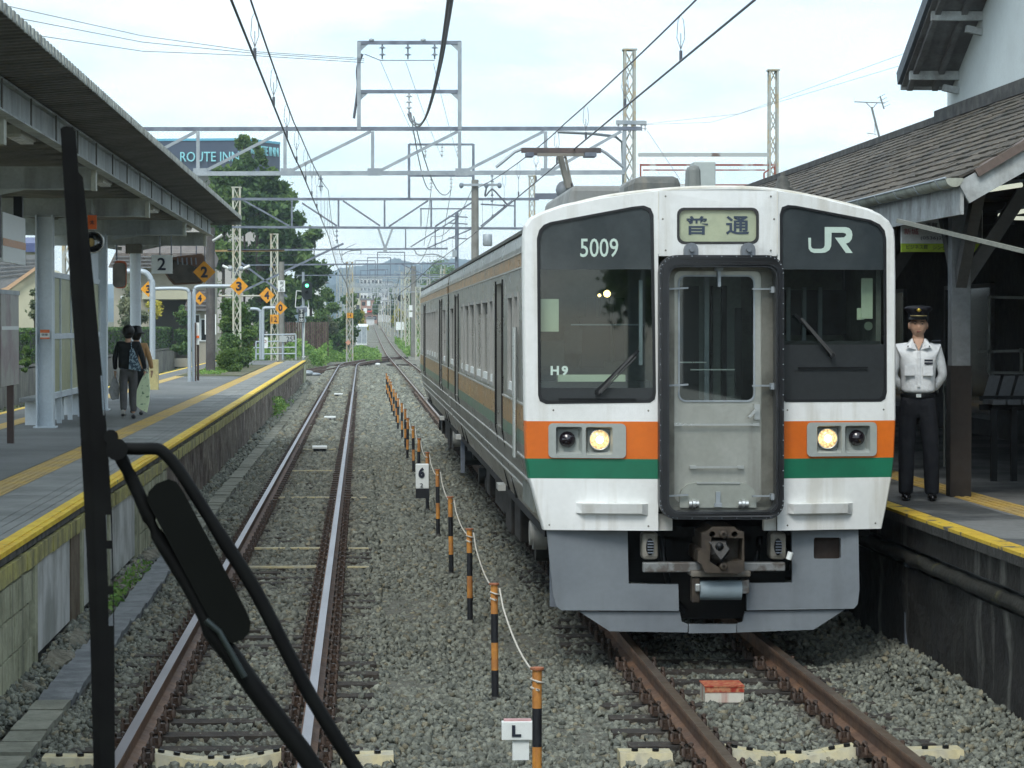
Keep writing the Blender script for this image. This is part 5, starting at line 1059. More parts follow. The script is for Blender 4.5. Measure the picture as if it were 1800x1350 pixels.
MB().tube(smoothpts([Wp(200, 788), Wp(240, 789), Wp(275, 789), Wp(289, 797), Wp(306, 815), Wp(332, 853), Wp(393, 950), Wp(451, 1042), Wp(530, 1195), Wp(580, 1280), Wp(626, 1352), Wp(760, 1560)], 3), [.005] * 18 + [.0058] * 16, 8).build('outer_arm', m_wb, wp)
MB().tube(smoothpts([Wp(208, 795), Wp(241, 862), Wp(276, 940), Wp(335, 1038), Wp(372, 1108), Wp(410, 1157), Wp(455, 1220), Wp(511, 1294), Wp(552, 1352), Wp(680, 1560)], 3), [.0055] * 12 + [.008] * 16, 8).build('main_arm', m_wb, wp)
m = MB(); pad = [(258, 880), (261, 864), (275, 850), (296, 842), (310, 847), (321, 862), (368, 950), (407, 1024), (432, 1072), (441, 1094), (438, 1112), (428, 1124), (410, 1131), (392, 1124), (378, 1106)]
m.plate(pad, [], lambda a, b: at(a, b, YW - .01), lambda a, b: at(a, b, YW + .025), 0).build('mirror_pad', M('pad_black', (.003, .004, .0035), .8, spec=.1, var=.05), wp, bevel=.008)
MB().box(Wp(620, 1540).x, Wp(800, 1540).x, YW - .03, YW + .03, Wp(0, 1600).z, Wp(0, 1520).z).build('pivot_box', m_wb, wp)
MB().tube([Wp(362, 1090, -.012), Wp(385, 1110, -.012), Wp(430, 1190, -.01)], .003, 6).build('arm_spring', M('spring_grey', (.03, .04, .04), .35, .5), wp)
# ================================================================== left platform canopy
cn = thing('platform_canopy', 'long grey canopy with corrugated roof and steel cross beams over the left platform', 'canopy', (-5, 60, ZL))
YE = 61.5; XE = -2.72; ZE = 5.02
per = .25; prof_c = [(0, 0), (.08, 0), (.11, .045), (.2, .045), (.235, 0)]; ys = []; y = -30.0
while y < YE: ys += [(y + a, b) for a, b in prof_c if y + a < YE]; y += per
xs_ = [(XE, ZE), (-3.9, 4.93), (-5.1, 4.80), (-6.3, 4.93), (-7.6, 5.05)]
mb = MB(); n = len(xs_)
for off in (0, -.012):
    base = len(mb.v); mb.v += [(x, y, z + h + off) for y, h in ys for x, z in xs_]
    for j in range(len(ys) - 1):
        for i in range(n - 1): mb.f.append((base + j * n + i, base + j * n + i + 1, base + (j + 1) * n + i + 1, base + (j + 1) * n + i)); mb.m.append(0 if off else 1); mb.sm.append(False)
k = len(ys) * n
for j in range(len(ys) - 1): mb.f.append((j * n, (j + 1) * n, k + (j + 1) * n, k + j * n)); mb.m.append(1); mb.sm.append(False)
mb.build('corrugated_roof', [m_soffit, M('roof_edge_pale', (.33, .36, .33), .7, c2=(.2, .21, .19), sc=4, var=.2)], cn)
mb = MB()
for y, h in ys[::5]: mb.box(XE - .005, XE + .012, y + .085, y + .215, ZE - .035, ZE + .055)
mb.build('roof_edge_ribs', MATS['roof_edge_pale'], cn, kind='stuff')
MB().box(-7.6, XE, YE - .03, YE + .03, ZE - .14, ZE + .02).build('end_fascia', MATS['roof_edge_pale'], cn)
def ibeam(parent, a, b, h, w_, mat, nm):
    m = MB(); a, b = Vector(a), Vector(b); t = .02
    m.bar(a, b, .014, h, 0); m.bar(a + Vector((0, 0, h / 2)), b + Vector((0, 0, h / 2)), w_, t); m.bar(a - Vector((0, 0, h / 2)), b - Vector((0, 0, h / 2)), w_, t); return m.build(nm, mat, parent)
ibeam(cn, (-3.42, -30, 4.78), (-3.42, YE, 4.78), .29, .14, m_canopy, 'long_beam'); ibeam(cn, (-6.8, -30, 4.78), (-6.8, YE, 4.78), .29, .14, m_canopy, 'long_beam')
for k, y in enumerate(np.arange(12, 61, 2.25)): MB().box(-3.36, -3.345, y - .03, y + .03, 4.64, 4.92).build('stiffener', M('beam_stain', (.14, .14, .12), .8), cn)
for y in np.arange(11, 61, 1.1): MB().bar((-3.48, y, 4.90), (-6.8, y, 4.90), .06, .06).build('purlin', m_soffit, cn)
for y in (-18, -9, 0, 8.7, 17.5, 26.4, 35.4, 44.2, 53.3, 60.2):
    ibeam(cn, (-3.47, y, 4.52), (-6.9, y, 4.52), .28, .16, m_canopy, 'cross_beam'); MB().box(-3.5, -3.44, y - .1, y + .1, 4.36, 4.68).build('end_plate', M('end_plate_pale', (.45, .47, .4), .6), cn)
    for s in (-1,): MB().bar((-5.3, y, 4.3), (-5.9, y, 4.4), .08, .08).build('knee_brace', m_canopy, cn); MB().bar((-4.9, y, 4.3), (-4.4, y, 4.4), .08, .08).build('knee_brace', m_canopy, cn)
for y, r in ((-18, .14), (-9, .14), (0, .14), (8.7, .14), (17.5, .14), (26.4, .14), (35.4, .14), (44.2, .14), (53.3, .15)):
    m = MB(); x = -5.13
    m.box(x - r, x + r, y - .01, y + .01, ZL, 4.4).box(x - r, x - r + .025, y - r, y + r, ZL, 4.4).box(x + r - .025, x + r, y - r, y + r, ZL, 4.4).build('column', m_pillar, cn); MB().box(x - r - .04, x + r + .04, y - r - .04, y + r + .04, ZL, ZL + .025).build('base_plate', m_pillar, cn)
MB().cyl((-5.0, 60.2, ZL), (-5.0, 60.2, 4.4), .12, 16).build('column', m_pillar, cn); MB().box(-5.2, -4.85, 60.0, 60.4, 4.2, 4.4).build('column_head', MATS['beam_stain'], cn)
q = at(83, 585, 44); st = MB().box(-5.13 - .07 + .01, -5.13 + .09, 44.04, 44.055, q.z - .1, q.z + .05).build('notice_sticker', m_signw, cn)
MB().box(-5.19, -5.04, 44.03, 44.04, q.z + .0, q.z + .05).box(-5.19, -5.04, 44.03, 44.04, q.z - .1, q.z - .075).build('sticker_band', M('sticker_orange', (.6, .15, .05), .6), cn); text('禁煙', .05, m_ink, 'sticker_text', cn, (-5.12, 44.03, q.z - .03), width=.1, height=.035)
lights = []
for i, y in enumerate((20, 29, 38, 47, 56)):
    lb = ['over the left edge of the frame', 'nearest in full view', 'next to the wiper blade', 'third along the canopy', 'farthest under the canopy'][i]
    t = thing('platform_light', f'white boxy fluorescent lamp under the canopy beam, {lb}', 'lamp', (-3.62, y, 4.62), 'fluorescent lamps under the canopy')
    MB().box(-3.71, -3.53, y - .62, y + .62, 4.6, 4.7).build('housing', M('lamp_housing', (.55, .56, .5), .5), t, bevel=.01); MB().box(-3.69, -3.55, y - .58, y + .58, 4.575, 4.6).build('diffuser', M('lamp_cover', (.6, .61, .55), .3), t); MB().bar((-3.62, y, 4.7), (-3.62, y, 4.9), .04, .04).build('hanger', m_canopy, t)
# wind break with pale panels between the columns
wb = thing('wind_break', 'yellowish translucent panel screen between the white canopy columns', 'screen', (-5.13, 48, ZL))
m_py = M('pale_yellow_panel', (.42, .44, .26), .5, c2=(.36, .38, .23), sc=1.2, streak=((.3, .3, .2), .4, 5), var=.03)
for y0, y1 in ((44.5, 46.2), (46.2, 47.9), (47.9, 49.6), (49.6, 51.3), (51.3, 53.0)):
    for z0, z1_ in ((1.5, 2.38), (2.48, 3.4)): MB().box(-5.14, -5.12, y0 + .03, y1 - .03, z0, z1_).build('panel', m_py, wb)
    MB().box(-5.17, -5.09, y1 - .03, y1 + .03, ZL, 3.46).build('stile', m_pillar, wb)
for z in (1.44, 2.43, 3.45): MB().box(-5.17, -5.09, 44.4, 53.1, z - .045, z + .045).build('rail', m_pillar, wb)
MB().box(-5.14, -5.12, 49.6, 53.1, 3.5, 4.35).build('panel', m_pillar, wb)
bn = thing('waiting_bench', 'plain bench with white legs below the yellowish screen', 'bench', (-5.4, 47, ZL)); MB().box(-5.65, -5.2, 45, 51, ZL + .4, ZL + .46).build('seat', M('seat_board', (.2, .22, .23), .6), bn)
for y in (45.4, 48, 50.6): MB().box(-5.6, -5.25, y - .06, y + .06, ZL, ZL + .4).build('leg', m_pillar, bn)
# notice board with two brown posts
nb = thing('notice_board', 'faded notice board on two dark brown posts at the far left', 'notice board', (-4.9, 37.6, ZL)); m_brn = M('brown_post', (.055, .035, .03), .6, var=.1)
for y in (36.8, 38.4): MB().box(-4.99, -4.90, y - .05, y + .05, ZL, 3.05).build('post', m_brn, nb)
for k in range(2): MB().box(-4.90, -4.875, 36.9 + k * .95, 37.82 + k * .98, 1.78, 3.05).build('panel', M('faded_notice', (.36, .36, .33), .5, c2=(.3, .25, .25), sc=1.6, lo=.45, hi=.55, var=.05), nb)
MB().box(-4.874, -4.868, 36.95, 38.75, 2.55, 2.6).build('white_strip', m_signw, nb); MB().box(-4.95, -4.865, 36.8, 38.85, 3.04, 3.1).build('top_rail', m_galv, nb)
rpst = MB().cyl((-5.0, 36.2, ZL), (-5.0, 36.2, 4.5), .045, 10).build('striped_pole', M('red_white_pole', (.62, .62, .6), .5, c2=(.5, .1, .05), sc=.9, lo=.55, hi=.58)); tag(rpst, 'thin white and red pole at the left frame edge beside the notice board', 'pole')
hs = thing('hanging_sign', 'white station sign with an orange band hanging at the far left', 'sign', (-4.75, 36.5, 4.3))
for y in (35.6, 37.9): MB().box(-4.82, -4.70, y - .07, y + .07, 3.5, 4.4).build('hanger', m_black, hs)
MB().box(-4.73, -4.69, 35.7, 38.1, 3.45, 4.1).build('panel', m_signw, hs); MB().box(-4.688, -4.684, 35.7, 38.1, 3.66, 3.76).build('band', M('pale_orange_band', (.6, .3, .15), .5), hs)
text('三河一宮', .2, m_ink, 'station_name', hs, (-4.683, 36.9, 3.92), ux=(0, 1, 0), width=1.3, height=.2) if 0 else None
# orange plate, loudspeaker horn
t = thing('orange_plate', 'small orange plate with a black character hanging behind the wiper', 'sign', at(162, 390, 43)); pxbox(154, 170, 378, 403, 43, .02, 'plate', m_orange, t); text('木', .1, m_ink, 'character', t, at(162, 391, 42.99), width=.07, height=.09); MB().cyl(at(162, 378, 43.01), at(162, 350, 43.01), .008, 6).build('rod', m_galv, t)
t = thing('loudspeaker', 'round dark loudspeaker with a bright rim under the canopy', 'loudspeaker', at(165, 425, 43)); MB().lathe([(.04, .35), (.1, .12), (.17, 0), (.18, 0), (.17, .02)], at(163, 425, 43), 18, 0, 'y').build('horn', M('horn_black', (.02, .022, .025), .3, spec=.7), t); MB().lathe([(.165, -.005), (.185, -.01), (.185, .02)], at(163, 425, 43), 18, 0, 'y').build('rim', m_chrome, t); MB().ball(at(160, 426, 43.05), .06, .04, .07).build('driver', m_yellow, t); MB().cyl(at(165, 406, 43.1), at(165, 360, 43.1), .012, 6).build('rod', m_galv, t)
# platform numbers
def rods(pxs, y0, y1, Y, t):
    for x in pxs: MB().cyl(at(x, y0, Y), at(x, y1, Y), .012, 6).build('rod', m_galvd, t)
t = thing('platform_number_sign', 'white square board with a dark 2 hanging from the canopy', 'sign', at(284, 465, 55)); pxbox(266, 303, 448, 481, 55, .05, 'board', m_signw, t); text('2', .3, m_ink, 'number', t, at(284, 464, 54.99), width=.165, height=.25, bold=.004); rods((281, 301), 412, 448, 55.02, t)
def diamond(px, py, r, Y, num, label, parentname='stop_position_sign', rect=False):
    t = thing(parentname, label, 'sign', at(px, py, Y), 'orange diamond stopping signs'); c = at(px, py, Y); q = r * Y / FPX
    MB().plate([(-q, 0), (0, -q), (q, 0), (0, q)], [], lambda a, b: c + Vector((a, 0, b)), lambda a, b: c + Vector((a, .02, b)), 0).build('plate', m_signy, t)
    text(num, .3, m_ink, 'number', t, c + Vector((0, -.006, 0)), width=q * .62, height=q * 1.0, bold=.012); return t
t = diamond(359, 478, 19.5, 60.5, '2', 'largest orange diamond sign, with a 2, hanging at the canopy end'); rods((360,), 405, 460, 60.5, t)
m_pipe = M('pipe_pale_blue', (.42, .48, .52), .45, .3, var=.05)
def pipe(name, label, pts, Y, r, cat='pole', n=4):
    t = thing(name, label, cat, at(pts[0][0], pts[0][1], Y)); MB().tube(smoothpts([at(x, y, Y) for x, y in pts], n), r, 8).build('pipe', m_pipe, t); return t
pipe('sign_pole', 'thin bent pipe carrying the diamond 3 left, nearer of a pair', [(333, 672), (333, 600), (333, 530), (332, 514), (325, 508), (300, 507), (268, 508)], 80, .055)
pipe('sign_pole', 'thin bent pipe carrying the diamond 3 right, beside its twin', [(341, 672), (341, 600), (341, 530), (342, 511), (348, 504), (375, 503), (412, 503)], 80.2, .055)
diamond(420, 503, 16, 80, '3', 'orange diamond sign with a 3 at the pipe tip before the cream mast'); diamond(261, 508, 14, 80.3, '3', 'orange diamond sign with a 3 half hidden behind the canopy pillar'); diamond(351, 524, 12, 112, '4', 'small orange diamond sign with a 4 left of the utility pole')
t = diamond(469, 519, 14, 122, '4', 'orange diamond sign with a 4 left of the second cream mast'); MB().tube([at(385, 520, 122), at(458, 520, 122)], .04, 6).build('arm', m_creamlat, t)
t = diamond(493, 541, 12, 124, '0', 'orange diamond sign with a 0 on the bent pipe arm')
t = thing('number_plate', 'orange square plate on the second cream mast', 'sign', at(481, 560, 149.5)); pxbox(475, 490, 553, 569, 149.5, .03, 'plate', m_signy, t); text('12', .3, m_ink, 'number', t, at(482, 561, 149.48), width=.3, height=.3)
pipe('sign_pole', 'bent pipe by the railing carrying the diamond 0', [(462, 632), (462, 580), (462, 550), (464, 542), (472, 541), (484, 541)], 124, .07); pipe('lamp_pole', 'bent pipe with a small lamp just left of the railing pipe', [(458, 632), (458, 580), (458, 552), (455, 545), (448, 543), (432, 543)], 124.3, .07)
t = pipe('thick_pipe', 'thick bent pale blue pipe right of the round canopy column', [(222, 477), (246, 477), (258, 481), (266, 493), (268, 508), (268, 560), (268, 640)], 70, .075, 'pipe'); pxbox(262, 278, 632, 686, 69.9, .25, 'base_cover', M('yellow_base', (.4, .36, .17), .7, c2=(.3, .27, .14), sc=5), t)
# convex mirrors / monitors
m_mir = M('mirror_dark', (.09, .085, .075), .25, .6, c2=(.04, .04, .035), sc=3, spec=.6, var=.1)
t = thing('convex_mirror', 'narrow mirror with an orange rim between the columns', 'mirror', at(212, 482, 58)); a = rrect(200, 223, 458, 507, 8)
MB().plate(a, [], lambda x, y: at(x, y, 58), lambda x, y: at(x, y, 58.06), 0).build('frame', M('mirror_orange', (.5, .13, .06), .5), t); MB().plate(rrect(198, 221, 462, 505, 7), [], lambda x, y: at(x, y, 57.97), lambda x, y: at(x, y, 58), 0).build('glass', m_mir, t); MB().cyl(at(205, 458, 58.05), at(205, 430, 58.05), .02, 6).build('rod', m_galvd, t)
t = thing('platform_mirror', 'wide dark mirror with a rusty rim hanging behind the number 2 sign', 'mirror', at(330, 470, 62)); 
MB().plate([(300, 452), (354, 446), (361, 452), (361, 492), (354, 499), (306, 501), (297, 492), (288, 478)], [], lambda x, y: at(x, y, 62), lambda x, y: at(x, y, 62.1), 0).build('frame', M('rusty_brown', (.13, .075, .05), .7), t)
MB().plate([(300, 455), (354, 472), (359, 488), (353, 496), (308, 498), (299, 490), (292, 478)], [], lambda x, y: at(x, y, 61.96), lambda x, y: at(x, y, 62), 0).build('glass', m_mir, t)
for k in range(5): MB().bar(at(312 + k * 8, 453, 61.95), at(313 + k * 8, 465, 61.95), .03, .02).build('slat', m_galvd, t)
rods((318, 345), 420, 450, 62.05, t)
pm = thing('small_sign_post', 'narrow white and orange sign on two thin brown posts by the planting', 'sign', at(346, 660, 79)); pxbox(338 + 4, 345, 567, 670, 79, .08, 'post', m_brn, pm); pxbox(346, 350, 600, 669, 79.2, .08, 'post', m_brn, pm); pxbox(344.5, 350, 567, 606, 79.1, .06, 'panel', m_signw, pm); pxbox(344.5, 350, 590, 594, 79.05, .04, 'orange_band', m_orange, pm)
# concrete pole at the canopy end
t = thing('utility_pole', 'dark grey concrete pole standing in the platform planting', 'pole', at(370, 656, 94)); MB().cyl((at(370, 600, 94).x, 94, ZL), at(370, 400, 94), .165, 14, 0, .15).build('shaft', M('pole_dark', (.105, .1, .095), .85, c2=(.075, .07, .068), sc=2, streak=((.17, .17, .16), .5, 5)), t)
for x in (361, 379): pxbox(x - 1, x + 1, 553, 588, 93.9, .03, 'white_plate', m_signw, t)
pxbox(357, 362, 412, 462, 60.6, .06, 'pole_bracket', m_galvd, t) if 0 else None
t = thing('canopy_end_lamp', 'short white tube lamp at the canopy end', 'lamp', at(383, 418, 62)); MB().cyl(at(374, 424, 62), at(391, 413, 62), .035, 8).build('tube', m_signw, t)
# pair of floodlights on the cream mast
for k, (a, b, lab) in enumerate((((391, 467), (407, 474), 'left'), ((424, 474), (439, 467), 'right'))):
    t = thing('flood_lamp', f'{lab} of two white lamps spread on the cream mast', 'lamp', at(a[0], a[1], 104), 'white lamps on the cream mast'); MB().cyl(at(*a, 104), at(*b, 104), .05, 8).build('tube', m_signw, t); MB().ball(at(405 + k * 19, 472, 104), .1, .1, .1).build('housing', m_galv, t); MB().bar(at(405 + k * 14, 474, 104.3), at(415, 480, 104.3), .03, .03).build('arm', m_galv, t)
# railing at the platform end
t = thing('platform_end_railing', 'pale metal railing across the platform end with a grey 25 plate', 'railing', at(485, 632, 126.5)); YR = 126.5
for y, x0 in ((588, 462), (600, 446), (611, 446), (622, 450)): MB().tube([at(x0, y + .5, YR), at(520, y - .5, YR)], .035, 6).build('rail', m_pipe, t)
for x in (450, 520, 497): MB().cyl(at(x, 632 if x != 497 else 632, YR), at(x, 588 if x != 450 else 600, YR), .04, 6).build('post', m_pipe, t)
pxbox(491, 516, 590, 601, YR - .1, .03, 'grey_plate', M('plate_grey', (.4, .43, .42), .5), t); text('25', .3, m_ink, 'number', t, at(509, 596, YR - .12), width=.28, height=.24); pxbox(460, 471, 593, 612, YR - .12, .03, 'notice', m_signw, t)
MB().lathe([(.05, 0), (.075, 0)], at(465.5, 600, YR - .14), 14, 0, 'y').build('emblem', M('dull_red', (.3, .1, .08), .6), t)
# signal
t = thing('railway_signal', 'black railway signal showing green beyond the platform end', 'signal', at(535, 640, 138)); YS = 138
MB().cyl((at(533, 600, YS).x, YS, -.3), at(533, 478, YS), .07, 10).build('mast', m_galv, t)
hd = MB().plate([(x, y) for x, y in rrect(530, 549, 493, 527, 9, 5)], [], lambda x, y: at(x, y, YS - .3), lambda x, y: at(x, y, YS - .22), 0).build('head', M('signal_black', (.012, .018, .018), .5, var=.05), t)
MB().lathe([(0, 0), (.095, 0)], at(539.5, 502, YS - .31), 20, 0, 'y').build('green_lens', M('green_light', (.1, .9, .5), .3, emit=((.16, 1, .55), 1.6), var=0), hd)
MB().lathe([(0, 0), (.03, 0)], at(539.5, 502, YS - .315), 12, 0, 'y').build('lens_glow', M('green_light_core', (.6, 1, .8), .3, emit=((.6, 1, .85), 2), var=0), hd)
for y in (502, 514): MB().lathe([(.11, 0), (.12, -.16), (.10, -.16), (.1, 0)], at(539.5, y, YS - .3), 16, 0, 'y').build('lens_hood', MATS['signal_black'], hd)
MB().lathe([(0, 0), (.09, 0)], at(539.5, 514, YS - .31), 20, 0, 'y').build('dark_lens', m_black, hd)
for a, b in (((521, 511), (519, 540)), ((521, 511), (532, 512)), ((541, 528), (543, 540)), ((519, 540), (543, 540)), ((536, 545), (533, 630)), ((531, 627), (537, 627))): member(t, a, b, YS - .1, .035, m_signw, 'ladder_rail')
pxbox(521, 540, 540, 549, YS - .15, .2, 'platform_plate', m_galvd, t); pxbox(524.5, 535, 543, 567, YS - .35, .04, 'name_board', M('signal_name_board', (.03, .04, .04), .6), t)
for k, ch in enumerate('下本出'): text(ch, .2, m_signw, 'board_text', t, at(529.7, 547.5 + k * 7.3, YS - .37), width=.2, height=.19)
# 宮ノ前 board on a grey pole
t = thing('utility_pole', 'grey pole with a white vertical board of three characters', 'pole', at(495, 632, 132)); MB().cyl((at(495, 600, 132).x, 132, -.3), at(495, 460, 132), .13, 10).build('shaft', MATS['concrete_pole'], t); pxbox(489, 501, 493, 513, 131.7, .04, 'board', m_signw, t)
for k, ch in enumerate('宮ノ前'): text(ch, .2, m_ink, 'board_text', t, at(495, 497 + k * 6.2, 131.68), width=.2, height=.15)
pxbox(474, 478, 470, 476, 131.8, .2, 'junction_box', m_galv, t)
# relay boxes and far bits
t = thing('relay_box', 'white equipment box in the weeds left of the far track', 'equipment box', at(636, 605, 330)); a, b = at(626, 571, 300), at(645, 606, 300); MB().box(a.x, b.x, 300, 303, b.z, a.z - .2).build('cabinet', m_signw, t); MB().add([(a.x - .1, 299.9, a.z - .2), (b.x + .1, 299.9, a.z - .2), (b.x + .1, 303.1, a.z + .1), (a.x - .1, 303.1, a.z + .1)], [(0, 1, 2, 3)]).build('lid', m_signw, t)
for k in range(2): MB().box(a.x + .1 + k * .55, a.x + .6 + k * .55, 299.96, 299.99, b.z + .15, a.z - .3).build('door', m_galv, t)
t = thing('relay_box', 'pale box on legs right of the far track', 'equipment box', at(703, 590, 320)); pxbox(696, 711, 566, 580, 320, 1, 'cabinet', m_signw, t); pxbox(698, 700, 580, 594, 320, .2, 'leg', m_galv, t); pxbox(706, 708, 580, 594, 320, .2, 'leg', m_galv, t)
for k, (x, y, Y) in enumerate(((705, 524, 320), (713, 526, 310))):
    t = thing('railway_signal', ['left of two far black signal heads right of the track', 'right of two far black signal heads right of the track'][k], 'signal', at(x, y, Y)); c = at(x, y, Y); r = 6.5 * Y / FPX
    MB().plate([(r * math.cos(R(a)), r * math.sin(R(a))) for a in range(0, 360, 30)], [], lambda a, b: c + Vector((a, 0, b)), lambda a, b: c + Vector((a, .1, b)), 0).build('head', MATS['signal_black'], t); MB().cyl((c.x, Y + .1, gz(Y) - .3), c + Vector((0, .1, 0)), .08, 6).build('mast', m_galv, t)
for k, (x, y) in enumerate(((642, 546), (648, 533), (722, 553), (722, 541))):
    t = thing('small_line_sign', ['tiny white sign low left of the far track', 'tiny white sign higher left of the far track', 'lower small white plate on the far concrete pole', 'upper small white plate on the far concrete pole'][k], 'sign', at(x, y, 233 if k > 1 else 380)); pxbox(x - 3, x + 3, y - 4.5, y + 4.5, 233 if k > 1 else 380, .05, 'plate', m_signw, t)
MB().lathe([(0, -.02), (.16, -.02), (.18, .05), (.14, .12), (0, .14)], Vector((at(664, 638, 185).x, 185, -.12)), 12).build('x', m_signw).name = 'white_cover'; tag(bpy.data.objects['white_cover'], 'small white cover lying between the tracks by the turnout', 'cover')
o = MB().ball((-3.0, 150, -.05), .35, .3, .16).ball((-2.6, 150, -.12), .35, .2, .1).build('point_machine', m_galv); tag(o, 'round topped grey point machine at the foot of the platform end', 'point machine')
# ================================================================== station building on the right
m_tile = M('old_roof_tile', (.115, .098, .075), .85, c2=(.05, .047, .04), sc=1.6, bump=.4, bs=40, var=.25, streak=None, spots=((.2, .2, .17), 22, .68))
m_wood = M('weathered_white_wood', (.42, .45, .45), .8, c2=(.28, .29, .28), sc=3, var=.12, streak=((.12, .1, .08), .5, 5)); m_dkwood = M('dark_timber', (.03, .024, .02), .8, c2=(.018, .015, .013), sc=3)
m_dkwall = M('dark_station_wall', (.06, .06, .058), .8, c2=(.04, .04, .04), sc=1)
sb = thing('station_building', 'old station with tiled canopy roof over the right platform and white gabled wall', 'building', (8, 30, ZR))
XEV, ZEV, XRG, ZRG, YN, YFR = 5.0, 3.86, 7.35, 5.19, 22.3, 62.0
sl = (ZRG - ZEV) / (XRG - XEV); ang = math.atan(sl)
MB().add([(XEV, YN, ZEV - .03), (XRG, YN, ZRG - .03), (XRG, YFR, ZRG - .03), (XEV, YFR, ZEV - .03), (XEV, YN, ZEV - .09), (XRG, YN, ZRG - .09), (XRG, YFR, ZRG - .09), (XEV, YFR, ZEV - .09)], [(0, 1, 2, 3), (7, 6, 5, 4), (0, 4, 5, 1), (3, 2, 6, 7)]).build('roof_deck', m_dkwood, sb)
# courses of roof tiles: near ones single, the rest joined
rows = 15; run = math.hypot(XRG - XEV, ZRG - ZEV) / rows; tl = .30
tme = mesh_of(MB().add([(-.005, -tl / 2 + .006, .026), (-.005, tl / 2 - .006, .030), (run * 1.15, tl / 2 - .006, .012), (run * 1.15, -tl / 2 + .006, .008), (-.005, -tl / 2 + .006, 0), (-.005, tl / 2 - .006, 0), (run * 1.15, tl / 2 - .006, -.01), (run * 1.15, -tl / 2 + .006, -.01)], [(0, 3, 2, 1), (0, 1, 5, 4), (0, 4, 7, 3), (1, 2, 6, 5), (2, 3, 7, 6)]), 'roof_tile', m_tile)
rest = MB(); n_single = 0; Rt = Matrix.Rotation(-ang, 4, 'Y'); vv = [v.co.copy() for v in tme.vertices]; ff = [tuple(p.vertices) for p in tme.polygons]
for y in np.arange(YN + .1, YFR, tl):
    for r in range(rows):
        p = Vector((XEV - .03 + (XRG - XEV) * r / rows, y + (.15 if r % 2 else 0), ZEV + (ZRG - ZEV) * r / rows - .015 + random.uniform(-.004, .004)))
        if n_single < 290 and 22.3 < y: inst(tme, 'roof_tile', sb, p, (random.uniform(-.02, .02), -ang, random.uniform(-.01, .01))); n_single += 1
        else: rest.add([p + Rt @ (q + Vector((0, 0, random.uniform(-.003, .003)))) for q in vv], ff)
rest.build('roof_tiles', m_tile, sb, kind='stuff')
MB().bar((XRG, 30.5, ZRG + .03), (XRG, YFR, ZRG + .03), .18, .09).bar((XRG - .05, YN, ZRG + .06), (XRG - .05, 34.0, ZRG + .06), .1, .16).build('ridge_cap', M('ridge_dark', (.035, .035, .035), .8, c2=(.07, .07, .065), sc=4), sb)
# gutter: half round trough with brackets
gp = [(.075 * math.cos(R(a)), .075 * math.sin(R(a))) for a in range(180, 361, 20)]; m = MB(); v = []
for y in (YN - .05, 56): v += [(XEV - .08 + a, y, ZEV - .02 + b) for a, b in gp]
q = len(gp); m.add(v, [(i, i + 1, q + i + 1, q + i) for i in range(q - 1)], 0, True); m.add([(XEV - .08 + a, YN - .05, ZEV - .02 + b) for a, b in gp], [tuple(range(q))]); m.build('gutter', M('gutter_pale', (.4, .42, .36), .6, c2=(.24, .25, .2), sc=3, streak=((.08, .08, .06), .7, 4)), sb)
MB().cyl((XEV - .155, YN - .05, ZEV - .02), (XEV - .155, 56, ZEV - .02), .01, 6).build('gutter_bead', m_galv, sb)
for y in np.arange(22.6, 50, .9): MB().tube([(XEV - .17, y, ZEV - .03), (XEV - .13, y, ZEV - .09), (XEV - .05, y, ZEV - .1), (XEV, y, ZEV - .06)], .006, 5).build('gutter_bracket', m_galv, sb)
MB().box(XEV - .02, XEV + .01, YN, 56, ZEV - .32, ZEV - .08).build('fascia', m_wood, sb)
# barge board at the near end, rising to the right, with a brown roll on top
a, b = Vector((XEV, YN - .02, ZEV - .18)), Vector((XRG, YN - .02, ZRG - .18)); MB().bar(a + Vector((0, 0, .04)), b + Vector((0, 0, .04)), .05, .2).build('barge_board', m_wood, sb); MB().bar(a + Vector((.1, .05, .2)), b + Vector((0, .05, .2)), .25, .07).build('verge_roll', M('verge_brown', (.13, .1, .085), .7), sb)
# posts with braces
M('brace_grey', (.1, .1, .095), .8)
def post(x, y, lab=None):
    MB().box(x - .085, x + .085, y - .085, y + .085, 2.25, 3.95).build('post', M('post_grey_white', (.2, .215, .22), .7, c2=(.16, .17, .175), sc=3), sb); MB().box(x - .095, x + .095, y - .095, y + .095, ZR, 2.25).build('post_foot', m_dkwood, sb)
    for s in (-1, 1):
        if x + s * .5 > XEV: MB().bar((x, y, 2.95), (x + s * .6, y, 3.85), .1, .12).build('brace', M('brace_grey', (.1, .1, .095), .8), sb)
        MB().bar((x, y, 2.95), (x, y + s * .85, 3.9), .1, .12).build('brace', MATS['brace_grey'], sb)
for y in (24.3, 28.1, 31.9, 35.7, 40, 45, 50): post(5.42, y)
MB().bar((5.42, YN, 3.96), (5.42, 60, 3.96), .14, .16).build('plate_beam', m_dkwood, sb)
for y in (24.3, 28.1, 31.9, 35.7): MB().bar((5.4, y, 4.02), (8.7, y, 4.02), .1, .12).build('tie_beam', m_dkwood, sb)
for y in np.arange(22.6, 60, .9): MB().bar((XEV + .02, y, ZEV - .13), (XRG, y, ZRG - .13), .05, .08).build('rafter', m_dkwood, sb)
# pale diagonal rod crossing in front
MB().bar(at(1578, 388, 23.4), at(1802, 442, 21.6), .03, .035).build('tie_rod', M('tie_rod_pale', (.22, .23, .2), .6), sb)
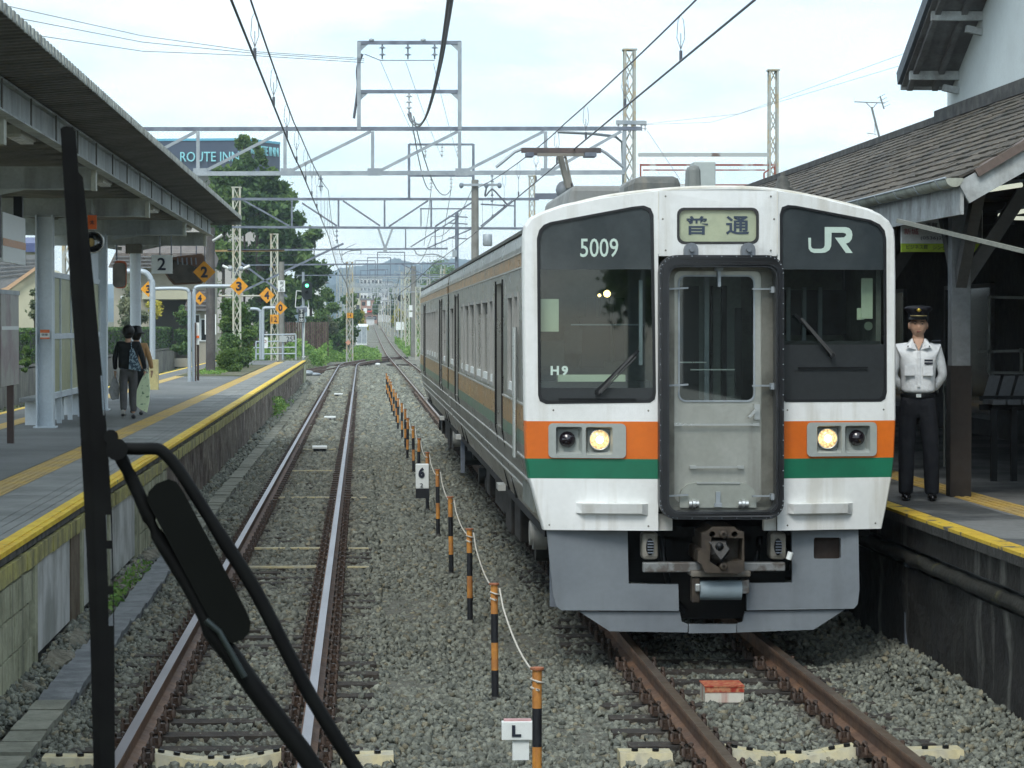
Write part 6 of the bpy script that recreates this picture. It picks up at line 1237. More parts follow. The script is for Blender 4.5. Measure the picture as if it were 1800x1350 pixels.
# back wall, floor to roof, with framed windows
XW = 8.75
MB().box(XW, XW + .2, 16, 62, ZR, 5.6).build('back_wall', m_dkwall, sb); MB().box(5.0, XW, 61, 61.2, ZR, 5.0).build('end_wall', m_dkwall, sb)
MB().add([(XRG, 18, ZRG - .1), (XRG + 2.4, 18, ZEV - .1), (XRG + 2.4, 62, ZEV - .1), (XRG, 62, ZRG - .1)], [(0, 1, 2, 3)]).build('rear_roof', m_tile, sb)
MB().box(XRG, XW + .2, 18, 18.15, 3.8, 5.2).build('gable_infill', m_dkwall, sb)
for y0, y1, z0, z1_ in ((26.2, 28.6, 1.9, 3.1), (29.0, 31.4, 1.9, 3.1), (32.2, 34.8, 1.3, 3.2), (37, 40, 1.3, 3.2), (43, 47, 1.3, 3.2)):
    w_ = MB().plate([(y0, z0), (y1, z0), (y1, z1_), (y0, z1_)], [[(y0 + .06, z0 + .06), (y1 - .06, z0 + .06), (y1 - .06, z1_ - .06), (y0 + .06, z1_ - .06)]], lambda a, b: Vector((XW - .06, a, b)), lambda a, b: Vector((XW, a, b)), 0).build('window', M('window_frame_grey', (.13, .14, .14), .5), sb)
    MB().box(XW - .03, XW - .02, y0 + .06, y1 - .06, z0 + .06, z1_ - .06).build('pane', M('dark_window_glass', (.02, .022, .024), .08, spec=.8, var=0), w_); MB().box(XW - .06, XW - .02, (y0 + y1) / 2 - .025, (y0 + y1) / 2 + .025, z0, z1_).build('mullion', MATS['window_frame_grey'], w_)
# white two storey part with gable overhang
XG = 7.42
wl = MB().plate([(15, ZRG - .6), (34.0, ZRG - .6), (34.0, 7.0), (27.5, 9.8), (21, 7.0), (15, 6)], [], lambda a, b: Vector((XG, a, b)), lambda a, b: Vector((XG + 6, a, b)), 0).build('upper_wall', M('white_plaster', (.6, .66, .66), .85, c2=(.53, .58, .58), sc=.6, bump=.1, bs=60, var=.03), sb)
P1, P2 = at(1585, 152, 33.7), at(1640, -4, 31.8); d = (P2 - P1); P3 = P1 + d * 3.2
xin = XG
def q3(p, x, dz=0): return (x, p.y, p.z + dz)
up_ = MB(); v = []
for dz in (0, .12):
    for p, x in ((P1, P1.x), (P3, P1.x), (P3, xin + 2), (P1, xin + 2)): v.append((x, p.y, p.z + dz))
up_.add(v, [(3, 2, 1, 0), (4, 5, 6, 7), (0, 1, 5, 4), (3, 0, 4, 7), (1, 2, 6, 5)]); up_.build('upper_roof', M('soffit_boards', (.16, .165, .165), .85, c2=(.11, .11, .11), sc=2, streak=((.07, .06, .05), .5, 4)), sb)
MB().bar(Vector((P1.x - .02, P1.y + .05, P1.z + .1)), Vector((P1.x - .02, P3.y, P3.z + .13)), .06, .17).build('verge_tiles', M('verge_blue_grey', (.06, .075, .09), .6), sb)
MB().bar(Vector((P1.x, P1.y + .05, P1.z - .0)), Vector((XG + 2, P1.y + .05, P1.z)), .06, .08).build('eave_board', m_wood, sb)
for k, u in enumerate((.18, .85, 1.6, 2.4)):
    c = P1 + d * u; MB().bar((P1.x + .03, c.y, c.z - .05), (XG, c.y, c.z - .05), .09, .11).build('purlin', m_wood, sb); MB().bar((P1.x + .45, c.y, c.z - .2), (XG, c.y, c.z - .24), .1, .08).build('corbel', m_wood, sb)
for x in (P1.x + .1, P1.x + .42): MB().bar((x, P1.y, P1.z - .03), (x, P3.y, P3.z - .03), .07, .06).build('rafter', MATS['soffit_boards'], sb)
MB().box(9.2, 18, -34, 15.8, .8, 5.2).build('rear_wing', m_dkwall, sb)  # unseen mass added to darken the right windscreen's reflection
# shelter: wire netting remnant skipped; fluorescent tubes
for k, (a, b, Y) in enumerate((((1735, 334), (1796, 325), 23.0), ((1756, 379), (1806, 370), 25.5), ((1766, 383), (1812, 384), 28))):
    t = thing('fluorescent_tube', ['nearest fluorescent tube under the station roof', 'upper of the pair of fluorescent tubes farther under the station roof', 'lower of the pair of fluorescent tubes farther under the station roof'][k], 'lamp', at(a[0], a[1], Y)); p, q = at(a[0], a[1], Y), at(b[0], b[1], Y - .25)
    MB().cyl(p, q, .02, 8).build('tube', M('lit_tube', (.6, .62, .5), .4, emit=((.8, .85, .7), .6), var=0), t); MB().bar(p + Vector((0, 0, .035)), q + Vector((0, 0, .035)), .07, .03).build('fitting', m_galvd, t)
# banner
bn = thing('advertising_board', 'white hotel advertising board with a lime strip under the station roof', 'sign', at(1650, 400, 30)); YB = 25.3
pxbox(1585, 1727, 368, 428, YB, .05, 'board', M('banner_white', (.7, .73, .72), .6), bn); pxbox(1585, 1727, 428, 443, YB - .002, .05, 'lime_strip', M('banner_lime', (.4, .55, .04), .6), bn); pxbox(1669, 1726, 366, 427, YB - .01, .02, 'cover', m_dkwall, bn)
for s, x, y, w_, h, mt in (('日本', 1599, 370, 16, 6, m_ink), ('旅館', 1625, 383, 22, 8, MATS['beam_stain']), ('一番館', 1632, 396, 32, 9, m_ink), ('新城', 1602, 407, 26, 11, M('banner_red', (.35, .02, .03), .6)), ('(0536)22', 1640, 419, 44, 7, m_ink), ('ビジネス館', 1612, 434, 38, 8, m_ink), ('シングル', 1656, 435, 34, 8, m_ink)):
    text(s, .2, mt, 'lettering', bn, at(x, y, YB - .012), width=w_ * YB / FPX, height=h * YB / FPX)
# bench, railings
t = thing('platform_bench', 'row of grey slatted platform seats at the right edge', 'bench', (6.6, 27, ZR)); YBn = 26.8
for k in range(6):
    x0 = 1727 + k * 26; a = [(x0 + 12, 660), (x0 + 32, 660), (x0 + 22, 697), (x0 + 1, 697)]; MB().plate(a, [], lambda x, y: at(x, y, YBn), lambda x, y: at(x, y, YBn + .04), 0).build('backrest', M('seat_back_grey', (.13, .14, .15), .5), t)
    MB().box(at(x0, 705, YBn).x, at(x0 + 22, 705, YBn).x, YBn - .45, YBn, at(0, 712, YBn).z, at(0, 704, YBn).z).build('seat', MATS['seat_back_grey'], t)
MB().bar(at(1722, 700, YBn), at(1890, 700, YBn), .05, .05).bar(at(1722, 716, YBn), at(1890, 716, YBn), .06, .06).build('rail', m_black, t)
for x in (1740, 1775, 1810, 1860): MB().box(at(x, 716, YBn).x - .03, at(x, 716, YBn).x + .03, YBn - .2, YBn - .15, ZR, at(x, 716, YBn).z).build('leg', m_black, t)
t = thing('metal_railing', 'thin metal railing frame in the dark behind the seats', 'railing', (7, 29, ZR)); m_dg = M('rail_dull', (.16, .17, .16), .4, .5)
for a, b in (((1738, 523), (1738, 655)), ((1795, 612), (1795, 655)), ((1720, 618), (1830, 616)), ((1738, 655), (1830, 656)), ((1738, 522), (1830, 524))): member(t, a, b, 29, .03, m_dg, 'bar')
t = thing('metal_railing', 'curved low railing between the attendant and the post', 'railing', (6, 29, ZR)); Y = 27.5
MB().tube([at(1650, 653, Y), at(1684, 655, Y)], .012).build('bar', m_dg, t)
for k in range(3): MB().tube(smoothpts([at(1648 + k * 10, 690, Y), at(1652 + k * 10, 672, Y), at(1658 + k * 10, 667, Y), at(1660 + k * 10, 695, Y)], 4), .012).tube([at(1660 + k * 10, 695, Y), at(1660 + k * 10, 820, Y)], .012).build('loop', m_dg, t)
member(t, (1677, 520), (1677, 640), Y, .03, m_dg, 'bar'); 
o = pxbox(1592, 1602, 975, 1140, 22.4, .06, 'steel_post', m_galvd, None); tag(o, 'grey steel post against the right platform wall beside the train skirt', 'post')
# television aerial behind the roof
t = thing('tv_aerial', 'thin television aerial standing above the tiled roof', 'aerial', at(1550, 250, 45)); YA = 45; m_al = M('aerial_grey', (.2, .22, .22), .5, .4, var=0)
for a, b, w_ in (((1551, 262), (1532, 188), .03), ((1502, 179), (1555, 181), .016), ((1547, 169), (1554, 192), .02), ((1522, 180), (1532, 190), .012), ((1542, 181), (1534, 190), .012), ((1524, 234), (1540, 236), .012), ((1538, 233), (1538, 214), .01)): member(t, a, b, YA, w_, m_al, 'boom')
for k in range(4): member(t, (1542 + k * 4, 173 + k * 5), (1556 + k * 3, 165 + k * 6), YA, .008, m_al, 'element', .2)
# ================================================================== people
def skinned(name, joints, edges, mat, parent, levels=2, root=0):
    """one continuous surface grown round a skeleton: joints {key: (x, y, z, rx, ry)}"""
    keys = list(joints); idx = {k: i for i, k in enumerate(keys)}
    me = bpy.data.meshes.new(name); me.from_pydata([joints[k][:3] for k in keys], [(idx[a], idx[b]) for a, b in edges], [])
    o = bpy.data.objects.new(name, me); COL.objects.link(o); sk = o.modifiers.new('skin', 'SKIN'); sk.use_smooth_shade = True
    lay = me.skin_vertices[0].data if len(me.skin_vertices) else None
    if lay is None:
        bpy.context.view_layer.objects.active = o; lay = me.skin_vertices[0].data
    for k in keys:
        j = joints[k]; lay[idx[k]].radius = (j[3], j[4] if len(j) > 4 else j[3]); lay[idx[k]].use_root = (idx[k] == root)
    ss = o.modifiers.new('sub', 'SUBSURF'); ss.levels = levels; ss.render_levels = levels
    bpy.context.view_layer.update()
    m2 = bpy.data.meshes.new_from_object(o.evaluated_get(bpy.context.evaluated_depsgraph_get())); bpy.data.objects.remove(o)
    m2.materials.clear(); m2.materials.append(mat); m2.polygons.foreach_set('use_smooth', [True] * len(m2.polygons))
    q = bpy.data.objects.new(name, m2); COL.objects.link(q); q.parent = parent; return q
def local(o, parent): o.parent = parent; o.matrix_parent_inverse = Matrix.Identity(4); return o
def hand(parent, c, s, down=(0, 0, -1), curl=.5):
    """palm with four bent fingers and a thumb, hanging from the wrist c"""
    c = Vector(c); d = Vector(down).normalized(); j = {'w': (*c, .022, .026), 'p': (*(c + d * .05), .018, .032), 'k': (*(c + d * .08), .014, .034)}; e = [('w', 'p'), ('p', 'k')]
    for i, (off, L_) in enumerate(((-.026, .055), (-.009, .065), (.009, .062), (.025, .05))):
        b = c + d * .082 + Vector((0, off, 0)); m_ = b + d * L_ * .5 + Vector((-s * .01 * curl, 0, 0)); t = b + d * L_ * .8 + Vector((-s * .03 * curl, 0, 0))
        j[f'a{i}'] = (*b, .009); j[f'b{i}'] = (*m_, .0085); j[f'c{i}'] = (*t, .007); e += [('k', f'a{i}'), (f'a{i}', f'b{i}'), (f'b{i}', f'c{i}')]
    b = c + d * .035 + Vector((0, -.03, 0)); j['t0'] = (*b, .011); j['t1'] = (*(b + d * .03 + Vector((-s * .01, -.018, 0))), .009); j['t2'] = (*(b + d * .055 + Vector((-s * .015, -.02, 0))), .007); e += [('w', 't0'), ('t0', 't1'), ('t1', 't2')]
    return skinned('hand', j, e, m_skin, parent, 1)
def headmerge(body, c, turn=0):
    """a head with jaw, brow, nose and lips, joined into the body's own mesh"""
    b = bmesh.new(); b.from_mesh(body.data); h = bmesh.new(); bmesh.ops.create_uvsphere(h, u_segments=32, v_segments=24, radius=1)
    for v in h.verts:
        x, y, z = v.co; Z = z * .118; low = max(0, -z); fr = max(0, -y)
        X = x * .077 * (1 - .38 * low ** 1.6) * (1 + .04 * math.exp(-((z + .1) / .3) ** 2)); Y = y * (.098 if y > 0 else .088) * (1 - .12 * low ** 2 * (y > 0))
        Y -= fr ** 6 * (.019 * math.exp(-(x / .17) ** 2) * math.exp(-((z + .12) / .17) ** 2) + .007 * math.exp(-(x / .35) ** 2) * math.exp(-((z + .47) / .1) ** 2) + .010 * math.exp(-(x / .3) ** 2) * math.exp(-((z + .85) / .18) ** 2) - .010 * (math.exp(-((abs(x) - .4) / .17) ** 2)) * math.exp(-((z - .12) / .12) ** 2))
        v.co = Vector((X, Y, Z)) + Vector(c)
    bmesh.ops.recalc_face_normals(h, faces=h.faces); me = bpy.data.meshes.new('tmp'); h.to_mesh(me); h.free(); b.from_mesh(me); b.to_mesh(body.data); b.free(); body.data.polygons.foreach_set('use_smooth', [True] * len(body.data.polygons)); bpy.data.meshes.remove(me)
# ---- station attendant, facing the camera, hands behind his back
pa = at(1613, 883, 23.7)
man = thing('person', 'station attendant in white shirt, dark trousers and peaked cap standing beside the train', 'person', (pa.x, 23.7, ZR), rz=R(-9))
man.scale = (.985,) * 3
B = {'pel': (0, 0, .93, .1, .07), 'waist': (0, .0, 1.08, .09, .06), 'chest': (0, .0, 1.25, .1, .06), 'shl': (0, .01, 1.37, .07, .05), 'neck': (0, .0, 1.44, .058, .055), 'hd0': (0, -.008, 1.50, .055, .055), 'hd1': (0, 0, 1.56, .05, .055),
     'lh': (-.08, 0, .84, .06), 'lk': (-.10, 0, .49, .045), 'la': (-.10, .01, .1, .036), 'rh': (.08, 0, .84, .06), 'rk': (.10, 0, .49, .045), 'ra': (.10, .01, .1, .036)}
body = skinned('body', B, [('pel', 'waist'), ('waist', 'chest'), ('chest', 'shl'), ('shl', 'neck'), ('neck', 'hd0'), ('hd0', 'hd1'), ('pel', 'lh'), ('lh', 'lk'), ('lk', 'la'), ('pel', 'rh'), ('rh', 'rk'), ('rk', 'ra')], m_skin, man)
headmerge(body, (0, -.012, 1.578))
m_shirt = M('white_shirt', (.8, .84, .86), .8, c2=(.7, .74, .77), sc=9, bump=.5, bs=18, var=.03); m_trs = M('navy_trousers', (.006, .0075, .012), .85, bump=.8, bs=9, var=.1)
S = {'w0': (0, 0, .955, .168, .122), 'w': (0, 0, 1.01, .17, .125), 'w1': (0, 0, 1.12, .165, .118), 'c': (0, 0, 1.27, .185, .122), 's': (0, .005, 1.375, .14, .09), 'n': (0, .01, 1.425, .075, .07),
     'ls': (-.165, .01, 1.375, .06), 'le': (-.225, .05, 1.13, .044), 'lw': (-.14, .13, 1.0, .042), 'rs': (.165, .01, 1.375, .06), 're': (.228, .05, 1.13, .044), 'rw': (.14, .13, 1.0, .042)}
sh = skinned('shirt', S, [('w0', 'w'), ('w', 'w1'), ('w1', 'c'), ('c', 's'), ('s', 'n'), ('s', 'ls'), ('ls', 'le'), ('le', 'lw'), ('s', 'rs'), ('rs', 're'), ('re', 'rw')], m_shirt, man)
Tt = {'p': (0, 0, .90, .168, .12), 'p1': (0, 0, 1.0, .155, .112), 'lh': (-.085, 0, .83, .098), 'lk': (-.10, .0, .48, .08), 'la': (-.105, .01, .1, .072), 'lb': (-.105, .01, .05, .07), 'rh': (.085, 0, .83, .098), 'rk': (.115, -.04, .48, .08), 'ra': (.125, -.01, .1, .072), 'rb': (.125, -.01, .05, .07)}
skinned('trousers', Tt, [('p', 'p1'), ('p', 'lh'), ('lh', 'lk'), ('lk', 'la'), ('la', 'lb'), ('p', 'rh'), ('rh', 'rk'), ('rk', 'ra'), ('ra', 'rb')], m_trs, man)
def loc(mb, nm, mat, parent=man, **k): return local(mb.build(nm, mat, None, **k), parent)
for s in (-1, 1):
    m = MB(); m.ball((s * (.105 if s < 0 else .125), -.05 - .02 * (s > 0), .035), .045, .125, .045, 12, 6); loc(m, 'shoe', M('polished_shoe', (.008, .008, .009), .25, var=.05))
    m = MB(); m.ball((s * .079, .0, 1.575), .012, .02, .032, 8, 6); loc(m, 'ear', m_skin)
    loc(MB().ball((s * .030, -.086, 1.592), .013, .006, .005, 8, 5), 'eye', M('eye_dark', (.02, .015, .012), .3, var=0)); loc(MB().tube([(s * .014, -.098, 1.608), (s * .032, -.096, 1.614), (s * .052, -.084, 1.608)], .0035, 5), 'eyebrow', m_hair)
    # open collar wings
    loc(MB().add([(s * .02, -.085, 1.36), (s * .055, -.06, 1.465), (s * .075, -.09, 1.455), (s * .12, -.105, 1.39), (s * .07, -.118, 1.375)], [(0, 1, 2, 3, 4)]), 'collar', m_shirt); loc(MB().ball((s * .095, -.113, 1.392), .006, .003, .007, 6, 4), 'collar_pin', m_ink)
loc(MB().add([(-.045, -.088, 1.46), (.045, -.088, 1.46), (.0, -.125, 1.35)], [(0, 2, 1)]), 'open_neck', m_skin)
loc(MB().ball((0, -.093, 1.524), .021, .008, .0065, 10, 5), 'mouth', M('lips', (.26, .1, .08), .5, var=0))
hr = MB(); hr.lathe([(.077, -.05), (.084, -.02), (.086, .03), (.07, .05)], (0, .012, 1.64), 16); loc(hr, 'hair', m_hair)
m_cap = M('cap_navy', (.008, .009, .015), .7, var=.1)
cp2 = loc(MB().lathe([(.092, -.01), (.094, .035), (.125, .065), (.128, .08), (.1, .095), (.04, .102), (0, .103)], (0, .005, 1.655), 24), 'cap', m_cap)
loc(MB().add([(.088 * math.cos(R(a)), .005 + .1 * math.sin(R(a)), 1.658) for a in range(200, 341, 20)] + [(.098 * math.cos(R(a)), .005 + .155 * math.sin(R(a)), 1.63) for a in range(200, 341, 20)], [(i, i + 1, 9 + i, 8 + i) for i in range(7)]), 'cap_peak', m_black)
loc(MB().tube([(.088 * math.cos(R(a)), .002 + .1 * math.sin(R(a)), 1.664) for a in range(215, 326, 10)], .0045), 'chin_strap', M('gold_strap', (.5, .42, .2), .4, .5, var=0)); loc(MB().ball((0, -.118, 1.715), .018, .008, .018, 8, 5).ball((-.014, -.112, 1.72), .012, .006, .012, 6, 4).ball((.014, -.112, 1.72), .012, .006, .012, 6, 4), 'cap_badge', M('gold_badge', (.6, .45, .08), .35, .6, var=0))
loc(MB().box(-.022, .022, -.128, -.116, .935, .965), 'buckle', m_chrome); loc(MB().lathe([(.160, -.016), (.160, .016)], (0, 0, .95), 24), 'belt', m_black).scale = (1, .74, 1)
for z in (1.265, 1.24): loc(MB().box(.05, .125, -.132, -.124, z - .009, z + .009), 'name_badge', m_ink)
loc(MB().box(.125, .2, -.03, .03, 1.435, 1.447), 'shoulder_mark', m_ink); loc(MB().box(-.012, .012, -.131, -.12, 1.03, 1.35), 'placket', m_shirt)
for s in (-1, 1): loc(MB().box(s * .08 - .045, s * .08 + .045, -.132, -.122, 1.13, 1.22), 'pocket', m_shirt); local(hand(man, (s * .13, .14, 1.0), s, (-s * .8, .1, -.5)), man)
# ---- two walkers seen from behind
def walker(px, py, Y, label, jacket, trs, hat, lean, step, h=1.0, hairr=.105):
    c = at(px, py, Y); p = thing('person', label, 'person', (c.x, Y, ZL)); p.scale = (h,) * 3
    b = {'pel': (0, 0, .88, .1, .07), 'waist': (0, 0, 1.03, .09, .06), 'chest': (0, 0, 1.22, .1, .07), 'shl': (0, 0, 1.34, .1, .07), 'neck': (0, 0, 1.40, .05), 'hd0': (.0, .01, 1.46, .065), 'hd1': (0, .01, 1.54, .085, .09), 'hd2': (0, .01, 1.60, .06), 'lh': (-.085, 0, .82, .08), 'lk': (-.085, .06 - step, .47, .055), 'la': (-.075, -.12 * (step > 0) - .02, .12, .04), 'rh': (.085, 0, .82, .08), 'rk': (.085, .04, .46, .055), 'ra': (.085, .02, .09, .04)}
    skinned('body', b, [('pel', 'waist'), ('waist', 'chest'), ('chest', 'shl'), ('shl', 'neck'), ('neck', 'hd0'), ('hd0', 'hd1'), ('hd1', 'hd2'), ('pel', 'lh'), ('lh', 'lk'), ('lk', 'la'), ('pel', 'rh'), ('rh', 'rk'), ('rk', 'ra')], m_skin, p)
    J_ = {'w0': (0, 0, .87, .19, .14), 'w': (0, 0, .94, .195, .14), 'w1': (0, 0, 1.07, .195, .135), 'c': (0, 0, 1.22, .195, .13), 's': (0, 0, 1.34, .13, .09), 'n': (0, 0, 1.385, .07), 'ls': (-.165, 0, 1.33, .065), 'le': (-.24, .0, 1.08, .052), 'lw': (-.235, .04, .87, .04), 'rs': (.165, 0, 1.33, .065), 're': (.25, -.01, 1.09, .052), 'rw': (.29, .02, .88, .04)}
    skinned('jacket', J_, [('w0', 'w'), ('w', 'w1'), ('w1', 'c'), ('c', 's'), ('s', 'n'), ('s', 'ls'), ('ls', 'le'), ('le', 'lw'), ('s', 'rs'), ('rs', 're'), ('re', 'rw')], jacket, p)
    T_ = {'p': (0, 0, .88, .15, .12), 'p1': (0, 0, .95, .14, .11), 'lh': (-.08, 0, .8, .098), 'lk': (-.085, .06 - step, .46, .075), 'la': (-.075, -.12 * (step > 0) - .02, .14, .062), 'rh': (.08, 0, .8, .098), 'rk': (.085, .04, .46, .075), 'ra': (.085, .02, .11, .062)}
    skinned('trousers', T_, [('p', 'p1'), ('p', 'lh'), ('lh', 'lk'), ('lk', 'la'), ('p', 'rh'), ('rh', 'rk'), ('rk', 'ra')], trs, p)
    loc(MB().ball((0, -.005, 1.555), hairr, .108, .12, 14, 8).ball((0, -.02, 1.48), .085, .08, .06, 12, 6), 'hair', m_hair, p)
    if hat: loc(MB().lathe([(.16, -.03), (.17, -.02), (.115, .02), (.105, .09), (.07, .125), (0, .13)], (0, 0, 1.58), 18), 'hat', m_black, p)
    for s, dy, z, rx in ((-1, -.13 if step else .0, .075, .07), (1, .04, .04, 0)):
        loc(MB().ball((s * .082, dy + .03, z), .045, .12, .04, 10, 6), 'shoe', M('dark_shoe', (.02, .02, .022), .5), p)
        if step and s < 0: loc(MB().ball((s * .082, dy - .03, z + .02), .04, .03, .085, 8, 6), 'shoe_sole', M('pale_sole', (.35, .35, .33), .7), p)
    for s in (-1, 1): local(hand(p, (-.236 if s < 0 else .29, .035, .85), s), p)
    return p
m_jk = M('black_jacket', (.009, .011, .012), .85, bump=.3, bs=20, var=.15); m_gt = M('grey_trousers', (.12, .12, .125), .85, c2=(.09, .09, .095), sc=8, var=.08)
w1 = walker(226, 735, 48.3, 'walker in black jacket and grey trousers carrying a green bag, seen from behind', m_jk, m_gt, False, 0, .12, 1.0, .112)
w2 = walker(240, 727, 50.2, 'second walker in a black hat and tan top, half hidden behind the first', M('tan_top', (.45, .27, .12), .8), m_jk, True, 0, 0, .97)
c = at(226, 735, 48.3)
def bag(x0, z0, name, label, pts, mat, y, th=.08, strap=None):
    t = thing(name, label, 'bag', (c.x + x0, y, z0)); MB().plate(pts, [], lambda a, b: Vector((c.x + a, y - th / 2, b)), lambda a, b: Vector((c.x + a, y + th / 2, b)), 0).build('sack', mat, t, bevel=.02)
    if strap: MB().tube([Vector((c.x + a, y, b)) for a, b in strap], .008).build('strap', mat, t)
m_gbag = M('green_bag_cloth', (.75, .9, .62), .75, c2=(.2, .36, .2), sc=16, lo=.6, hi=.64, var=.06)
bag(.3, 1.0, 'shopping_bag', 'pale green patterned shopping bag in the first walker\'s right hand', [(.27, 1.74), (.32, 1.76), (.35, 1.74), (.375, 1.5), (.36, 1.25), (.32, 1.06), (.2, 1.12), (.08, 1.24), (.13, 1.42), (.2, 1.6)], m_gbag, 48.36, .12, [(.29, 1.74), (.29, 1.80), (.33, 1.82), (.36, 1.74)])
bag(-.25, 1.3, 'plastic_bag', 'whitish plastic bag in the first walker\'s left hand', [(-.27, 1.72), (-.22, 1.72), (-.16, 1.5), (-.18, 1.3), (-.3, 1.28), (-.36, 1.45)], M('white_plastic', (.45, .46, .48), .5, c2=(.35, .36, .38), sc=20), 48.38, .1)
bag(.13, 1.9, 'shoulder_bag', 'blue and white patterned shoulder bag between the two walkers', [(.04, 2.18), (.10, 2.2), (.24, 1.86), (.22, 1.8), (.02, 1.84)], M('blue_pattern', (.3, .42, .5), .7, c2=(.05, .09, .13), sc=26, lo=.48, hi=.5, var=0), 48.16, .06, [(.07, 2.18), (.06, 2.35)])
# ================================================================== vegetation
def leafmat(name, c1, c2, c3):
    m = bpy.data.materials.new(name); m.use_nodes = True; t = m.node_tree; b = t.nodes['Principled BSDF']; l = t.links.new
    g = nd(t, 'ShaderNodeNewGeometry'); n = nd(t, 'ShaderNodeTexNoise'); n.inputs['Scale'].default_value = 1.6; n.inputs['Detail'].default_value = 6; n.inputs['Roughness'].default_value = .7; l(g.outputs['Position'], n.inputs['Vector'])
    a = nd(t, 'ShaderNodeAttribute', attribute_name='tone'); mth = nd(t, 'ShaderNodeMath', operation='ADD'); l(n.outputs['Fac'], mth.inputs[0]); 
    m2 = nd(t, 'ShaderNodeMath', operation='MULTIPLY'); m2.inputs[1].default_value = .5; l(a.outputs['Fac'], m2.inputs[0]); l(m2.outputs[0], mth.inputs[1])
    r = nd(t, 'ShaderNodeValToRGB'); r.color_ramp.elements[0].position = .5; r.color_ramp.elements[0].color = c1 + (1,); r.color_ramp.elements[1].position = 1.0; r.color_ramp.elements[1].color = c3 + (1,); e = r.color_ramp.elements.new(.75); e.color = c2 + (1,)
    l(mth.outputs[0], r.inputs[0]); l(r.outputs[0], b.inputs['Base Color']); b.inputs['Roughness'].default_value = .6; b.inputs['Specular IOR Level'].default_value = .25
    tr = nd(t, 'ShaderNodeBsdfTranslucent'); l(r.outputs[0], tr.inputs[0]); mxs = nd(t, 'ShaderNodeMixShader'); mxs.inputs[0].default_value = .3; l(b.outputs[0], mxs.inputs[1]); l(tr.outputs[0], mxs.inputs[2]); l(mxs.outputs[0], t.nodes['Material Output'].inputs[0])
    MATS[name] = m; return m
lf_dark = leafmat('leaf_dark', (0.032, 0.070, 0.026), (0.072, 0.140, 0.049), (0.160, 0.252, 0.078)); lf_mid = leafmat('leaf_mid', (0.043, 0.091, 0.029), (0.087, 0.161, 0.046), (0.174, 0.266, 0.072)); lf_lite = leafmat('leaf_light', (0.087, 0.154, 0.039), (0.160, 0.266, 0.065), (0.290, 0.392, 0.104)); lf_yel = leafmat('leaf_yellow', (0.174, 0.196, 0.039), (0.362, 0.350, 0.065), (0.580, 0.504, 0.078)); lf_weed = leafmat('leaf_weed', (0.072, 0.154, 0.033), (0.131, 0.266, 0.052), (0.261, 0.392, 0.104)); lf_grey = leafmat('leaf_grey', (0.087, 0.119, 0.065), (0.160, 0.196, 0.117), (0.261, 0.280, 0.169))
m_bark = M('bark', (.08, .065, .05), .95, c2=(.05, .04, .032), sc=6, bump=.8, bs=20)
def leaves(blobs, n, size, name, mat, parent=None, seed=1, kind=None, flat=.0, shell=.55):
    """leaf faces spread through ellipsoid clumps: blobs = [(x, y, z, rx, ry, rz)]"""
    r = np.random.RandomState(seed); B = np.array(blobs, float); vol = B[:, 3] * B[:, 4] * B[:, 5]; ids = r.choice(len(B), n, p=vol ** .8 / (vol ** .8).sum())
    d = r.normal(size=(n, 3)); d /= np.linalg.norm(d, axis=1)[:, None]; rad = np.clip(r.normal(.78, .24, (n, 1)), .1, 1.35); rad *= 1 + .12 * np.sin(d[:, :1] * 9 + ids[:, None]) + .10 * np.sin(d[:, 2:] * 11 + 2 * ids[:, None])
    rad *= np.where(r.uniform(0, 1, (n, 1)) < .12, r.uniform(1.05, 1.4, (n, 1)), 1)
    P = B[ids, :3] + d * rad * B[ids, 3:]
    q = r.normal(size=(n, 3)); q = q * (1 - flat) + d * .9; q /= np.linalg.norm(q, axis=1)[:, None]; a = np.cross(q, r.normal(size=(n, 3))); a /= np.linalg.norm(a, axis=1)[:, None]; b = np.cross(q, a)
    s = size * r.uniform(.6, 1.4, (n, 1)); V = np.stack([P - a * s, P + b * s * .55, P + a * s, P - b * s * .55], 1).reshape(-1, 3)
    me = bpy.data.meshes.new(name); me.vertices.add(4 * n); me.vertices.foreach_set('co', V.ravel()); me.loops.add(4 * n); me.loops.foreach_set('vertex_index', np.arange(4 * n, dtype=np.int32)); me.polygons.add(n); me.polygons.foreach_set('loop_start', np.arange(0, 4 * n, 4, dtype=np.int32)); me.update(calc_edges=True)
    tn = np.clip(.55 + r.normal(size=n) * .22 + (r.uniform(size=len(B))[ids] - .5) * .8 + d[:, 2] * .12, 0, 1); at_ = me.attributes.new('tone', 'FLOAT', 'FACE'); at_.data.foreach_set('value', tn.astype(np.float32))
    me.materials.append(mat); o = bpy.data.objects.new(name, me); COL.objects.link(o)
    if parent is not None: o.parent = parent; o.matrix_parent_inverse = pinv(parent)
    if kind: o['kind'] = kind
    return o
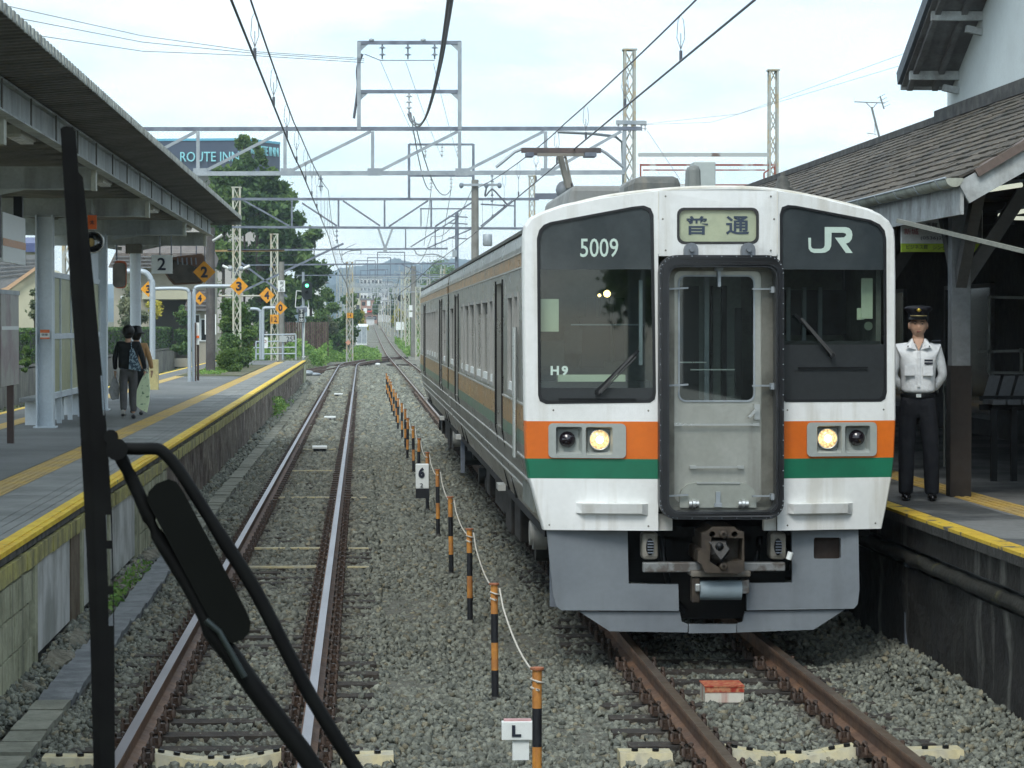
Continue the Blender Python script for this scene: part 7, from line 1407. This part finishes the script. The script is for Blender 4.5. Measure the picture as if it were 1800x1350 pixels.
def tree(label, px0, px1, pyt, pyb, Y, mat, n, size, seed, shape='round', name='leafy_tree', cat='tree', group=None, zb=None, trunk=True, clumps=16, dens=1):
    a, b = at(px0, pyt, Y), at(px1, pyb, Y); cx, w_, zt, zl = (a.x + b.x) / 2, (b.x - a.x) / 2, a.z, b.z; zb = gz(Y) - .3 if zb is None else zb
    t = thing(name, label, cat, (cx, Y, zb), group); r = random.Random(seed); bl = []
    H = zt - zl
    for k in range(clumps):
        u = r.random(); z = zl + H * (.12 + .8 * u)
        if shape == 'cone': ww = w_ * (1.02 - .85 * u)
        elif shape == 'dome': ww = w_ * math.sqrt(max(.05, 1 - (u * .95) ** 2.2))
        else: ww = w_ * math.sqrt(max(.08, 1 - (2 * u - 1) ** 2 * .85))
        th = r.uniform(0, 6.28); rr_ = math.sqrt(r.random()) * ww * .68; s = min(H, 2 * w_) * r.uniform(.16, .27)
        s = min(s, ww * .8 + .05)
        bl.append((cx + rr_ * math.cos(th), Y + rr_ * math.sin(th), min(z, zt - s * .7), s, s, s * r.uniform(.7, 1)))
    leaves(bl, n, size, 'crown', mat, t, seed)
    if trunk:
        MB().tube([(cx, Y, zb), (cx + .05 * w_, Y, zl + H * .25), (cx - .03 * w_, Y, zl + H * .7)], [max(.06, w_ * .09), max(.05, w_ * .065), .03], 8).build('trunk', m_bark, t)
        for k in range(4): c = bl[k * 2 % len(bl)]; MB().tube([(cx, Y, zl + H * (.1 + .1 * k)), ((cx + c[0]) / 2, (Y + c[1]) / 2, (c[2] + zl + H * .2) / 2 + .1), c[:3]], [.05 * w_ + .02, .03 * w_ + .01, .01], 6).build('limb', m_bark, t)
    return t
# the great dark evergreen and its neighbours
def bigtree():
    Y = 205; t = thing('evergreen_tree', 'huge dark evergreen tree rising behind the gantries left of the line', 'tree', (at(455, 571, Y).x, Y, -.3)); bl = []; r = random.Random(4)
    edge = [(244, 430, 452), (262, 418, 462), (290, 405, 485), (320, 398, 500), (350, 395, 520), (380, 392, 532), (410, 395, 540), (440, 400, 548), (480, 410, 560), (520, 420, 545), (560, 430, 520), (590, 440, 520)]
    for k in range(110):
        i = r.random() * (len(edge) - 1); j = int(i); f = i - j; y = edge[j][0] * (1 - f) + edge[j + 1][0] * f; x0 = edge[j][1] * (1 - f) + edge[j + 1][1] * f; x1 = edge[j][2] * (1 - f) + edge[j + 1][2] * f
        rad = (x1 - x0) * r.uniform(.07, .17); x = r.uniform(x0 + rad, x1 - rad); c = at(x, y, Y + r.uniform(-3, 3)); s = rad * Y / FPX; bl.append((c.x, c.y, c.z, s, s, s * .85))
    leaves(bl, 46000, .25, 'crown', lf_dark, t, 3)
    MB().tube([at(455, 640, Y), at(458, 500, Y), at(452, 330, Y)], [.5, .38, .1], 8).build('trunk', m_bark, t)
    for a, b in (((455, 480), (530, 430)), ((456, 520), (405, 440)), ((455, 420), (500, 350))): MB().tube([at(*a, Y), at((a[0] + b[0]) / 2, (a[1] + b[1]) / 2 - 8, Y), at(*b, Y)], [.2, .14, .05], 6).build('limb', m_bark, t)
bigtree()
tree('lighter green tree left of the great dark evergreen', 352, 430, 288, 500, 190, lf_mid, 14000, .16, 5, 'round', 'leafy_tree', clumps=22)
tree('thin pale sapling top poking above the hotel billboard', 405, 452, 226, 300, 207, lf_mid, 1500, .16, 6, 'cone', 'slender_tree', trunk=True, clumps=7)
tree('loose tree with drooping twigs right of the great dark evergreen', 510, 580, 395, 560, 215, lf_dark, 5000, .17, 7, 'round', 'leafy_tree', clumps=14)
tree('dense tree behind the green railway signal', 545, 600, 500, 628, 225, lf_mid, 8000, .13, 8, 'dome', 'leafy_tree', clumps=16)
tree('tree with yellowing leaves left of the lattice mast by the turnout', 590, 640, 512, 620, 245, lf_mid, 7000, .13, 9, 'dome', 'leafy_tree', clumps=16)
tree('yellow green bush left of the far crossing', 622, 648, 545, 590, 330, lf_yel, 1600, .16, 10, 'dome', 'bush', 'bush', clumps=8)
tree('greyish bush just right of the railway signal', 552, 592, 548, 585, 215, lf_grey, 2500, .1, 11, 'dome', 'bush', 'bush', clumps=8, trunk=False)
tree('dark tree in shade left of the white relay box', 578, 612, 560, 632, 222, lf_dark, 5000, .12, 12, 'round', 'leafy_tree', clumps=10)
tree('large glossy shrub in the platform planting behind the concrete pole', 378, 452, 524, 640, 112, lf_mid, 15000, .075, 13, 'round', 'shrub', 'shrub', clumps=22, zb=ZL)
tree('dark shrub low beside the railing', 380, 445, 590, 655, 104, lf_dark, 7000, .07, 14, 'round', 'shrub', 'shrub', clumps=12, zb=ZL, trunk=False)
tree('clipped round azalea at the foot of the concrete pole', 376, 427, 616, 662, 96, lf_mid, 9000, .035, 15, 'dome', 'azalea_bush', 'bush', clumps=12, zb=ZL, trunk=False)
tree('conifer shaped shrub against the beige house', 300, 340, 530, 625, 150, lf_dark, 5000, .09, 16, 'cone', 'shrub', 'shrub', clumps=12, trunk=False)
tree('small yellow flowering shrub by the thick pipe', 250, 292, 530, 575, 150, lf_yel, 700, .09, 17, 'round', 'shrub', 'shrub', clumps=5, trunk=False)
tree('garden pine with layered branches behind the narrow mirror', 205, 262, 500, 590, 140, lf_grey, 2600, .09, 18, 'round', 'garden_pine', 'tree', clumps=9)
tree('pruned bare looking tree in front of the cream house', 42, 80, 508, 585, 118, lf_grey, 900, .08, 19, 'round', 'pruned_tree', 'tree', clumps=5)
tree('dark rounded bush beside the notice board', 34, 56, 575, 690, 88, lf_mid, 5000, .05, 20, 'round', 'bush', 'bush', clumps=10, trunk=False)
tree('tall tree tops behind the beige house', 262, 400, 440, 520, 215, lf_mid, 9000, .17, 21, 'dome', 'leafy_tree', clumps=16)
tree('distant dark tree left of the far line among the masts', 722, 760, 500, 560, 430, lf_mid, 3000, .25, 22, 'dome', 'leafy_tree', clumps=10)
for k, (x0, x1, yt, yb, Y, mt) in enumerate(((655, 672, 500, 560, 520, lf_mid), (676, 700, 505, 562, 480, lf_dark), (700, 745, 478, 545, 560, lf_mid), (730, 800, 455, 540, 600, lf_mid), (640, 655, 520, 556, 620, lf_lite), (765, 840, 470, 560, 500, lf_dark), (690, 712, 545, 572, 400, lf_yel))):
    tree(['hazy far tree nearest the white building', 'dark far tree behind the lattice masts', 'far tree right of the masts', 'big far tree above the rear of the train', 'smallest pale far tree', 'far dark tree hidden behind the train roof', 'yellowish far bush under the masts'][k], x0, x1, yt, yb, Y, mt, 2500, .28, 30 + k, 'dome', clumps=9, group='far trees among the masts')
# hedges: boxes of leaves
def hedge(label, x0, x1, y0, y1, z0, z1_, mat, n, size, seed):
    t = thing('hedge', label, 'hedge', ((x0 + x1) / 2, (y0 + y1) / 2, z0)); r = np.random.RandomState(seed); P = r.uniform(0, 1, (n, 3)); k = r.randint(0, 3, n)
    P[k == 0, 0] = r.uniform(.8, 1, (k == 0).sum()); P[k == 1, 1] = r.uniform(0, .04, (k == 1).sum()); P[k == 2, 2] = r.uniform(.94, 1, (k == 2).sum())
    bl = [(x0 + (x1 - x0) * p[0], y0 + (y1 - y0) * p[1], z0 + (z1_ - z0) * p[2], size, size, size) for p in P[:400]]
    P = np.array([x0, y0, z0]) + P * np.array([x1 - x0, y1 - y0, z1_ - z0]); q = r.normal(size=(n, 3)); q /= np.linalg.norm(q, axis=1)[:, None]; a = np.cross(q, r.normal(size=(n, 3))); a /= np.linalg.norm(a, axis=1)[:, None]; b = np.cross(q, a)
    V = np.stack([P - a * size, P + b * size * .6, P + a * size, P - b * size * .6], 1).reshape(-1, 3); me = bpy.data.meshes.new('foliage'); me.vertices.add(4 * n); me.vertices.foreach_set('co', V.ravel()); me.loops.add(4 * n); me.loops.foreach_set('vertex_index', np.arange(4 * n, dtype=np.int32)); me.polygons.add(n); me.polygons.foreach_set('loop_start', np.arange(0, 4 * n, 4, dtype=np.int32)); me.update(calc_edges=True)
    at_ = me.attributes.new('tone', 'FLOAT', 'FACE'); at_.data.foreach_set('value', r.uniform(.2, .9, n).astype(np.float32)); me.materials.append(mat); o = bpy.data.objects.new('foliage', me); COL.objects.link(o); o.parent = t; o.matrix_parent_inverse = pinv(t)
    MB().box(x0 + .05, x1 - .05, y0 + .05, y1 - .05, z0, z1_ - .06).build('branches', M('hedge_inside', (.018, .025, .012), .95), t)
m_gw = M('garden_wall', (.19, .185, .155), .95, c2=(.1, .1, .085), sc=1.1, streak=((.06, .06, .05), .8, 3), var=.12)
wt = thing('garden_wall', 'long stained concrete garden wall beyond the side track', 'wall', (-12.2, 120, -.3))
for k in range(46): MB().box(-12.2, -12.05, 62 + k * 3, 64.97 + k * 3, -.3, 1.05 + random.uniform(-.02, .02)).build('wall_panel', m_gw, wt)
MB().box(-12.22, -12.02, 62, 200, 1.09, 1.17).build('coping', m_gw, wt)
hedge('clipped hedge above the garden wall beyond the side track', -13.4, -12.3, 62, 186, .9, 2.45, lf_dark, 30000, .10, 41)
hedge('clipped flat hedge on top of the brown fence', at(536, 1, 191).x, at(574, 1, 191).x, 191, 192.5, at(1, 566, 191).z - 2, at(1, 557, 191).z, lf_dark, 2500, .09, 42)
# corrugated brown fence
ft_ = thing('corrugated_fence', 'brown corrugated sheet fence behind the signal mast', 'fence', at(540, 610, 190)); a, b = at(500, 566, 190), at(578, 606, 190); n = 22
for k in range(n): x0 = a.x + (b.x - a.x) * k / n; MB().box(x0 + .02, x0 + (b.x - a.x) / n - .02, 190 + (.06 if k % 2 else 0), 190.1, b.z - .8, a.z + random.uniform(-.03, .03)).build('sheet', M('brown_sheet', (.13, .09, .075), .7, c2=(.09, .06, .05), sc=1.5, streak=((.17, .13, .12), .6, 5)) if k % 3 else M('brown_sheet_dark', (.075, .05, .04), .8), ft_)
# weeds and ground cover
def weeds(x0, x1, y0, y1, n, size, h, mat, label, seed, dens=None):
    r = np.random.RandomState(seed); x = r.uniform(0, 1, n); y = r.uniform(0, 1, n); X = x0 + (x1 - x0) * x; Y = y0 + (y1 - y0) * y
    hh = h * (.5 + .5 * np.sin(X * 1.3 + seed) * np.sin(Y * .23 + X * .4)) + h * .35; Z = np.array([gz(v) for v in Y]) - .3 + r.uniform(0, 1, n) ** .6 * hh; P = np.stack([X, Y, Z], 1)
    q = r.normal(size=(n, 3)) + np.array([0, -.4, .8]); q /= np.linalg.norm(q, axis=1)[:, None]; a = np.cross(q, r.normal(size=(n, 3))); a /= np.linalg.norm(a, axis=1)[:, None]; b = np.cross(q, a); s = size * r.uniform(.6, 1.5, (n, 1))
    V = np.stack([P - a * s, P + b * s * .45, P + a * s, P - b * s * .45], 1).reshape(-1, 3); me = bpy.data.meshes.new('weeds'); me.vertices.add(4 * n); me.vertices.foreach_set('co', V.ravel()); me.loops.add(4 * n); me.loops.foreach_set('vertex_index', np.arange(4 * n, dtype=np.int32)); me.polygons.add(n); me.polygons.foreach_set('loop_start', np.arange(0, 4 * n, 4, dtype=np.int32)); me.update(calc_edges=True)
    at_ = me.attributes.new('tone', 'FLOAT', 'FACE'); at_.data.foreach_set('value', r.uniform(.2, 1, n).astype(np.float32)); me.materials.append(mat); o = bpy.data.objects.new('weeds', me); COL.objects.link(o); o['kind'] = 'stuff'; o['label'] = label; o['category'] = 'weeds'
weeds(-9, -2.4, 176, 245, 26000, .14, 1.5, lf_weed, 'thick green weeds and bushes left of the turnout', 51)
weeds(-2.6, 1.5, 205, 262, 14000, .10, .7, lf_weed, 'low bright weeds between the turnout and the far track', 52)
weeds(-6.2, -3.2, 160, 178, 3500, .10, .8, lf_grey, 'dry grass behind the platform end', 53)
weeds(3.95, 9, 236, 330, 16000, .13, .9, lf_weed, 'bright weeds right of the far track', 54)
weeds(-8, -1.4, 262, 420, 12000, .18, 1.3, lf_mid, 'overgrown verge left of the far single track', 55)
weeds(5.6, 14, 300, 520, 10000, .22, 1.2, lf_mid, 'overgrown verge right of the far single track', 56)
weeds(-2.56, -2.38, 26, 31, 500, .035, .28, lf_weed, 'small tufts of grass by the cable trough', 57); weeds(-2.6, -2.42, 78, 96, 700, .06, .6, lf_weed, 'weeds growing at the foot of the old platform wall', 58)
weeds(-11.8, -9.8, 70, 190, 6000, .07, .22, lf_grey, 'dry weeds along the side track', 59)
weeds(-5.6, -4.7, 90, 100, 1200, .04, .12, lf_weed, 'grass in the platform planting', 60)
for o in COL.objects:
    if o.name.startswith('weeds') and o['label'].startswith('grass in'): o.location.z = 1.25
MB().box(-6.0, -3.9, 88, 112, ZL, ZL + .02).build('planting_bed', m_soil, None, kind='structure')
# ================================================================== houses
def pq(px, py, Y): return at(px, py, Y)
m_cream = M('cream_wall', (.48, .47, .34), .85, c2=(.42, .41, .3), sc=.6, var=.03); m_rt = M('grey_roof_tiles', (.2, .21, .215), .7, c2=(.16, .17, .175), sc=2, var=.1)
h = thing('cream_house', 'cream house with a grey tiled roof and pinkish eaves at the far left', 'house', (at(30, 571, 125).x, 125, -.3)); Y = 125
a = lambda x, y: at(x, y, Y); f0 = lambda x, y: at(x, y, Y); f1 = lambda x, y: at(x, y, Y) + Vector((0, 8, 0))
MB().plate([(-70, 640), (-70, 535), (4, 512), (68, 470), (130, 512), (130, 640)], [], f0, f1, 0).build('wall', m_cream, h)
MB().plate([(-40, 522), (10, 505), (72, 462), (72, 468), (12, 512), (-38, 529)], [], lambda x, y: at(x, y, Y - .4), lambda x, y: at(x, y, Y - .3), 0).build('eave_board', M('eave_pink', (.5, .33, .2), .7), h)
MB().plate([(-60, 522), (8, 507), (72, 462), (72, 448), (-60, 447)], [], lambda x, y: at(x, y, Y - .2), lambda x, y: at(x, y, Y + .2) + Vector((0, 3, 0)), 0).build('roof', m_rt, h)
for k in range(5): MB().bar(at(-55 + k * 3, 455 + k * 9, Y - .3), at(72 - k * 4, 455 + k * 6, Y - .3), .03, .05).build('tile_course', m_rt, h)
h = thing('blue_roofed_house', 'house with a deep blue roof showing above the grey roof', 'house', (at(50, 571, 160).x, 160, -.3)); Y2_ = 160
MB().plate([(-20, 600), (-20, 443), (75, 443), (75, 600)], [], lambda x, y: at(x, y, Y2_), lambda x, y: at(x, y, Y2_) + Vector((0, 6, 0)), 0).build('wall', m_cream, h); MB().plate([(-30, 443), (-20, 428), (72, 427), (80, 443)], [], lambda x, y: at(x, y, Y2_ - .5), lambda x, y: at(x, y, Y2_) + Vector((0, 5, .5)), 0).build('roof', M('roof_blue', (.07, .09, .2), .5), h)
h = thing('beige_house', 'beige house with tiled roof and shaded carport beyond the hedge', 'house', (at(300, 571, 175).x, 175, -.3)); Y3_ = 175
m_be = M('beige_wall', (.4, .38, .3), .85, c2=(.33, .31, .25), sc=.6, var=.04)
MB().plate([(200, 645), (200, 470), (372, 470), (372, 645)], [[(262, 630), (262, 528), (330, 528), (330, 630)]], lambda x, y: at(x, y, Y3_), lambda x, y: at(x, y, Y3_) + Vector((0, 7, 0)), 0).build('wall', m_be, h)
MB().plate([(262, 630), (262, 528), (330, 528), (330, 630)], [], lambda x, y: at(x, y, Y3_ + 2), lambda x, y: at(x, y, Y3_ + 2.1), 0).build('carport_back', M('carport_shade', (.13, .125, .1), .9), h)
MB().plate([(250, 526), (250, 505), (330, 505), (330, 526)], [], lambda x, y: at(x, y, Y3_ - 1.5), lambda x, y: at(x, y, Y3_), 0).build('balcony', m_cream, h)
for (x0, y0, x1, y1) in ((190, 470, 380, 445), (322, 545, 372, 515)):
    rf = MB().plate([(x0, y0), (x0 + 12, y1), (x1 - 12, y1), (x1, y0)], [], lambda x, y: at(x, y, Y3_ - 1.6), lambda x, y: at(x, y, Y3_) + Vector((0, 3, .6)), 0).build('roof', M('brown_roof', (.12, .1, .09), .8, c2=(.17, .15, .13), sc=3), h)
    for k in range(4): MB().bar(at(x0 + 2 + k * 3, y0 + (y1 - y0) * k / 4, Y3_ - 1.7), at(x1 - 2 - k * 3, y0 + (y1 - y0) * k / 4, Y3_ - 1.7), .05, .06).build('tile_course', m_rt, rf)
for (x0, x1, y0, y1) in ((212, 232, 520, 550), (338, 352, 552, 600), (352, 364, 560, 600)):
    w_ = MB().plate([(x0, y0), (x1, y0), (x1, y1), (x0, y1)], [[(x0 + 2, y0 + 2), (x1 - 2, y0 + 2), (x1 - 2, y1 - 2), (x0 + 2, y1 - 2)]], lambda x, y: at(x, y, Y3_ - .1), lambda x, y: at(x, y, Y3_), 0).build('window', m_signw, h); MB().plate([(x0 + 2, y0 + 2), (x1 - 2, y0 + 2), (x1 - 2, y1 - 2), (x0 + 2, y1 - 2)], [], lambda x, y: at(x, y, Y3_ - .05), lambda x, y: at(x, y, Y3_), 0).build('pane', MATS['dark_window_glass'], w_)
h = thing('grey_roofed_house', 'small grey roofed house peeping behind the signal', 'house', (at(556, 571, 262).x, 262, -.3)); MB().plate([(540, 600), (540, 495), (572, 495), (572, 600)], [], lambda x, y: at(x, y, 262), lambda x, y: at(x, y, 262) + Vector((0, 5, 0)), 0).build('wall', m_signw, h); MB().plate([(534, 497), (548, 481), (562, 484), (578, 497)], [], lambda x, y: at(x, y, 261.5), lambda x, y: at(x, y, 262) + Vector((0, 5, 0)), 0).build('roof', m_rt, h)
# hotel with its billboard
YH = 420; h = thing('hotel_building', 'hotel with a dark blue lettered rooftop billboard behind the trees', 'building', (at(400, 571, YH).x, YH + 8, -.3)); m_hb = M('billboard_navy', (.035, .05, .085), .5, c2=(.045, .06, .095), sc=.1, var=.02); m_ht = M('hotel_wall', (.4, .38, .35), .8)
A0, A1, B1 = at(200, 244, YH + 3), at(433, 250, YH), at(492, 256, YH + 9); zt, zb_ = A1.z + .3, at(433, 301, YH).z
f = MB()
for p, q in ((A0, A1), (A1, B1)): f.add([(p.x, p.y, zb_), (q.x, q.y, zb_), (q.x, q.y, zt), (p.x, p.y, zt)], [(0, 1, 2, 3)])
f.add([(A0.x, A0.y, zt), (A1.x, A1.y, zt), (B1.x, B1.y, zt), (B1.x - 3, B1.y + 12, zt), (A0.x, A0.y + 14, zt)], [(0, 1, 2, 3, 4)]); f.add([(B1.x, B1.y, zb_), (B1.x - 3, B1.y + 12, zb_), (B1.x - 3, B1.y + 12, zt), (B1.x, B1.y, zt)], [(0, 1, 2, 3)]); bb = f.build('billboard', m_hb, h)
MB().bar((A0.x, A0.y - .1, zt + .15), (A1.x, A1.y - .1, zt + .15), .2, .35).build('top_trim', M('cyan_trim', (.1, .4, .55), .5), bb); MB().bar((A1.x, A1.y - .1, zt + .15), (B1.x, B1.y - .1, zt + .15), .2, .35).build('top_trim', MATS['cyan_trim'], bb)
m_ltr = M('cyan_letters', (.25, .62, .68), .4, var=.02)
d1 = (A1 - A0).normalized(); zc = at(370, 275, YH).z; hh = 17 * YH / FPX
text('ROUTE INN', 1, m_ltr, 'lettering', bb, (at(369, 275, YH + 1).x, YH + 1 - .6, zc), ux=(d1.x, d1.y, 0), width=104 * YH / FPX, height=hh, bold=.0, depth=.3); text('HOTEL', 1, m_ltr, 'lettering', bb, (at(272, 273, YH + 2).x, YH + 2 - .6, zc), ux=(d1.x, d1.y, 0), width=56 * YH / FPX, height=hh, depth=.3)
d2 = (B1 - A1); d2.z = 0; d2.normalize(); mid = (A1 + B1) / 2; text('ROUTE INN', 1, m_ltr, 'lettering', bb, (mid.x + .25, mid.y - .25, at(460, 265, YH + 4).z), ux=(d2.x, d2.y, 0), width=8.2, height=hh * .95, depth=.2)
MB().box(A0.x, B1.x - 1, YH + 6, YH + 22, -.5, zb_).build('tower', m_ht, h)
for r_ in range(6):
    for c_ in range(6): x = A0.x + 2 + c_ * 4; MB().box(x, x + 1.5, YH + 5.9, YH + 6.1, 2 + r_ * 4, 4 + r_ * 4).build('window', MATS['dark_window_glass'], h)
# far white building blocks, red trim, low sheds
def block(px0, px1, py0, py1, Y, mat, label, name='far_building', rows=0, cols=0, cat='building', depth=14):
    h = thing(name, label, cat, (at(px0, 571, Y).x, Y, gz(Y) - .3)); a, b = at(px0, py0, Y), at(px1, py1, Y); MB().box(a.x, b.x, Y, Y + depth, gz(Y) - 1, a.z).build('wall', mat, h); MB().box(a.x - .2, b.x + .2, Y - .2, Y + depth + .2, a.z, a.z + .3).build('roof', m_rt, h)
    for i in range(rows):
        for j in range(cols): w_ = (b.x - a.x) / cols; hh = (a.z - b.z) / (rows + .3); MB().box(a.x + w_ * (j + .2), a.x + w_ * (j + .8), Y - .08, Y + .1, a.z - hh * (i + .8), a.z - hh * (i + .3)).build('window', MATS['dark_window_glass'], h)
    return h
m_fw = M('far_white_wall', (.62, .63, .62), .7, c2=(.52, .53, .53), sc=.05, var=.02)
block(632, 672, 488, 560, 760, m_fw, 'far pale block of flats under the blue hills', rows=5, cols=6); block(668, 690, 496, 560, 800, m_fw, 'lower pale block right of the far flats', rows=4, cols=3)
block(614, 634, 505, 560, 700, m_cream, 'far cream house left of the pale flats', rows=2, cols=2); block(688, 740, 520, 560, 780, m_rt, 'far grey shed right of the pale flats')
h = block(634, 664, 527, 568, 560, M('brick_pink', (.35, .22, .17), .8), 'far pinkish house with a red band beside the crossing', rows=3, cols=3); a, b = at(634, 546, 559.5), at(656, 549, 559.5); MB().box(a.x, b.x, 559.4, 559.9, b.z, a.z).build('red_band', M('band_red', (.5, .06, .05), .6), h)
block(644, 658, 560, 572, 520, m_fw, 'small white hut at the far end of the visible line', 'white_hut', cat='hut', depth=4)
m_hill = M('wooded_hill', (.015, .045, .07), .95, c2=(.03, .06, .065), sc=.01, var=.1, vs=.05)  # bluish base puts distance haze into the woodland colour
def hill(Y, pts, label, name, depth):
    mb = MB(); n = len(pts); v = []
    P = smoothpts([(x, y, 0) for x, y in pts], 10); r = np.random.RandomState(int(Y)); jig = np.cumsum(r.normal(size=len(P))) ; jig -= np.linspace(jig[0], jig[-1], len(P)); 
    for row in range(9):
        u = row / 8; 
        for i, p in enumerate(P):
            py = p[1] + r.normal() * .5 + jig[i] * .15; q = at(p[0], py, Y); z = 3 + (q.z - 3) * (1 - (1 - u) ** 1.6); v.append((q.x * (1 + 0), Y - depth * (1 - u) + r.uniform(-1, 1) * depth * .03, z + r.normal() * (q.z * .012) * (row < 8)))
    N = len(P); mb.add(v, [(j * N + i, j * N + i + 1, (j + 1) * N + i + 1, (j + 1) * N + i) for j in range(8) for i in range(N - 1)], 0, True); o = mb.build(name, m_hill, None, kind='structure'); o['label'] = label
hill(2600, [(-900, 520), (200, 500), (500, 492), (560, 488), (600, 474), (640, 468), (668, 466), (682, 460), (697, 457), (712, 462), (730, 467), (760, 462), (790, 458), (830, 462), (880, 456), (960, 466), (1300, 480), (2600, 500)], 'blue wooded hills on the horizon', 'hills', 900)
hill(1700, [(-900, 545), (400, 520), (560, 505), (600, 496), (640, 486), (680, 490), (720, 497), (790, 500), (900, 505), (1400, 520), (2600, 540)], 'nearer lower hills below the blue ridge', 'hills', 500)
# unseen trees and gantry added behind the camera to shape the glass reflections
for k, (x, y, h_) in enumerate(((-24, -95, 8), (-12, -120, 8), (9, -110, 7), (22, -95, 9))):
    t = thing('leafy_tree', ['tree beside the line behind the viewpoint on the left', 'taller tree behind the viewpoint on the left', 'tree behind the viewpoint on the right', 'taller tree behind the viewpoint on the right'][k], 'tree', (x, y, -.3)); r = random.Random(k)
    leaves([(x + r.uniform(-3, 3), y + r.uniform(-2, 2), h_ * r.uniform(.35, .9), 2, 2, 1.6) for _ in range(12)], 2500, .4, 'crown', lf_dark, t, 80 + k); MB().tube([(x, y, -.3), (x, y, h_ * .6)], [.3, .15], 8).build('trunk', m_bark, t)
portal(-32, -5.2, 6.6, 7.2, 'gantry behind the viewpoint', MATS['pale_lattice'])
# ================================================================== air
bpy.context.view_layer.update()
hz = MB().box(-1400, 1400, -150, 2900, -1.6, 130).build('haze', [], None, kind='stuff'); hz.data.materials.clear()
m = bpy.data.materials.new('haze_air'); m.use_nodes = True; m.node_tree.nodes.clear(); o_ = m.node_tree.nodes.new('ShaderNodeOutputMaterial'); pv = m.node_tree.nodes.new('ShaderNodeVolumePrincipled'); pv.inputs['Density'].default_value = .00026; pv.inputs['Color'].default_value = (.72, .87, 1, 1); pv.inputs['Anisotropy'].default_value = .2
m.node_tree.links.new(pv.outputs[0], o_.inputs['Volume']); hz.data.materials.append(m); hz['label'] = 'pale blue haze';
